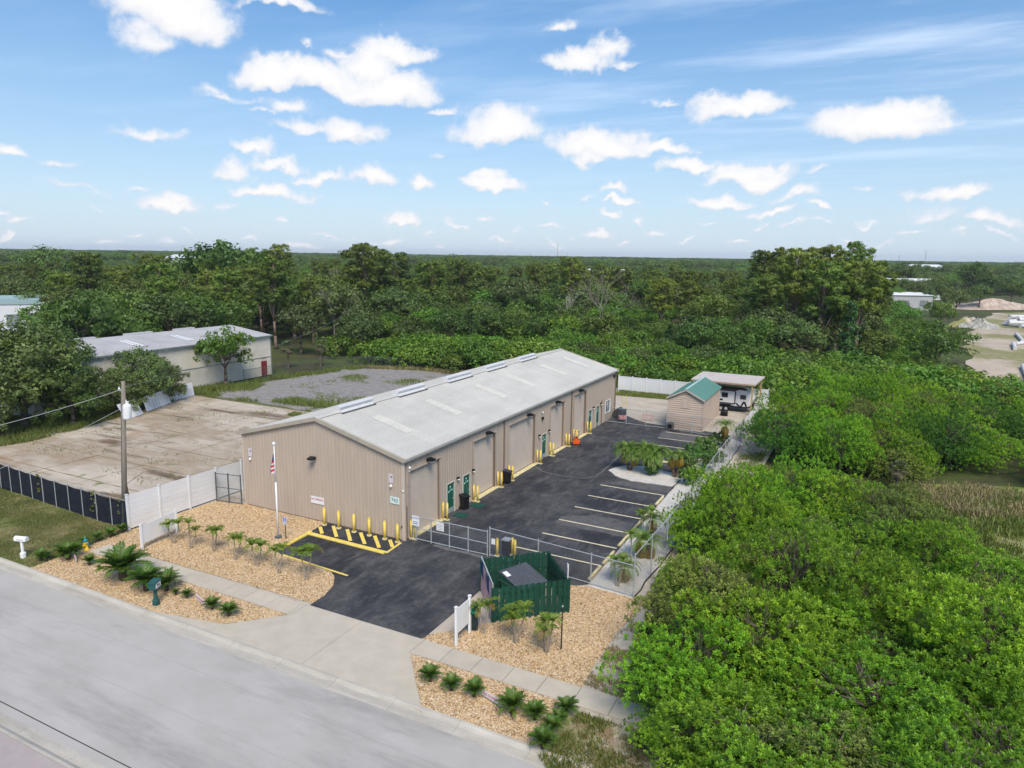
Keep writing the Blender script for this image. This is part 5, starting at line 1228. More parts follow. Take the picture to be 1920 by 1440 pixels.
# stack beyond the far gate
nk = mat('dark_tarp', (.02, .02, .022), .7, var=.2)
t = thing('covered_grill', 'black covered barrel grill at the far corner of the tan warehouse', 'grill', (.75, 39.2, .01)); 
b = MB()
for i in range(10):
    a0, a1 = math.pi*i/10, math.pi*(i+1)/10
    b.face([(-.55*math.cos(a0), -.7, .9*math.sin(a0)+.25), (-.55*math.cos(a0), .7, .9*math.sin(a0)+.25), (-.55*math.cos(a1), .7, .9*math.sin(a1)+.25), (-.55*math.cos(a1), -.7, .9*math.sin(a1)+.25)])
b.face([(-.55*math.cos(math.pi*i/10), -.7, .9*math.sin(math.pi*i/10)+.25) for i in range(11)][::-1]); b.face([(-.55*math.cos(math.pi*i/10), .7, .9*math.sin(math.pi*i/10)+.25) for i in range(11)]); b.obj('cover', nk, t)
for sx in (-.45, .45):
    for sy in (-.6, .6): MB().tube((sx, sy, 0), (sx, sy, .35), .03).obj('leg', galv, t)
t = thing('gate_drum', 'dark drum with red and white painted front by the yard gate', 'drum', (1.55, 38.0, .3)); MB().lathe([(.42, .45), (.42, 1.0), (.38, 1.06)], (0, 0, 0), 16).obj('drum', mat('navy_drum', (.03, .04, .06), .5), t); MB().lathe([(.43, .0), (.435, .45), (.43, .46)], (0, 0, 0), 16).obj('painted_band', mat('red_white_paint', (.62, .10, .14), .5, var=.35, vs=5, c2=(.75, .45, .48)), t)
t = thing('ladder_frame', 'yellow steel frame standing behind the far warehouse corner', 'frame', (.55, 41.0, 0)); b = MB()
for s in (0, .45): b.tube((s, 0, 0), (s, 0, 2.3), .03)
b.obj('upright', yellow, t)
for z in (.5, 1., 1.5, 2.): MB().tube((0, 0, z), (.45, 0, z), .022).obj('rung', yellow, t)
t = thing('traffic_barrier', 'faded red and white sawhorse barrier in the sandy yard', 'barrier', (4.0, 39.4, 0)); MB().box(-.6, .6, -.02, .02, .55, .75).obj('board', mat('faded_red_board', (.62, .40, .38), .7, var=.3, vs=6), t); MB().box(-.55, .55, -.02, .02, .25, .40).obj('lower_board', MATS['faded_red_board'], t)
for s in (-.5, .5): MB().bar((s, -.25, 0), (s, 0, .9), .04, .03).bar((s, .25, 0), (s, 0, .9), .04, .03).obj('leg', MATS['faded_red_board'], t)
t = thing('air_conditioner', 'grey air conditioner unit at the near corner of the shed', 'air conditioner', (7.1, 37.5-.65, .012)); MB().box(-.35, .35, -.2, .2, .05, .75).obj('casing', mat('unit_grey', (.10, .10, .10), .5), t); MB().tube((0, -.2, .4), (0, -.23, .4), .24, n=16).obj('fan_grille', black_m, t)

# ---------------- shed, carport, trailer ----------------
siding = mat('pinkish_siding', (.52, .415, .335), .6, var=.05, vs=.8, obv=.02)
sh = thing('garden_shed', 'tall tan shed with horizontal siding and green metal gable roof', 'shed', (6.65, 37.5, 0)); SO = Vector((6.65, 37.5, 0)); WL[sh.name] = SO
SX0, SX1, SY0, SY1, SH_, SR = 6.65, 10.2, 37.5, 46.0, 3.35, 4.25; SM = (SX0+SX1)/2
MB(tuple(SO)).box(SX0+.03, SX1-.03, SY0+.03, SY1-.03, 0, SH_-.02).obj('frame', mat('shed_seam', (.36, .285, .23), .8), sh)
k = 15; hh = SH_/k
for i in range(k+4):
    z0, z1 = i*hh, min((i+1)*hh, SR)
    def xe(z): return 0 if z <= SH_ else (z-SH_)/(SR-SH_)*(SX1-SX0)/2
    if z0 >= SR-.02: break
    a0, a1 = xe(z0), xe(min(z1, SR-.01))
    MB(tuple(SO)).face([(SX0+a0, SY0-.035, z0+.045), (SX1-a0, SY0-.035, z0+.045), (SX1-a1, SY0, z1), (SX0+a1, SY0, z1)]).face([(SX0+a0, SY0-.035, z0+.045), (SX0+a0, SY0, z0), (SX1-a0, SY0, z0), (SX1-a0, SY0-.035, z0+.045)]).obj('siding_board', siding, sh)
    if i < k: MB(tuple(SO)).face([(SX1+.035, SY0, z0+.045), (SX1+.035, SY1, z0+.045), (SX1, SY1, z1), (SX1, SY0, z1)]).face([(SX1, SY0, z0), (SX1, SY1, z0), (SX1+.035, SY1, z0+.045), (SX1+.035, SY0, z0+.045)]).obj('siding_board', siding, sh)
MB(tuple(SO)).face([(SX1, SY1, SH_), (SM, SY1, SR), (SX0, SY1, SH_)]).obj('back_gable', siding, sh)
for x, y in ((SX0, SY0), (SX1, SY0), (SX1, SY1)): MB(tuple(SO)).box(x-.06, x+.06, y-.06, y+.06, 0, SH_-.01).obj('corner_trim', mat('shed_trim', (.50, .41, .34), .6), sh)
MB(tuple(SO)).box(SM-.45, SM+.4, SY0-.06, SY0-.03, 2.3, 3.35).obj('hatch', mat('shed_hatch', (.53, .42, .345), .6), sh); MB(tuple(SO)).box(SM-.33, SM+.37, SY0-.06, SY0-.02, 3.72, 3.84).obj('gable_vent', mat('vent_tan', (.38, .30, .22), .6), sh)
shroof = mat('sea_green_metal', (.085, .22, .18), .4, var=.07, vs=.5, obv=.03)
n = 14; yw_ = (SY1-SY0+.5)/n
sr = MB(tuple(SO)).bar((SM, SY0-.28, SR+.08), (SM, SY1+.28, SR+.08), .24, .05).obj('roof', mat('pale_ridge_metal', (.42, .60, .56), .4), sh)
for i in range(n):
    y0 = SY0-.25+i*yw_
    for s in (1, -1):
        xe_ = SX1+.2 if s > 0 else SX0-.2; zE = SH_-.09+.04
        b = MB(tuple(SO)); pr = profile(0, yw_, yw_/2, .02)
        for (u, d), (v, e) in zip(pr, pr[1:]): b.face([(SM, y0+u, SR+.05+d), (xe_, y0+u, zE+d), (xe_, y0+v, zE+e), (SM, y0+v, SR+.05+e)])
        b.obj('roof_panel', shroof, sr)
for s in (1, -1): MB(tuple(SO)).bar((SM, SY0-.24, SR-.02), ((SX1+.2) if s > 0 else (SX0-.2), SY0-.24, SH_-.12), .04, .14).obj('gable_trim', MATS['shed_trim'], sh)
MB().prism([(SX0-.1, SY0-.1), (SX1+.1, SY0-.1), (SX1+.1, SY1+.1), (SX0-.1, SY1+.1)], -.02, .06).obj('shed_base', concrete)['kind'] = 'structure'
cp_ = thing('carport', 'flat pale roofed open carport sheltering the travel trailer', 'carport', (10.4, 48.3, 0)); CO = Vector((10.4, 48.3, 0)); WL[cp_.name] = CO
MB(tuple(CO)).prism([(6.6, 47.6), (13.75, 47.6), (13.95, 54.0), (6.6, 54.0)], 3.62, 3.70).obj('roof', mat('pinkish_roof', (.56, .50, .455), .6, var=.08, vs=1), cp_)
beam = mat('tan_timber', (.38, .27, .16), .8, var=.15, vs=3)
MB(tuple(CO)).bar((6.6, 47.65, 3.55), (13.75, 47.65, 3.55), .06, .16).obj('beam', beam, cp_); MB(tuple(CO)).bar((13.75, 47.65, 3.55), (13.9, 53.9, 3.55), .06, .16).obj('beam', beam, cp_)
for x, y, m_ in ((13.45, 47.8, mat('yellow_timber', (.42, .32, .15), .8)), (13.7, 52.8, beam), (7.0, 47.8, beam), (7.0, 53.6, beam)): MB(tuple(CO)).box(x-.08, x+.08, y-.08, y+.08, 0, 3.6).obj('post', m_, cp_)
# travel trailer: long body along x, front to the right, rounded nose
tt = thing('travel_trailer', 'white travel trailer with black trim parked under the carport', 'trailer', (10.5, 50.2, 0)); TW = mat('gelcoat_white', (.74, .75, .76), .3, var=.03)
def side_prof():
    pts = [(-3.0, .75), (2.35, .75), (2.75, 1.05), (2.85, 1.5), (2.6, 2.2), (2.1, 2.65), (1.4, 2.85), (-3.0, 2.85)]
    return pts
sp_ = side_prof(); b = MB(); y0, y1 = -1.15, 1.15; n = len(sp_)
for i in range(n):
    j = (i+1) % n; b.face([(sp_[i][0], y0, sp_[i][1]), (sp_[j][0], y0, sp_[j][1]), (sp_[j][0], y1, sp_[j][1]), (sp_[i][0], y1, sp_[i][1])])
b.face([(x, y0, z) for x, z in sp_]); b.face([(x, y1, z) for x, z in sp_[::-1]]); body = b.obj('body', TW, tt)
def tpl(name, x0, x1, z0, z1, m_, t_=.02, par=None): return MB().box(x0, x1, -1.155-t_, -1.155, z0, z1).obj(name, m_, par or tt)
b = MB()
for a, c, e, f in ((-1.75, 1.0, 2.46, 2.54), (-1.75, 1.0, 1.02, 1.10), (-1.75, -1.65, 1.10, 2.46), (.9, 1.0, 1.10, 2.46)): b.box(a, c, -1.34, -1.155, e, f)
so2 = b.obj('slide_out_frame', black_m, tt); MB().box(-1.65, .9, -1.32, -1.157, 1.10, 2.46).obj('slide_out_wall', TW, so2)
for nm, a, c, e, f in (('window', -1.5, -.95, 1.95, 2.2), ('window', -.55, .15, 1.7, 2.25), ('window', -1.5, -.95, 1.3, 1.6), ('vent', -.75, -.4, 1.3, 1.5)): MB().box(a, c, -1.345, -1.322, e, f).obj(nm, glass_d, so2)
for nm, a, c, e, f in (('window', 1.5, 2.15, 1.6, 2.1),): tpl(nm, a, c, e, f, glass_d)
MB().obox((-.3, -1.35, 2.84), (1.6, 0, 0), (0, .2, 0), (0, 0, .16)).obj('rolled_awning', black_m, tt); MB().face([(1.3, -1.16, 2.68), (1.3, -1.16, 2.95), (1.9, -1.16, 2.95), (2.3, -1.16, 2.7), (2.0, -1.16, 2.62)]).obj('awning_arm', black_m, tt)
b = MB()
for pts in ([(.95, 1.1), (1.2, 1.1), (1.6, .76), (1.3, .76)], [(1.55, .76), (1.85, 1.35), (2.1, 1.35), (2.35, .76), (2.15, .76), (1.97, 1.15), (1.75, .76)]):
    b.face([(x, -1.162, z) for x, z in pts])
b.obj('black_graphic', black_m, tt)
MB().box(-3.0, 2.3, -1.1, 1.1, .55, .74).obj('chassis', black_m, tt); tpl('skirt_stripe', -3.0, .6, .76, .84, mat('grey_stripe', (.3, .31, .32), .4), .006)
for x in (-.6, -.05+.05):
    w_ = MB().tube((x, -1.2, .36), (x, -.95, .36), .36, n=20).obj('wheel', black_pl, tt); MB().tube((x, -1.215, .36), (x, -1.2, .36), .18, n=12).obj('rim', galv, w_)
MB().obox((-.3, -1.17, .82), (.8, 0, 0), (0, .02, 0), (0, 0, .08)).obj('fender', black_m, tt)
MB().bar((2.3, -.6, .6), (3.5, 0, .55), .1, .12).bar((2.3, .6, .6), (3.5, 0, .55), .1, .12).obj('tow_bar', black_m, tt); MB().box(2.55, 2.9, -.25, .25, .62, 1.0).obj('gas_bottle_cover', black_m, tt)
MB().tube((-1.1, -.2, 2.85), (-1.1, -.2, 3.05), .05).lathe([(.12, 3.0), (.1, 3.12)], (-1.1, -.2, 0), 8).obj('roof_antenna', black_m, tt)
t = thing('spare_tyres', 'two black tyres stacked by the shed back corner', 'tyres', (10.75, 46.6, .006)); 
for z in (.0, .26): MB().lathe([(.2, z), (.42, z+.04), (.42, z+.2), (.2, z+.24)], (0, 0, 0), 18).obj('tyre', black_pl, t)
# ---------------- plants ----------------
def np_mesh(name, V, F4, mats, tone=None, F3=None, mi=None):
    me = bpy.data.meshes.new(name); V = np.asarray(V, np.float32)
    F4 = np.asarray(F4, np.int32).reshape(-1, 4); nf = len(F4)
    me.vertices.add(len(V)); me.vertices.foreach_set('co', V.ravel())
    me.loops.add(nf*4); me.loops.foreach_set('vertex_index', F4.ravel())
    me.polygons.add(nf); me.polygons.foreach_set('loop_start', np.arange(0, nf*4, 4, dtype=np.int32))
    if tone is not None:
        a = me.attributes.new('tone', 'FLOAT', 'FACE'); a.data.foreach_set('value', np.asarray(tone, np.float32))
    for q in (mats if isinstance(mats, (list, tuple)) else [mats]): me.materials.append(q)
    me.update(calc_edges=True); return me
def unit(a): return a/np.maximum(np.linalg.norm(a, axis=1, keepdims=True), 1e-9)
def cards(P, Nn, ln, wd, rng, along=None):
    "diamond shaped leaf sprays at P facing Nn"
    n = len(P); ln = np.broadcast_to(ln, n)[:, None]; wd = np.broadcast_to(wd, n)[:, None]
    if along is None: along = rng.normal(size=(n, 3))
    u = unit(along-(along*Nn).sum(1, keepdims=True)*Nn); v = np.cross(Nn, u)
    V = np.stack([P-u*ln*.5, P+v*wd*.5-u*ln*.05, P+u*ln*.5, P-v*wd*.5-u*ln*.05], 1).reshape(-1, 3)
    return V, np.arange(4*n).reshape(-1, 4)
def sph(rng, n): return unit(rng.normal(size=(n, 3)))
def crown(name, lobes, m_, seed, leaf=(.42, .26), sub=7, per=26, subr=.36, upb=.25, flat=1.):
    "a crown of leaf sprays gathered in tufts spread over uneven lobes; lobes: (x, y, z, rx, ry, rz)"
    rng = np.random.default_rng(seed); PP = []; NN = []; TT = []; LL = []
    for (x, y, z, rx, ry, rz) in lobes:
        R = np.array([rx, ry, rz]); area = (rx*ry+rx*rz+ry*rz)/3
        m_n = max(4, int(sub*area))
        d = sph(rng, m_n); d[:, 2] = np.abs(d[:, 2])*np.where(rng.random(m_n) < .78, 1, -1)
        rr = .55+.5*rng.random(m_n)**.6
        C = np.array([x, y, z])+d*R*rr[:, None]
        s = subr*(.65+.8*rng.random(m_n))*(area**.25)
        tn = rng.random(m_n)
        k = per
        dd = sph(rng, m_n*k).reshape(m_n, k, 3)
        q = C[:, None]+dd*(s[:, None, None]*(.35+.65*rng.random((m_n, k, 1))**.5))*np.array([1, 1, .75*flat])
        nn = dd*.7+d[:, None]*.5+np.array([0, 0, upb])+rng.normal(size=(m_n, k, 3))*.45
        PP.append(q.reshape(-1, 3)); NN.append(nn.reshape(-1, 3)); TT.append((tn[:, None]*.6+rng.random((m_n, k))*.4).ravel())
    P = np.concatenate(PP); Nn = unit(np.concatenate(NN)); T = np.concatenate(TT)
    sc = .7+.6*rng.random(len(P))
    V, F = cards(P, Nn, leaf[0]*sc, leaf[1]*sc, rng)
    return np_mesh(name, V, F, m_, T)
bark = mat('grey_brown_bark', (.13, .105, .085), .95, var=.3, vs=2, fine=.2, bs=12)
bark_p = mat('pine_bark', (.20, .145, .115), .95, var=.3, vs=2, fine=.2, bs=10)
deadw = mat('bleached_wood', (.42, .38, .34), .9, var=.2, vs=3)
f_oak = foliage('oak_leaves', (.045, .095, .012), (.145, .235, .030), .34)
f_live = foliage('live_oak_leaves', (.065, .105, .026), (.165, .230, .052), .34)
f_bright = foliage('fresh_leaves', (.065, .160, .012), (.195, .345, .026), .38)
f_pine = foliage('pine_needles', (.075, .120, .012), (.215, .300, .032), .36)
f_dark = foliage('dark_evergreen', (.030, .085, .018), (.085, .170, .030), .3)
f_pep = foliage('pepper_leaves', (.115, .250, .010), (.340, .570, .028), .42, .12)
f_red = foliage('rust_leaves', (.16, .05, .02), (.30, .11, .05), .2)
def limbs(rng, h0, h1, n, reach, r0, droop=.1, base=(0, 0, 0)):
    out = []
    for i in range(n):
        a = i*2.4+rng.random()*.8; z = h0+(h1-h0)*(i+.5)/n; L = reach*(.6+.5*rng.random())
        p = [np.array([0, 0, z*.82]), np.array([math.cos(a)*L*.5, math.sin(a)*L*.5, z+.15*L]), np.array([math.cos(a)*L, math.sin(a)*L, z+(.4-droop)*L])]
        out.append((p, r0*(1-.5*i/n)))
    return out
def trunk_mesh(name, h, r, m_, seed, lm=(), lean=.3, n=7):
    rng = np.random.default_rng(seed); b = MB(); k = 6
    pts = [Vector((lean*math.sin(i/k*2+seed)*i/k*h*.06, lean*math.cos(i/k*1.7+seed)*i/k*h*.05, -.2+(h+.2)*i/k)) for i in range(k+1)]
    b.path(pts, [r*(1.25 if i == 0 else 1-.62*i/k) for i in range(k+1)], n)
    for p, rr in lm:
        t = min(k, max(0, int(p[0][2]/h*k))); q0 = pts[t]
        b.path([q0, Vector(p[1]), Vector(p[2])], [rr, rr*.7, rr*.3], 5)
    return b.mesh(name, m_, True)
def make_tree(kind, seed):
    rng = np.random.default_rng(seed); r = rng.random
    if kind == 'dense_oak':
        lm = limbs(rng, 2.6, 7.2, 9, 3.8, .18)
        lobes = [(0, 0, 7.4, 3.2, 3.2, 2.3), (0, 0, 4.6, 3.4, 3.4, 2.2)]
        for i in range(20):
            a = i*2.4+r()*.6; z = 1.8+6.4*r(); R = (3.0+1.5*r())*math.sqrt(max(.15, 1-((z-4.2)/5.4)**2)); s = 1.0+.9*r(); lobes.append((math.cos(a)*R, math.sin(a)*R, z, s*1.2, s*1.2, s*.8))
        cm = crown('crown', lobes, f_live if seed % 2 else f_oak, seed, (.34, .19), 6.0, 30, .45); tm = trunk_mesh('trunk', 5.4, .34, bark, seed, lm)
    elif kind in ('oak', 'live_oak', 'bright'):
        H = 10.; lm = limbs(rng, 4.2, 7.2, 7, 3.4, .16)
        lobes = [(0, 0, 7.6, 3.0, 3.0, 2.3)]
        for i in range(9):
            a = i*2.4+r()*.6; R = 2.2+1.6*r(); z = 4.6+3.2*r()
            s = 1.3+1.1*r(); lobes.append((math.cos(a)*R, math.sin(a)*R, z, s*1.15, s*1.15, s*.85))
        mt_ = {'oak': f_oak, 'live_oak': f_live, 'bright': f_bright}[kind]
        cm = crown('crown', lobes, mt_, seed, (.46, .28), 3.2, 24, .55)
        tm = trunk_mesh('trunk', 6.4, .30, bark, seed, lm)
    elif kind == 'pine':
        H = 16.; lm = limbs(rng, 7.6, 14.6, 14, 2.5, .10, .0)
        lobes = [(0, 0, 15.3, 1.4, 1.4, 1.0)]
        for p, _ in lm:
            for f in (1., .72):
                e = p[1]+(p[2]-p[1])*(f*2-1) if f > .5 else p[1]
                s = .75+.65*r(); lobes.append((e[0]+(r()-.5)*.8, e[1]+(r()-.5)*.8, e[2]+.25+(r()-.5)*.6, s*1.15, s*1.15, s*.62))
        cm = crown('crown', lobes, f_pine, seed, (.55, .16), 8, 30, .40, .35, .8)
        tm = trunk_mesh('trunk', 15.4, .26, bark_p, seed, lm, .6)
    elif kind == 'cedar':
        H = 9.; lobes = []
        for i in range(12):
            z = 1.0+i*.66; w = 2.1*(1-(i/12.5))**.8
            for j in range(3): a = j*2.1+i; lobes.append((math.cos(a)*w*.45, math.sin(a)*w*.45, z, w*.65, w*.65, .62))
        cm = crown('crown', lobes, f_dark, seed, (.34, .14), 7, 20, .42); tm = trunk_mesh('trunk', 7.5, .16, bark, seed)
    elif kind == 'thicket':
        lobes = []
        for i in range(10):
            a = i*2.4+r(); R = 2.4*math.sqrt(r()); s = 1.0+1.0*r(); lobes.append((math.cos(a)*R, math.sin(a)*R, .9+1.7*r()*(1-R/4), s*1.1, s*1.1, s*.9))
        cm = crown('crown', lobes, f_bright, seed, (.34, .20), 6, 22, .42); tm = trunk_mesh('trunk', 2.2, .12, bark, seed, limbs(rng, 1.2, 2.4, 5, 1.6, .06))
    return tm, cm
KIND = {}
for kd, seeds in (('oak', (1, 2, 3)), ('live_oak', (4, 5)), ('bright', (6, 7)), ('pine', (11, 12, 13)), ('cedar', (21,)), ('dense_oak', (41, 42)), ('thicket', (31, 32, 33))):
    KIND[kd] = [make_tree(kd, s) for s in seeds]
def plant(kd, x, y, sc, label, group, name='tree', cat='tree', rz=None, v=None, zs=None, rnd=random.Random(77), crown_mat=None):
    tm, cm = KIND[kd][(rnd.randrange(len(KIND[kd])) if v is None else v) % len(KIND[kd])]
    t = thing(name, label, cat, (x, y, -.03), group, rnd.uniform(0, 6.28) if rz is None else rz)
    s = sc*rnd.uniform(.96, 1.04); t.scale = (s, s, s*(zs or rnd.uniform(.92, 1.08)))
    newobj('trunk', tm, t); c = newobj('crown', cm, t)
    if crown_mat:
        c.data = cm.copy(); c.data.materials.clear(); c.data.materials.append(crown_mat)
    return t
def twiggy(h, spread, seed, levels=5, m_=deadw, r0=.14, name='branches', fork=3, flat=1., up0=.35):
    rng = random.Random(seed); b = MB()
    def grow(p, d, L, r, lv):
        q = p+d*L; b.tube(p, q, r, r*.62, 4 if lv < 3 else 5, False)
        if lv == 0: return
        for k in range(fork):
            nd_ = (d+Vector((rng.uniform(-1, 1)*spread, rng.uniform(-1, 1)*spread, rng.uniform(-.35, .55)*flat))).normalized()
            grow(q, nd_, L*rng.uniform(.62, .86), r*.62, lv-1)
    grow(Vector((0, 0, 0)), Vector((0, 0, 1)), h*up0, r0, levels)
    k = h/max(v[2] for v in b.v); b.v = [(v[0]*k, v[1]*k, v[2]*k) for v in b.v]
    return b.mesh(name, m_)
def bare(name, x, y, label, h, spread, seed, levels=5, r0=.14, m_=deadw, cat='dead tree', fork=3, flat=1., up0=.35, group=None):
    me = twiggy(h, spread, seed, levels, m_, r0, 'branches', fork, flat, up0); t = thing(name, label, cat, (x, y, 0), group); newobj('branches', me, t); return t

# individual trees the photograph singles out
S = {'dense_oak': 10., 'oak': 10., 'live_oak': 10., 'bright': 10., 'pine': 16., 'cedar': 9., 'thicket': 4.}
plant('dense_oak', -49.5, 5.2, 1.12, 'large spreading grey green oak in front of the cream warehouse at the left edge', None, 'oak_tree', rz=.5, v=0)
plant('dense_oak', -55.0, -.8, 1.14, 'dark oak at the far left edge behind the screened fence', None, 'oak_tree', rz=1.2, v=1)
plant('dense_oak', -49.6, .6, .82, 'low dark oak bough mass beside the left lot, under the larger oak', None, 'oak_tree', rz=2.2, v=0)
plant('dense_oak', -46.4, 8.0, .68, 'small dark tree at the right foot of the spreading oak', None, 'oak_tree', rz=4.0, v=1)
plant('dense_oak', -53.2, 9.5, 1.05, 'oak behind the large spreading one, against the cream warehouse', None, 'oak_tree', rz=3.0, v=0)
plant('bright', -50.8, 31.0, .80, 'slim green tree standing against the cream warehouse wall', None, 'broadleaf_tree', rz=1., v=0, zs=1.0)
plant('dense_oak', -48.0, 17.0, .66, 'tall thin leaved bush in front of the cream warehouse, above the leaning fence panel', None, 'bush', 'bush', rz=1., v=0, zs=1.05)
plant('dense_oak', -46.6, 13.7, .48, 'short dark bush left of the taller bush by the cream warehouse', None, 'bush', 'bush', rz=2., v=0)
plant('dense_oak', -48.6, 20.6, .45, 'short bush right of the taller bush by the cream warehouse', None, 'bush', 'bush', rz=5., v=0)
for i, (x, y) in enumerate(((-49.2, 18.8), (-49.0, 15.2))): bare('bare_sapling', x, y, ('bare twiggy sapling rising over the bushes by the cream wall', 'second bare sapling left among the bushes by the cream wall')[i], 7.2, .5, 40+i, 4, .05, up0=.4, cat='bare tree')
bare('dead_bushy_tree', -88, 37.5, 'pale leafless bushy tree behind the cream warehouse roof', 10.5, .95, 5, 6, .20, mat('pale_twigs', (.34, .295, .265), .9, var=.15), fork=3, up0=.22)
plant('cedar', -1.0, 80, 1.05, 'dark green conical tree beyond the white fence', None, 'cedar_tree')
bare('dead_pine', -19.3, 89.1, 'tall bare pine with a spread of dead limbs beyond the roof ridge', 16.2, .85, 9, 5, .36, mat('dead_pine_wood', (.24, .205, .18), .9, var=.15), 'dead tree', 3, .5, .62)
plant('pine', -99, 121.4, 1.04, 'tall pine with a clear straight trunk left of the warehouse roof', None, 'pine_tree', v=0)
for i, (x, y, s, lb) in enumerate(((17.9, 88.2, 1.16, 'leaning thick trunked pine, the biggest crown in the woods on the right'), (22.8, 92, 1.06, 'broad pine just right of the leaning thick trunked pine'), (12.5, 95, 1.08, 'broad pine just left of the leaning thick trunked pine'), (25.2, 100, .98, 'pine at the right edge of the big pine group'), (18.5, 101, 1.15, 'tall pine behind the leaning thick trunked pine'), (7, 104, .95, 'pine at the left edge of the big pine group'), (22.5, 108, 1.12, 'pine rising at the back right of the big pine group'))):
    plant('pine', x, y, s, lb, None, 'pine_tree', v=i)
for i, (x, y, s, lb) in enumerate(((16., 90, .95, 'leafy oak growing within the big pine group'), (23.0, 96, .85, 'rounded oak filling the right of the big pine group'), (10.2, 90, .88, 'rounded oak filling the left of the big pine group'), (26.2, 91, .66, 'lower oak on the right fringe of the big pine group'), (20.5, 97, 1.1, 'oak behind the leaning pine trunk'))):
    plant('oak' if i % 2 else 'live_oak', x, y, s, lb, None, 'oak_tree', v=i, rz=i*1.)
bare('dead_limb', 15.2, 85.5, 'bleached leaning dead limb beside the thick pine trunk', 4.6, .5, 19, 3, .07, up0=.5, cat='dead branch')
for i, (x, y, h) in enumerate(((-92, 112, 9), (-66, 70, 7), (-48, 120, 8), (-106, 118, 10), (-30, 100, 7))):
    bare('dead_snag', x, y, ('forked white dead snag left of the clear trunked pine', 'pale dead snag at the wood edge by the far gravel lot', 'crooked white snag in the middle of the thicket', 'pair of pale bare trunks left of the clear trunked pine', 'small pale snag above the warehouse ridge')[i], h+4, .5, 60+i, 4, .12, up0=.45)
rust = plant('oak', -40.5, 129, .60, 'rust coloured dying crown in the middle of the woods', None, 'dying_tree', v=2, crown_mat=f_red)
# sabal palms
f_palm = foliage('palmetto_fans', (.06, .085, .03), (.13, .16, .07), .25)
f_dry = foliage('dry_fronds', (.17, .12, .075), (.28, .21, .14), .2)
def fan_crown(seed, n=26, R=1.15, m_=None, drop=0.):
    rng = np.random.default_rng(seed); V = []; F = []; T = []
    for i in range(n):
        a = i*2.4; el = 1.25-2.1*(i/n)-drop; d = np.array([math.cos(a)*math.cos(el), math.sin(a)*math.cos(el), math.sin(el)])
        c = d*R*.7; s = np.cross(d, [0, 0, 1.]); s /= np.linalg.norm(s)+1e-9; up = np.cross(s, d); t = rng.random()
        for k in range(11):
            th = (k-5)*.30; dr = d*math.cos(th)+s*math.sin(th); L = R*.62*(1-.02*abs(k-5)); w = .045
            tip = c+dr*L-np.array([0, 0, .18*L]); pr_ = np.cross(dr, up); pr_ /= np.linalg.norm(pr_)+1e-9; j = len(V)
            mid_ = c+dr*L*.5; V += [c, mid_+pr_*w, tip, mid_-pr_*w]; F.append((j, j+1, j+2, j+3)); T.append(t*.6+rng.random()*.4)
    return np_mesh('fronds', V, F, m_, T)
fan_g, fan_d = fan_crown(3, m_=f_palm), fan_crown(4, 16, 1.1, f_dry, .75)
sab_t = MB().path([Vector((0, 0, -.1)), Vector((.05, 0, 1.5)), Vector((0, .05, 3.4))], [.2, .17, .16], 8).mesh('trunk', bark)
def sabal(x, y, s, label):
    t = thing('sabal_palm', label, 'palm tree', (x, y, 0), rz=x); t.scale = (s,)*3
    newobj('trunk', sab_t, t); newobj('fronds', fan_g, t, (0, 0, 3.6)); newobj('dry_fronds', fan_d, t, (0, 0, 3.4))
for i, (x, y, s, lb) in enumerate(((13.2, 82, 1.5, 'shaggy sabal palm with dry skirt at the foot of the big pines'), (15.6, 81, 1.3, 'second sabal palm, right of the shaggy one under the big pines'), (11.4, 84, 1.35, 'sabal palm left of the shaggy one under the big pines'), (14.4, 84.5, 1.7, 'tallest sabal palm under the big pines'), (16.8, 83.5, 1.1, 'short sabal palm close to the leaning pine trunk'), (-55, 46.6, .9, 'palmetto at the corner of the cream warehouse by the old fence'), (27.5, 25.5, .55, 'small silvery palmetto at the edge of the right clearing'), (-52.0, 50.5, 1.0, 'low palmetto along the old fence left of the gravel lot'))): sabal(x, y, s, lb)

# woods, kind by kind; near trees stand as individuals
fw2 = np.array([math.sin(CYAW), math.cos(CYAW)]); rt2 = np.array([math.cos(CYAW), -math.sin(CYAW)])
rw = random.Random(2024)
taken = []
def free(x, y, d):
    for (a, c, e) in taken:
        if (a-x)**2+(c-y)**2 < (max(d, e)*.5+min(d, e)*.25)**2: return False
    return True
def in_view(x, y, pad=.04):
    v = np.array([x-CP[0], y-CP[1]]); dpt = v@fw2; s = v@rt2
    return dpt > 10 and abs(s/dpt) < .725+pad
def zone(x, y):
    "what grows where: None means nothing"
    if y < 59 and -72 < x < -50 and y > 6: return None             # cream warehouse
    if -50.8 < x < -16 and y < 57.5: return None                     # old lots
    if -16.5 < x < 15.8 and y < 58: return None                      # site
    if x <= -50 and y < 43 and x > -80 and y < 3+0*x: return 'edge'
    if x < -50.8 and y < 60: return 'left'
    if x >= 15.8: 
        d = math.hypot(x-CP[0], y-CP[1])
        if 35 < x < 110 and 78 < y < 300 and abs(x-(39+.12*(y-78))) < 8+.10*(y-78): return None   # sandy diggings
        if x > 37 and 79 < y < 285 and x > 37+.05*(y-78): return 'sandfield'
        if y < 60: return 'right'
        if y < 80: return 'thick'
    if -9 < x < 0 and 56 < y < 70: return 'thick'
    if y < 76+.25*max(0, -x-20)*0 and x > -48: return 'thick'
    if x > -62 and y < 108 and x < 9: return 'thick2'
    return 'wood'
def region_words(x, y):
    v = np.array([x-CP[0], y-CP[1]]); px = (v@rt2)/(v@fw2)
    side = 'far left' if px < -.45 else 'left' if px < -.2 else 'central' if px < .12 else 'right' if px < .42 else 'far right'
    d = v@fw2
    depth = 'near' if d < 120 else 'deeper' if d < 190 else 'distant'
    return side, depth
count = {}
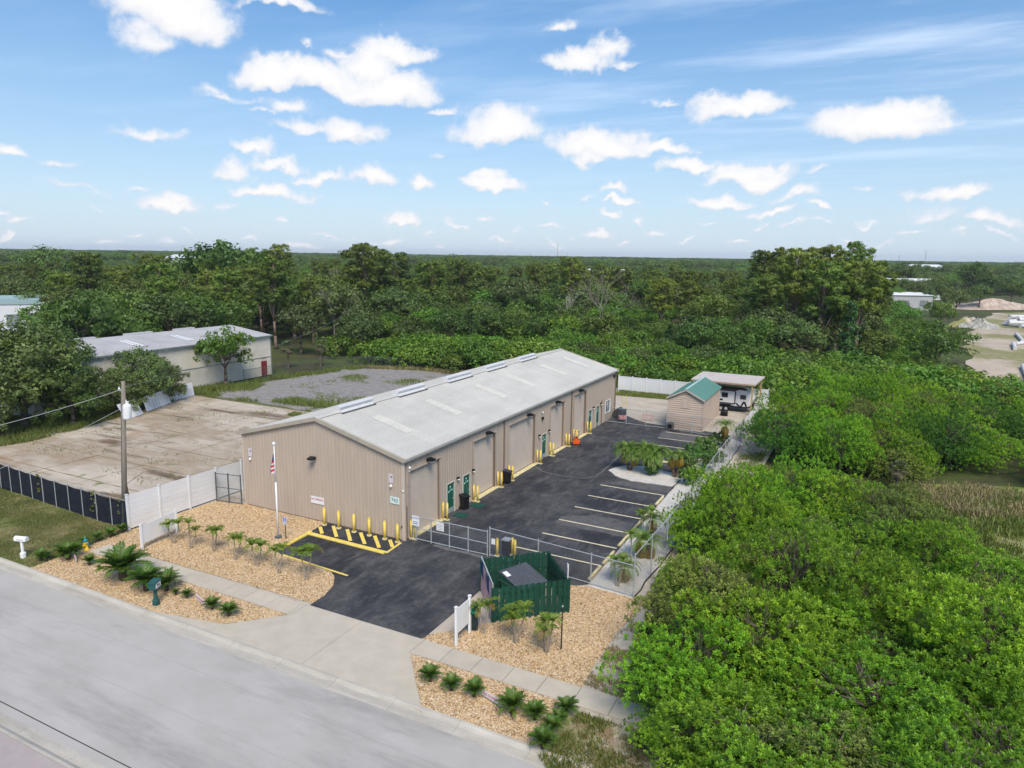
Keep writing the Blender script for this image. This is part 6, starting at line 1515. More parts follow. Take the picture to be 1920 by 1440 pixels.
def put(kd, x, y, sc, name, adj, cat='tree'):
    side, depth = region_words(x, y); gname = '%s in the %s %s woods' % (adj[1], depth, side)
    plant(kd, x, y, sc, '%s among the %s trees of the %s woods' % (adj[0], depth, side), gname, name, cat, rnd=rw)
    taken.append((x, y, sc*S[kd]*.62)); count[kd] = count.get(kd, 0)+1
WORDS = {'oak': ('dark green rounded oak', 'dark oaks'), 'live_oak': ('greyish green spreading oak', 'greyish oaks'), 'bright': ('fresh green broadleaf tree', 'fresh green trees'), 'pine': ('olive green pine with a clear trunk', 'olive pines'), 'cedar': ('dark pointed evergreen', 'dark pointed evergreens'), 'thicket': ('bright green leafy shrub', 'bright shrubs')}
NM_ = {'oak': 'oak_tree', 'live_oak': 'oak_tree', 'bright': 'broadleaf_tree', 'pine': 'pine_tree', 'cedar': 'cedar_tree', 'thicket': 'leafy_shrub'}
# sight corridors kept open towards the far white buildings
OPEN = [((29, 249), 26, 1.), ((44, 330), 26, .9)]
def corridor(x, y):
    v = np.array([x-CP[0], y-CP[1]]); d = v@fw2; px = 960+CF*(v@rt2)/d
    if 1640 < px < 1740 and 100 < d < 300: return True
    if 1172 < px < 1225 and 110 < d < 215: return True
    return False
OVER = []; cnt2 = {}
for ring, (d0, d1, n) in enumerate(((40, 120, 2600), (120, 190, 1500), (190, 330, 1500))):
    for _ in range(n):
        dd = math.sqrt(rw.uniform(d0*d0, d1*d1)); a = rw.uniform(-.64, .64)+CYAW
        x, y = CP[0]+math.sin(a)*dd, CP[1]+math.cos(a)*dd
        z = zone(x, y)
        if z is None or z == 'right' or not in_view(x, y): continue
        v_ = np.array([x-CP[0], y-CP[1]]); px_ = 960+CF*(v_@rt2)/(v_@fw2)
        if (px_ < 96 and 80 < dd < 172) or (px_ > 1790 and 104 < dd < 240 and rw.random() < .93): continue
        u = rw.random(); small = corridor(x, y)
        if (-14 < x < 5 and 172 < y < 200): continue
        if z == 'sandfield':
            if u < .86: continue
            kd, sc = ('thicket', rw.uniform(.6, 1.1)) if dd < 250 else ('oak', .9)
        elif z == 'thick': kd, sc = ('thicket', rw.uniform(.8, 1.5)) if u < .86 else ('live_oak', rw.uniform(.4, .6)) if u < .94 else ('bright', rw.uniform(.4, .6))
        elif z == 'thick2': kd, sc = ('thicket', rw.uniform(1.0, 1.6)) if u < .24 else ('bright', rw.uniform(.5, .85)) if u < .45 else ('oak', rw.uniform(.5, .85)) if u < .85 else ('live_oak', rw.uniform(.5, .85)) if u < .95 else ('cedar', rw.uniform(.7, 1.0))
        elif z == 'left': kd, sc = ('oak', rw.uniform(.8, 1.2)) if u < .40 else ('pine', rw.uniform(.7, .95)) if u < .5 else ('live_oak', rw.uniform(.8, 1.2)) if u < .7 else ('bright', rw.uniform(.6, .9)) if u < .9 else ('thicket', rw.uniform(1.1, 1.6))
        else:
            leftness = (x-CP[0])*rt2[0]+(y-CP[1])*rt2[1]
            if dd < 190: kd, sc = ('oak', rw.uniform(.8, 1.34)) if u < .28 else ('live_oak', rw.uniform(.85, 1.3)) if u < .45 else ('bright', rw.uniform(.7, 1.1)) if u < .60 else ('pine', rw.uniform(.78, 1.10)) if u < .93 else ('cedar', rw.uniform(.8, 1.3))
            else: kd, sc = ('oak', rw.uniform(.85, 1.2)) if u < .36 else ('live_oak', rw.uniform(.85, 1.2)) if u < .55 else ('pine', rw.uniform(.7, .93)) if u < .9 else ('bright', rw.uniform(.8, 1.0))
        if small: 
            if dd > 120 and u < .5: continue
            kd, sc = 'thicket', rw.uniform(.8, 1.3)
        ok_ = 'oak' if kd == 'live_oak' else kd
        if free(x, y, sc*S[kd]*.62) and (cnt2.get(ok_, 0) >= (262 if ok_ != 'thicket' else 290)):
            taken.append((x, y, sc*S[kd]*.62)); OVER.append((x, y, sc)); continue
        if free(x, y, sc*S[kd]*.62): put(kd, x, y, sc, NM_[kd], WORDS[kd], 'shrub' if kd == 'thicket' else 'tree'); cnt2[ok_] = cnt2.get(ok_, 0)+1
# tree tops that break the horizon
for i, (px, top, dist, kd, lb) in enumerate(((400, 450, 170, 'oak', 'tall dark crown breaking the horizon on the left, the largest of its row'), (440, 458, 185, 'oak', 'dark crown on the horizon just right of the largest one on the left'), (520, 461, 190, 'pine', 'round topped pine on the horizon, third from the largest dark crown'), (470, 464, 200, 'pine', 'small pine top on the horizon between two darker crowns'), (678, 462, 150, 'pine', 'flat topped pine on the skyline above the clear trunked pine'), (712, 466, 160, 'pine', 'thinner pine on the skyline right of the flat topped one'), (757, 473, 190, 'cedar', 'pointed evergreen top on the skyline left of centre'), (850, 476, 210, 'oak', 'single dark round crown on the skyline above the warehouse'), (80, 464, 260, 'oak', 'round crown on the skyline at the far left'), (1432, 470, 170, 'pine', 'small flat pine on the skyline left of the big pine group'), (1447, 468, 172, 'cedar', 'narrow pointed tree on the skyline left of the big pine group'), (1472, 472, 165, 'pine', 'pale pine top on the skyline just left of the big group'), (1605, 462, 150, 'pine', 'open limbed pine on the skyline right of the big pine group'), (1700, 489, 380, 'oak', 'dark crown among the far trees right of the big pines'), (1830, 488, 330, 'oak', 'large round crown on the far right skyline'), (1560, 470, 140, 'pine', 'dark pine top over the middle of the big pine group'))):
    d = vray(px, top); d = d/(d[:2]@np.array([fw2[0], fw2[1]])); x, y, z = CP+d*dist
    plant(kd, x, y, (z+.2)/(10.2 if kd in ('oak',) else 16 if kd == 'pine' else 9.2), lb, None, NM_[kd], zs=1.)
for i, (px, py, s, kd) in enumerate(((1790, 560, .95, 'live_oak'), (1835, 545, .95, 'oak'), (1762, 585, .8, 'bright'), (1895, 535, 1., 'oak'))):
    x, y = G(px, py+35); plant(kd, x, y, s, ('spreading tree at the near end of the sandy diggings', 'dark tree right of the spreading tree by the sandy diggings', 'fresh green tree left of the spreading tree by the diggings', 'dark tree at the right edge above the diggings')[i], None, NM_[kd])

# the woods further off, one mass to the horizon
def far_woods():
    rng = np.random.default_rng(5); pts = []; 
    for d0, d1, n in ((300, 600, 2600), (600, 1200, 3600), (1200, 3000, 5200), (3000, 8500, 4200)):
        dd = np.sqrt(rng.uniform(d0*d0, d1*d1, n)); a = rng.uniform(-.72, .72, n)+CYAW
        x = CP[0]+np.sin(a)*dd; y = CP[1]+np.cos(a)*dd
        keep = ~((x > 38+.05*(y-78)) & (x < 150) & (y < 420)) & ~((x > 25) & (x < 60) & (y > 325) & (y < 372)) & ~((y > 340) & (y < 385) & (x > -52) & (x < 34))
        s = np.where(dd < 600, rng.uniform(.75, 1.15, n), np.where(dd < 1200, rng.uniform(.8, 1.55, n), rng.uniform(.9, 1.85, n)))
        fat = np.where(dd < 600, 1., np.where(dd < 1200, 1.7, np.where(dd < 3000, 3., 7.)))
        pts.append(np.stack([x, y, s, fat], 1)[keep])
    if OVER: pts.append(np.array([(x, y, min(s, 1.15), 1.) for x, y, s in OVER]))
    P = np.concatenate(pts)
    me = bpy.data.meshes.new('far_woods'); me.vertices.add(len(P))
    me.vertices.foreach_set('co', np.stack([P[:, 0], P[:, 1], np.zeros(len(P))], 1).astype(np.float32).ravel())
    a = me.attributes.new('size', 'FLOAT_VECTOR', 'POINT'); a.data.foreach_set('vector', np.stack([P[:, 2]*P[:, 3], P[:, 2]*P[:, 3], P[:, 2]], 1).astype(np.float32).ravel())
    o = bpy.data.objects.new('far_woods', me); col.objects.link(o); o['kind'] = 'stuff'
    ng = bpy.data.node_groups.new('far_woods', 'GeometryNodeTree')
    ng.interface.new_socket('Geometry', in_out='INPUT', socket_type='NodeSocketGeometry'); ng.interface.new_socket('Geometry', in_out='OUTPUT', socket_type='NodeSocketGeometry')
    N = ng.nodes; L = ng.links; gi = N.new('NodeGroupInput'); go_ = N.new('NodeGroupOutput'); jn = N.new('GeometryNodeGeometryToInstance')
    srcs = []
    for kd in ('oak', 'live_oak', 'bright', 'oak', 'live_oak'):
        src = next(q for q in col.objects if q.name.startswith('crown') and q.data == KIND[kd][len(srcs) % len(KIND[kd])][1]); srcs.append(src)
    g2i = N.new('GeometryNodeJoinGeometry')
    for s in srcs:
        oi = N.new('GeometryNodeObjectInfo'); oi.inputs['Object'].default_value = s; oi.inputs['As Instance'].default_value = True; L.new(oi.outputs['Geometry'], g2i.inputs[0])
    mp = N.new('GeometryNodeMeshToPoints'); L.new(gi.outputs[0], mp.inputs[0])
    ip = N.new('GeometryNodeInstanceOnPoints'); L.new(mp.outputs[0], ip.inputs[0]); L.new(g2i.outputs[0], ip.inputs['Instance']); ip.inputs['Pick Instance'].default_value = True
    na = N.new('GeometryNodeInputNamedAttribute'); na.data_type = 'FLOAT_VECTOR'; na.inputs[0].default_value = 'size'; L.new(na.outputs[0], ip.inputs['Scale'])
    q = N.new('FunctionNodeRandomValue'); q.data_type = 'FLOAT_VECTOR'; q.inputs[0].default_value = (0, 0, 0); q.inputs[1].default_value = (0, 0, 6.28); L.new(q.outputs[0], ip.inputs['Rotation'])
    L.new(ip.outputs[0], go_.inputs[0])
    md = o.modifiers.new('woods', 'NODES'); md.node_group = ng
far_woods()
sheet('diggings', wob([(37.5, 79), (44, 76), (60, 92), (85, 150), (125, 290), (95, 300), (62, 262), (52, 210), (44, 150), (40, 110)], 1.2, 5, 3), .02, farsand_m)
sheet('clearing', wob([(17.2, 28.5), (17.2, 12), (24, 12), (32, 10), (40, 8), (50, 18), (48, 32), (36, 32), (30, 29.5)] if 1 else [(22.5, 27.5), (27, 23), (32, 17.5), (40, 13), (48, 20), (46, 32), (36, 30), (30, 27.5)], .4, 1.5, 3), .0, clearing_m)
def mound(name, label, px, py, rx, ry, h, m_, seed, cat='mound'):
    x, y = G(px, py); t_ = MB(); n = 26; rr = random.Random(seed); rngs = 7
    P = [[None]*n for _ in range(rngs+1)]
    for j in range(rngs+1):
        for i in range(n):
            a = 2*math.pi*i/n; q = j/rngs; k = 1+.25*math.sin(a*3+seed)+.12*math.sin(a*7+seed*2)
            P[j][i] = (rx*q*k*math.cos(a), ry*q*k*math.sin(a), h*(1-q**1.3)*(1+.22*math.sin(a*5+j*1.3+seed)+rr.uniform(-.12, .12))-.05)
    for j in range(rngs):
        for i in range(n): i2 = (i+1) % n; t_.face([P[j][i], P[j+1][i], P[j+1][i2], P[j][i2]] if j else [P[0][0], P[1][i], P[1][i2]])
    o = t_.obj(name, m_, None, True); o.location = (x, y, 0); o.rotation_euler = (0, 0, CYAW*-1)
    return tag(o, label, cat)
pinks = mat('pink_spoil', (.40, .30, .24), .97, var=.2, vs=.4, c2=(.48, .40, .33), fine=.12, bs=2)
mound('spoil_heap', 'long pinkish spoil heap at the back of the sandy diggings', 1858, 578, 20, 9, 3.0, pinks, 2)
mound('sand_heap', 'pale sand heap at the left of the sandy diggings', 1815, 612, 6, 4, 2.4, farsand_m, 4)
mound('rubble_heap', 'grey rubble heap beside the pale sand heap', 1838, 614, 5.5, 3.5, 2.2, mat('grey_rubble', (.26, .26, .23), .95, var=.4, vs=1.5, c2=(.38, .37, .33)), 6)
ppm = mat('concrete_pipe', (.62, .62, .62), .8, var=.1)
rpp = random.Random(6)
for i in range(16):
    x, y = G(rpp.uniform(1882, 1930), rpp.uniform(598, 618)); a = rpp.uniform(-.5, .9); L = rpp.uniform(1.6, 3.2)
    o = MB().tube((-L, 0, .5), (L, 0, .5), .5, n=10).obj('pipe', ppm); o.location = (x, y, rpp.choice((0, 0, .9))); o.rotation_euler = (0, 0, a+.8); tag(o, 'length of pale pipe in the jumbled pile at the right edge', 'pipe', 'pale pipes piled on the diggings')
for i, (p, q) in enumerate((((1905, 629), (1917, 642)), ((1899, 647), (1903, 657)), ((1903, 648), (1925, 645)), ((1917, 690), (1930, 720)), ((1880, 610), (1935, 617)))):
    a, c = G(*p), G(*q); o = MB((*a, 0)).tube((*a, .4), (*c, .4), .38, n=8).obj('pipe', ppm); o.location = (*a, 0); tag(o, ('slanting pale pipe lying below the pile on the diggings', 'short stub of pale pipe on the diggings grass', 'pale pipe running off the right edge below the slanting one', 'pale pipe lying by the right edge nearest the bushes', 'long pale pipe lying along the front of the pile')[i], 'pipe')

# ---------------- pepper bushes of the right foreground ----------------
def rosette_shrub(name, seed, R=2.7, H=4.4, n=1750, leaves=9, ll=.155, lw=.060):
    rng = np.random.default_rng(seed); r = rng.random
    lob = [(0, 0, H*.40, R*.75, R*.75, H*.42)]
    for i in range(24):
        a = i*2.4+r()*.7; q = R*(.15+.75*r()); s = .42+.50*r(); lob.append((math.cos(a)*q, math.sin(a)*q, H*(.22+.68*r())*(1-.25*(q/R)**2), s*1.1, s*1.1, s))
    w = np.array([l[3]*l[5] for l in lob]); w /= w.sum(); idx = rng.choice(len(lob), n, p=w); L = np.array(lob)[idx]
    d = sph(rng, n); d[:, 2] = np.where(rng.random(n) < .8, np.abs(d[:, 2]), d[:, 2])
    q = (.80+.30*rng.random(n)**.7)[:, None]; C = L[:, :3]+d*L[:, 3:]*q; C[:, 2] = np.maximum(C[:, 2], .15)
    ax = unit(d*.8+np.array([0, 0, 1.2])+rng.normal(size=(n, 3))*.35)
    t0 = np.clip(.52+.42*rng.normal(size=n), 0, 1); V = []; T = []
    a1 = unit(np.cross(ax, rng.normal(size=(n, 3)))); a2 = np.cross(ax, a1); sc = (.75+.5*rng.random(n))[:, None]
    for k in range(leaves):
        th = k*2.4+rng.random(n)*.4; tilt = (.25+1.15*(k/leaves)); o = (a1*np.cos(th)[:, None]+a2*np.sin(th)[:, None])
        dr = unit(o*math.sin(tilt)+ax*math.cos(tilt)); sd_ = unit(np.cross(dr, ax)); Ln = ll*sc*(.8+.4*rng.random(n))[:, None]
        b0 = C+ax*(.08*(1-k/leaves)); tip = b0+dr*Ln-np.array([0, 0, .35])*Ln*tilt*.5; md = b0+dr*Ln*.5
        V.append(np.stack([b0, md+sd_*lw*sc*.5, tip, md-sd_*lw*sc*.5], 1)); T.append(np.clip(t0+rng.normal(size=n)*.10-.10*(k/leaves), 0, 1))
    V = np.concatenate(V).reshape(-1, 3); T = np.concatenate(T)
    return np_mesh(name, V, np.arange(len(V)).reshape(-1, 4), f_pep, T)
PEP = [rosette_shrub('crown', 50+i, 2.7+.2*i, 4.4) for i in range(4)]
f_pep2 = foliage('deep_green_leaves', (.045, .125, .012), (.150, .320, .028), .35, .12); f_pep3 = foliage('olive_leaves', (.12, .17, .03), (.30, .38, .07), .35, .1)
PEP2 = [PEP[0].copy(), PEP[2].copy()]; PEP3 = PEP[1].copy()
for q in PEP2: q.materials.clear(); q.materials.append(f_pep2)
PEP3.materials.clear(); PEP3.materials.append(f_pep3)
PEPT = [twiggy(3.9, .85, 80+i, 4, bark, .10, 'stems', 3, .8, .22) for i in range(2)]
rp_ = random.Random(9)
def pep(x, y, s, label, group, hs=1.):
    hs *= 1-.20*max(0, min(1, (x-24)/8)) if y < 15 else 1.
    t = thing('pepper_bush', label, 'bush', (x, y, 0), group, rp_.uniform(0, 6.28)); t.scale = (s, s, s*hs)
    newobj('stems', PEPT[rp_.randrange(2)], t); k = rp_.random(); newobj('crown', PEP[rp_.randrange(4)] if k < .74 else PEP2[rp_.randrange(2)] if k < .9 else PEP3, t)
def inpoly(x, y, poly):
    c = False; n = len(poly)
    for i in range(n):
        a, b_ = poly[i], poly[(i+1) % n]
        if (a[1] > y) != (b_[1] > y) and x < (b_[0]-a[0])*(y-a[1])/(b_[1]-a[1])+a[0]: c = not c
    return c
ZA = [(17.2, -1.0), (17.6, 4.5), (17.9, 12.0), (20.5, 17.0), (24.5, 15.5), (30, 9.5), (36, 6), (45, 2), (50, -6), (44, -19), (25, -19), (21.0, -12.3), (18.6, -8.0)]
ZB = [(18.0, 29.0), (18.2, 38), (18.0, 46), (17.6, 51), (24, 53), (31, 50), (36, 44), (37, 36), (33, 31.5), (28.5, 28.5), (23, 27.5)]
ZC = [(38, 31.5), (40, 46), (36, 60), (60, 62), (64, 36), (50, 26), (44, 28.5)]
def fill(poly, step, lab, grp, s0, s1, h):
    xs_ = [p[0] for p in poly]; ys_ = [p[1] for p in poly]; y = min(ys_); j = 0
    while y < max(ys_):
        x = min(xs_)+(j % 2)*step/2
        while x < max(xs_):
            u, v = x+rp_.uniform(-.3, .3)*step, y+rp_.uniform(-.3, .3)*step
            if inpoly(u, v, poly) and in_view(u, v, .12): pep(u, v, rp_.uniform(s0, s1), lab, grp, h*rp_.uniform(.68, 1.2))
            x += step
        y += step*.87; j += 1
fill(ZA, 3.0, 'glossy bright green pepper bush, one of the dense thicket filling the right foreground', 'pepper bushes of the right foreground thicket', .92, 1.2, .95)
fill(ZB, 3.3, 'green pepper bush, one of the rounded mass between white slat fence and clearing', 'pepper bushes beside the slat fence', .9, 1.25, 1.06)
fill(ZC, 3.6, 'dark green bush, one of the mass beyond the clearing at the right edge', 'bushes beyond the right clearing', .95, 1.25, .9)
for x, y, s, h, lb in ((16.2, 9.2, .72, 1.05, 'bright bush leaning over the boundary fence and last parking stall'), (15.9, 6.7, .5, 1.1, 'smaller bright bush pushed against the boundary fence'), (17.2, -4.2, .36, .8, 'low bush at the sandy edge of the foreground thicket'), (17.9, -6.9, .5, .8, 'bush overhanging the end of the sidewalk'), (18.8, -9.4, .60, .80, 'bush covering the last sidewalk slab'), (20.2, -11.4, .62, .8, 'bush at the street side end of the foreground thicket'), (21.8, -13.4, .6, .8, 'lowest bush of the thicket, cut by the bottom edge'), (16.6, 1.2, .45, .9, 'bush bulging over the sand path near the fence post'), (16.0, 39.3, .42, .9, 'dark bush poking through the white slat fence')):
    pep(x, y, s, lb, None, h)

# ---------------- palms and cycads of the planting ----------------
f_sago = foliage('sago_leaflets', (.032, .095, .008), (.125, .235, .020), .3, .15)
f_sago_y = foliage('sago_new_leaflets', (.07, .11, .012), (.15, .19, .03), .3, .1)
f_date = foliage('date_palm_leaflets', (.09, .19, .02), (.26, .40, .07), .4, .12)
f_old = foliage('yellowed_leaflets', (.22, .16, .02), (.42, .30, .04), .3, .12)
f_xmas = foliage('palm_leaflets', (.08, .16, .014), (.25, .36, .035), .4, .12)
def frond(name, L, m_, seed, rise=.9, droop=1.5, pairs=22, ll=.17, lw=.022, sweep=.55, vee=.35):
    "a feather frond arching out along +x from the origin"
    rng = np.random.default_rng(seed); V = []; T = []; n = 26; pts = []; a = rise; p = np.zeros(3); pts.append(p.copy()); dirs = []
    for i in range(n):
        d = np.array([math.cos(a), 0, math.sin(a)]); p = p+d*L/n; pts.append(p.copy()); dirs.append(d); a -= droop/n
    dirs.append(dirs[-1]); pts = np.array(pts)
    F = []
    for i in range(n):
        w = .012*(1-i/n)+.004; V += [pts[i]+[0, w, 0], pts[i+1]+[0, w*.9, 0], pts[i+1]-[0, w*.9, 0], pts[i]-[0, w, 0]]; T.append(.8)
    for k in range(pairs):
        u = .10+.9*k/pairs; i = min(n-1, int(u*n)); c = pts[i]+(pts[i+1]-pts[i])*(u*n-i); d = dirs[i]; up = np.array([-d[2], 0, d[0]])
        q = math.sin(min(1, (u-.02)*1.15)*math.pi)**.5 if u < .95 else .5; l_ = ll*(.45+.55*q)
        for s in (-1, 1):
            dr = d*sweep+np.array([0, s, 0])*.9+up*vee*(.6+.6*rng.random()); dr /= np.linalg.norm(dr)
            side_ = np.cross(dr, up); side_ /= np.linalg.norm(side_); tip = c+dr*l_-np.array([0, 0, .12*l_]); md = c+dr*l_*.45
            V += [c, md+side_*lw*.5, tip, md-side_*lw*.5]; T.append(rng.random())
    V = np.array(V); return np_mesh(name, V, np.arange(len(V)).reshape(-1, 4), m_, T)
SAGO = [frond('frond', .92, f_sago, i, .85+.1*i, 1.25, 28, .20, .038, .6) for i in range(3)]; SAGY = frond('frond', .8, f_sago_y, 9, 1.1, .9, 24, .18, .026, .6)
stem_m = mat('cycad_stem', (.07, .05, .03), .95, var=.3, vs=9)
def sago(x, y, s, label, n=26, young=4, group='sago palms in the roadside gravel', z=.02, stem=.25):
    s *= .80 if s < 1.02 else .94
    t = thing('sago_palm', label, 'sago palm', (x, y, z), group, rs.uniform(0, 6)); t.scale = (s, s, s*1.12)
    MB().lathe([(.10, 0), (.13, .05), (.12, stem), (.05, stem+.06)], (0, 0, 0), 9).obj('stem', stem_m, t)
    n = int(n*1.55)
    for i in range(n):
        u = i/n; a = i*2.4; el = .80-.95*u+rs.uniform(-.08, .08)
        q = .75+.3*rs.random() if u > .2 else .62
        newobj('frond', SAGY if i < young else SAGO[i % 3], t, (math.cos(a)*.05, math.sin(a)*.05, stem), (0, -el, a), (q, q, q))
    return t
rs = random.Random(31)
for px, py, s, n, lb in ((128, 1050, 1.05, 30, 'large sago palm farthest left in the roadside gravel'), (168, 1060, .72, 26, 'mid sized sago palm between the far left one and the biggest'), (186, 1068, .35, 14, 'tiny sago palm left of the biggest one'), (231, 1088, 1.75, 44, 'biggest sago palm, behind the green mailbox on the left'), (275, 1108, 1.35, 36, 'big sago palm just left of the green mailbox'), (312, 1108, 1.05, 30, 'yellowish sago palm just right of the green mailbox'), (330, 1116, .45, 18, 'small sago palm right of the yellowish one'), (351, 1122, .6, 22, 'small flat sago palm alone right of the mailbox'), (398, 1143, .72, 30, 'left of the paired sago palms near the driveway'), (429, 1156, .82, 30, 'right of the paired sago palms near the driveway'),
                        (806, 1278, .78, 28, 'sago palm closest to the driveway on its right side'), (846, 1296, .75, 28, 'second sago palm from the driveway on its right side'), (889, 1307, .85, 28, 'third sago palm from the driveway, left of the low sign'), (960, 1338, 1.0, 32, 'largest sago palm right of the driveway, beside the low sign'), (1003, 1350, .85, 28, 'spreading sago palm right of the largest one on that side'),
                        (1062, 1340, .80, 28, 'topmost of the slanting row of sago palms, touching the sidewalk'), (1047, 1358, .62, 24, 'second down in the slanting row of sago palms'), (1035, 1374, .72, 26, 'third down in the slanting row of sago palms'), (1018, 1405, .92, 28, 'lowest of the slanting row of sago palms, by the curb')):
    sago(*G(px, py), s, lb, n, 8 if 'yellowish' in lb else 4)
for i in range(7):
    sago(-16.0-.05*i+rs.uniform(-.2, .2), -12.2+.78*i, .75, 'dark leafy clump in the hedge line between lawn and gravel', 16, 1, 'clumps of the hedge line beside the lawn')
sago(*G(78, 1052), .8, 'low dark leafy clump at the road end of the hedge line', 18, 2, 'clumps of the hedge line beside the lawn')
# slender double trunked palms
ringm = mat('ringed_trunk', (.30, .25, .20), .85, var=.3, vs=14, stretch=(.2, .2, 1)); shaft = mat('green_crownshaft', (.17, .26, .06), .6, var=.15)
XF = [frond('frond', .95, f_xmas, 70+i, 1.25+.15*i, 2.0, 20, .30, .055, .5, .25) for i in range(2)]; XY = frond('frond', .9, f_old, 75, .9, 2.3, 16, .26, .03, .5, .1)
rx = random.Random(5)
def slim_palm(x, y, hs, label, group, yellowf=0, fr=1.):
    t = thing('slim_palm', label, 'palm tree', (x, y, 0), group)
    n = len(hs); 
    for i, h in enumerate(hs):
        a = i*2.3+rx.random(); lx_, ly_ = .16*math.cos(a)*(n > 1), .16*math.sin(a)*(n > 1); ex, ey = lx_*1.9+rx.uniform(-.06, .06), ly_*1.9+rx.uniform(-.06, .06)
        MB().path([Vector((lx_*.5, ly_*.5, 0)), Vector((lx_, ly_, h*.5)), Vector((ex, ey, h))], [.05, .036, .034], 7).obj('trunk', ringm, t)
        MB().path([Vector((ex, ey, h)), Vector((ex, ey, h+.28*fr))], [.045, .022], 7).obj('crownshaft', shaft, t)
        k = 8
        for j in range(k):
            q = fr*rx.uniform(.55, .78); newobj('frond', XY if j < yellowf else XF[j % 2], t, (ex, ey, h+.24*fr), (0, -rx.uniform(-.35, .35), j*2.4+a), (q, q, q))
LG = 'slender palms in a row across the left gravel'; RG = 'slender palms in the right gravel'
for i, (px, py, h, yl, lb) in enumerate(((325, 1019, (.95, .85), 0, 'leftmost slender double palm, in front of the blank white sign'), (356, 1029, (.85, 1.25), 3, 'second slender palm from the left, with a yellow upright frond'), (399, 1035, (1.05, .85), 0, 'third slender palm from the left in the left gravel row'), (440, 1050, (.95, .8), 1, 'fourth slender palm from the left in the left gravel row'), (481, 1062, (.95, .9), 0, 'fifth slender palm from the left, level with the flagpole foot'), (521, 1076, (1.2, .95), 1, 'sixth slender palm, at the corner of the yellow edged asphalt'), (574, 1088, (1.25, 1.1), 1, 'rightmost slender palm of the left gravel row, with the fullest head'))):
    slim_palm(*G(px, py), h, lb, LG, yl, 1.0 if i < 6 else 1.25)
for i, (px, py, h, yl, lb) in enumerate(((905, 1189, (1.1, .95), 3, 'yellowish slender palm beside the green wheelie bin'), (968, 1206, (1.35, 1.2, 1.0), 1, 'fullest slender palm in front of the dumpster enclosure'), (1025, 1223, (1.3, 1.1, .9), 2, 'slender triple palm nearest the thin black post'))):
    slim_palm(*G(px, py), h, lb, RG, yl, 1.05)
for i, (px, py, h, lb) in enumerate(((1157, 1100, (1.3, 1.1), 'slim palm at the near end of the shell bed by the corner post'), (1183, 1056, (1.5,), 'thin dark stemmed palm behind the near shell bed palm'), (1212, 1012, (1.7, 1.4), 'slim palm in the shell bed under the pepper bush'))):
    slim_palm(*G(px, py), h, lb, 'slim palms in the shell bed', 0, .9)
# bushy date palms
DF = [frond('frond', 1.45, f_date, 90+i, 1.0, 2.5, 30, .27, .034, .6, .3) for i in range(2)]; DO = frond('frond', 1.25, f_old, 95, .3, 2.1, 26, .26, .034, .6, .2)
drk = mat('date_trunk', (.10, .07, .045), .95, var=.3, vs=12)
def date_palm(x, y, stems, label, group, old=8, s=1., n=40, head=1.12):
    t = thing('date_palm', label, 'palm tree', (x, y, .0), group); s *= 1.1; t.scale = (s,)*3
    for (dx, dy, h) in stems:
        MB().path([Vector((dx*.15, dy*.15, .03)), Vector((dx*.8, dy*.8, h*.5)), Vector((dx, dy, h))], [.10, .09, .10], 8).obj('trunk', drk, t)
        for j in range(n):
            u = j/n; q = head*rx.uniform(.72, .95); el = .65-1.25*u+rx.uniform(-.1, .1)
            newobj('frond', DO if j >= n-old else DF[j % 2], t, (dx, dy, h+.05), (0, -el if j < n-old else .75, j*2.4), (q, q, q))
DG = 'date palms on the white shell island'
date_palm(*G(1180, 883), ((-.35, .1, 1.5), (.4, -.1, 1.35)), 'left date palm on the white shell island', DG, 5)
date_palm(*G(1220, 889), ((-.45, .1, 1.6), (.4, .0, 1.5), (.0, -.3, 1.2)), 'middle and fullest date palm on the white shell island', DG, 4)
date_palm(*G(1265, 896), ((-.25, .05, 1.45), (.35, -.05, 1.6)), 'right date palm on the white shell island with golden dying fronds', DG, 16, 1., 32, .85)
date_palm(*G(1357, 841), ((0, 0, 1.9),), 'date palm with golden skirt near the shed end of the fence', None, 14, 1., 34, .95)
date_palm(*G(1200, 1045), ((0, 0, 1.0), (.5, .3, .8)), 'yellow green date palm in the shell bed behind the corner post', None, 12, .85, 30)
date_palm(*G(1167, 1088), ((.1, 0, .75),), 'small bushy date palm at the near corner of the shell bed', None, 8, .8, 30)
date_palm(*G(1222, 1003), ((0, 0, 1.1),), 'small date palm half under the overhanging pepper bush', None, 6, .8, 28)
# leafy plants along the far planting strip
f_ixora = foliage('strip_leaves', (.05, .13, .02), (.16, .27, .04), .35)
def low_bush(x, y, s, label, m_=f_ixora, seed=1, group=None, z=0, sx=1.):
    rng = np.random.default_rng(seed); lob = [(rng.uniform(-.5, .5), rng.uniform(-.5, .5), .45+.3*rng.random(), .5, .5, .45) for _ in range(6)]
    me = crown('leaves', lob, m_, seed, (.17, .075), 60, 16, .18, .4); t = thing('leafy_plant', label, 'plant', (x, y, z), group); t.scale = (s*sx, s, s)
    newobj('leaves', me, t); MB().path([Vector((0, 0, 0)), Vector((.05, 0, .4))], [.03, .02], 6).obj('stem', drk, t)
for i, (px, py, s, lb) in enumerate(((1293, 886, 1.3, 'leafy plant at the near end of the far planting strip'), (1303, 872, 1.5, 'broad leafy plant second along the far planting strip'), (1290, 908, 1.2, 'leafy plant close behind the shell island'), (1318, 858, 1.5, 'tall leafy plant third along the far planting strip'), (1330, 848, 1.3, 'leafy plant fourth along the far planting strip'), (1345, 835, 1.2, 'dark leafy plant under the golden skirted date palm'), (1322, 880, 1.1, 'leafy plant against the fence middle of the far strip'), (1340, 865, 1.0, 'leafy plant against the fence near the date palm'))):
    low_bush(*G(px, py), s, lb, f_ixora, 200+i)
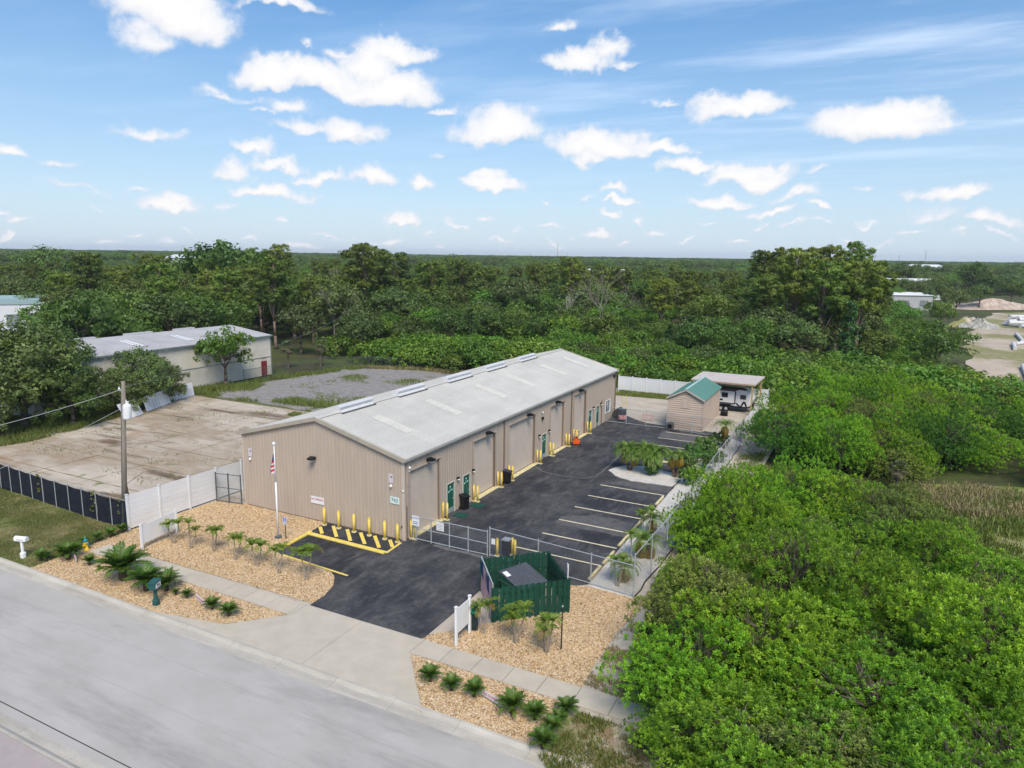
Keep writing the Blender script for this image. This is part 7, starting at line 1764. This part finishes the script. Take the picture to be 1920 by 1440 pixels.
low_bush(*G(1221, 893), .95, 'dark shrub at the foot of the middle island palm', f_dark, 300, None, .07)
vine = foliage('vine_leaves', (.10, .14, .02), (.24, .28, .06), .3)
for i, (x, y) in enumerate(((-26.5, -6.4), (-17.3, -6.7), (-19.9, -6.8))):
    rng = np.random.default_rng(i); me = crown('leaves', [(0, 0, .7+.5*k, .28, .12, .35) for k in range(3)], vine, 400+i, (.13, .09), 60, 12, .15); t = thing('climbing_vine', ('yellow green vine hanging on the left of the screened fence', 'vine behind the foot of the utility pole', 'small dark vine on the screened fence left of the pole')[i], 'vine', (x, y-.15, 0)); newobj('leaves', me, t)
# grass
f_grass = foliage('grass_blades', (.08, .12, .02), (.24, .26, .07), .3, .05); f_weed = foliage('weed_blades', (.10, .16, .02), (.24, .26, .06), .3, .05); f_straw = foliage('straw_blades', (.24, .20, .08), (.44, .38, .20), .3, .05)
def grass(name, poly, n, h, m_, seed, clump=.0, w=.02, z=0., thr=.5, ns=.6, skip=None):
    rng = np.random.default_rng(seed); xs_ = [p[0] for p in poly]; ys_ = [p[1] for p in poly]
    P = np.stack([rng.uniform(min(xs_), max(xs_), n*3), rng.uniform(min(ys_), max(ys_), n*3), np.zeros(n*3)], 1)
    px_, py_ = np.array([p[0] for p in poly]), np.array([p[1] for p in poly]); ins = np.zeros(len(P), bool)
    for i in range(len(poly)):
        j = (i+1) % len(poly); c = (py_[i] > P[:, 1]) != (py_[j] > P[:, 1]); xx = (px_[j]-px_[i])*(P[:, 1]-py_[i])/(py_[j]-py_[i]+1e-12)+px_[i]; ins ^= c & (P[:, 0] < xx)
    den = fbm(P*ns, 4, seed); ins &= den+rng.random(len(P))*.25-.12 > thr
    P = P[ins][:n]; P[:, 2] = z; k = len(P)
    a = rng.uniform(0, 6.28, k); d = np.stack([np.cos(a), np.sin(a), np.zeros(k)], 1); ln = rng.normal(size=(k, 3))*.45; ln[:, 2] = 1; ln = unit(ln); hh = (h*(.5+rng.random(k)))[:, None]
    V = np.stack([P-d*w, P+d*w, P+d*w*.4+ln*hh, P-d*w*.2+ln*hh], 1).reshape(-1, 3)
    o = newobj(name, np_mesh(name, V, np.arange(4*k).reshape(-1, 4), m_, rng.random(k))); o['kind'] = 'stuff'; return o
LAWN = [(-34, -13.1), (-16.3, -13.1), (-16.0, -12.3), (-16.5, -7.1), (-34, -6.3)]
grass('lawn_grass', LAWN, 45000, .07, f_grass, 3, thr=.50, ns=.45, w=.018); grass('dry_grass', LAWN, 22000, .06, f_straw, 4, thr=.50, ns=.5, w=.016)
grass('clearing_grass', [(22.5, 27.5), (27, 22.5), (31, 15.5), (40, 11), (48, 20), (46, 32), (36, 30), (30, 27.5)], 26000, .45, f_weed, 5, thr=.42, w=.05); grass('clearing_straw', [(27, 27), (31, 22), (42, 24), (44, 32), (34, 30)], 12000, .5, f_straw, 15, thr=.50, w=.05)
grass('verge_weeds', [(15.6, -13.3), (15.8, -10.6), (21.5, -10.6), (25, -14), (22, -18), (15.4, -13.6)], 16000, .16, f_weed, 6, thr=.48, ns=1.2, w=.02)
grass('verge_straw', [(15.6, -13.3), (15.8, -10.6), (21.5, -10.6), (25, -14), (22, -18), (15.4, -13.6)], 9000, .12, f_straw, 7, thr=.50, ns=1.2, w=.02)
grass('lot_weeds', [(-55, 2), (-45.6, -5.2), (-43.6, 2), (-44.5, 8), (-46.6, 15), (-48.4, 22), (-51, 33), (-53, 33)], 24000, .38, f_weed, 8, thr=.40, ns=.35, w=.03)
grass('lot_edge_weeds', [(-50.5, 26.0), (-46, 24.5), (-31, 26.8), (-24, 27.5), (-28, 29.6), (-44.5, 28.6), (-47, 34), (-46.2, 46), (-44.6, 52), (-35, 55.3), (-20, 54.5), (-20, 57.4), (-36, 56.8), (-46, 53.6), (-50.4, 41)], 30000, .40, f_weed, 9, thr=.52, ns=.25, w=.04)
grass('far_straw', [(-46.5, 51.5), (-36, 55.0), (-20, 54.2), (-20, 57.2), (-36, 56.5)], 12000, .45, f_straw, 10, thr=.50, ns=.3, w=.04)
grass('joint_weeds', [(-46, 2), (-18, -5), (-17, 25), (-45, 26)], 3500, .16, f_weed, 11, thr=.68, ns=.55, w=.03, z=0.)
grass('slab_tufts', [(-31.5, 22), (-24, 22), (-24, 27), (-31.5, 27)], 3500, .28, f_weed, 12, thr=.56, ns=.7, w=.03)
grass('gravel_lot_tufts', [(-44, 29), (-18, 30), (-20, 52), (-42, 50)], 9000, .25, f_weed, 13, thr=.66, ns=.22, w=.04)
grass('meadow_straw', [(-44, 66), (-36, 66), (-35, 74), (-43, 74)], 7000, .9, f_straw, 14, thr=.3, w=.08)
grass('fence_weeds', [(15.0, 8), (17.2, 8), (17.2, 32), (15.0, 32)], 7000, .16, f_weed, 16, thr=.53, ns=.8, w=.02)
grass('thicket_litter', [(15.2, -8.8), (17.2, -9.0), (17.2, 7), (15.4, 7)], 5000, .12, f_straw, 17, thr=.55, ns=1.2, w=.03)
grass('yard_weeds', [(-4, 51.5), (6.5, 52.5), (6.5, 55), (-4, 55)], 6000, .22, f_weed, 18, thr=.4, ns=.5, w=.03)
print('trees', count)
# twiggy, half bare shrubs showing through the thickets
for i, (px, py, z, h) in enumerate(((1400, 1075, 3.6, 3.9), (1560, 1060, 3.6, 3.9), (1800, 1180, 3.0, 3.8))):
    x, y = G(px, py, z); bare('bare_shrub', x, y, 'half bare twiggy shrub poking out of the right foreground thicket', h, .8, 500+i, 5, .06, mat('grey_twigs', (.20, .17, .13), .9, var=.2), 'bare shrub', 3, 1., .25, 'half bare shrubs in the foreground thicket')

grass('gap_grass', [(17.2, 28.2), (17.2, 16), (24, 16), (30, 26), (24, 27.5)], 14000, .35, f_weed, 25, thr=.40, w=.04)
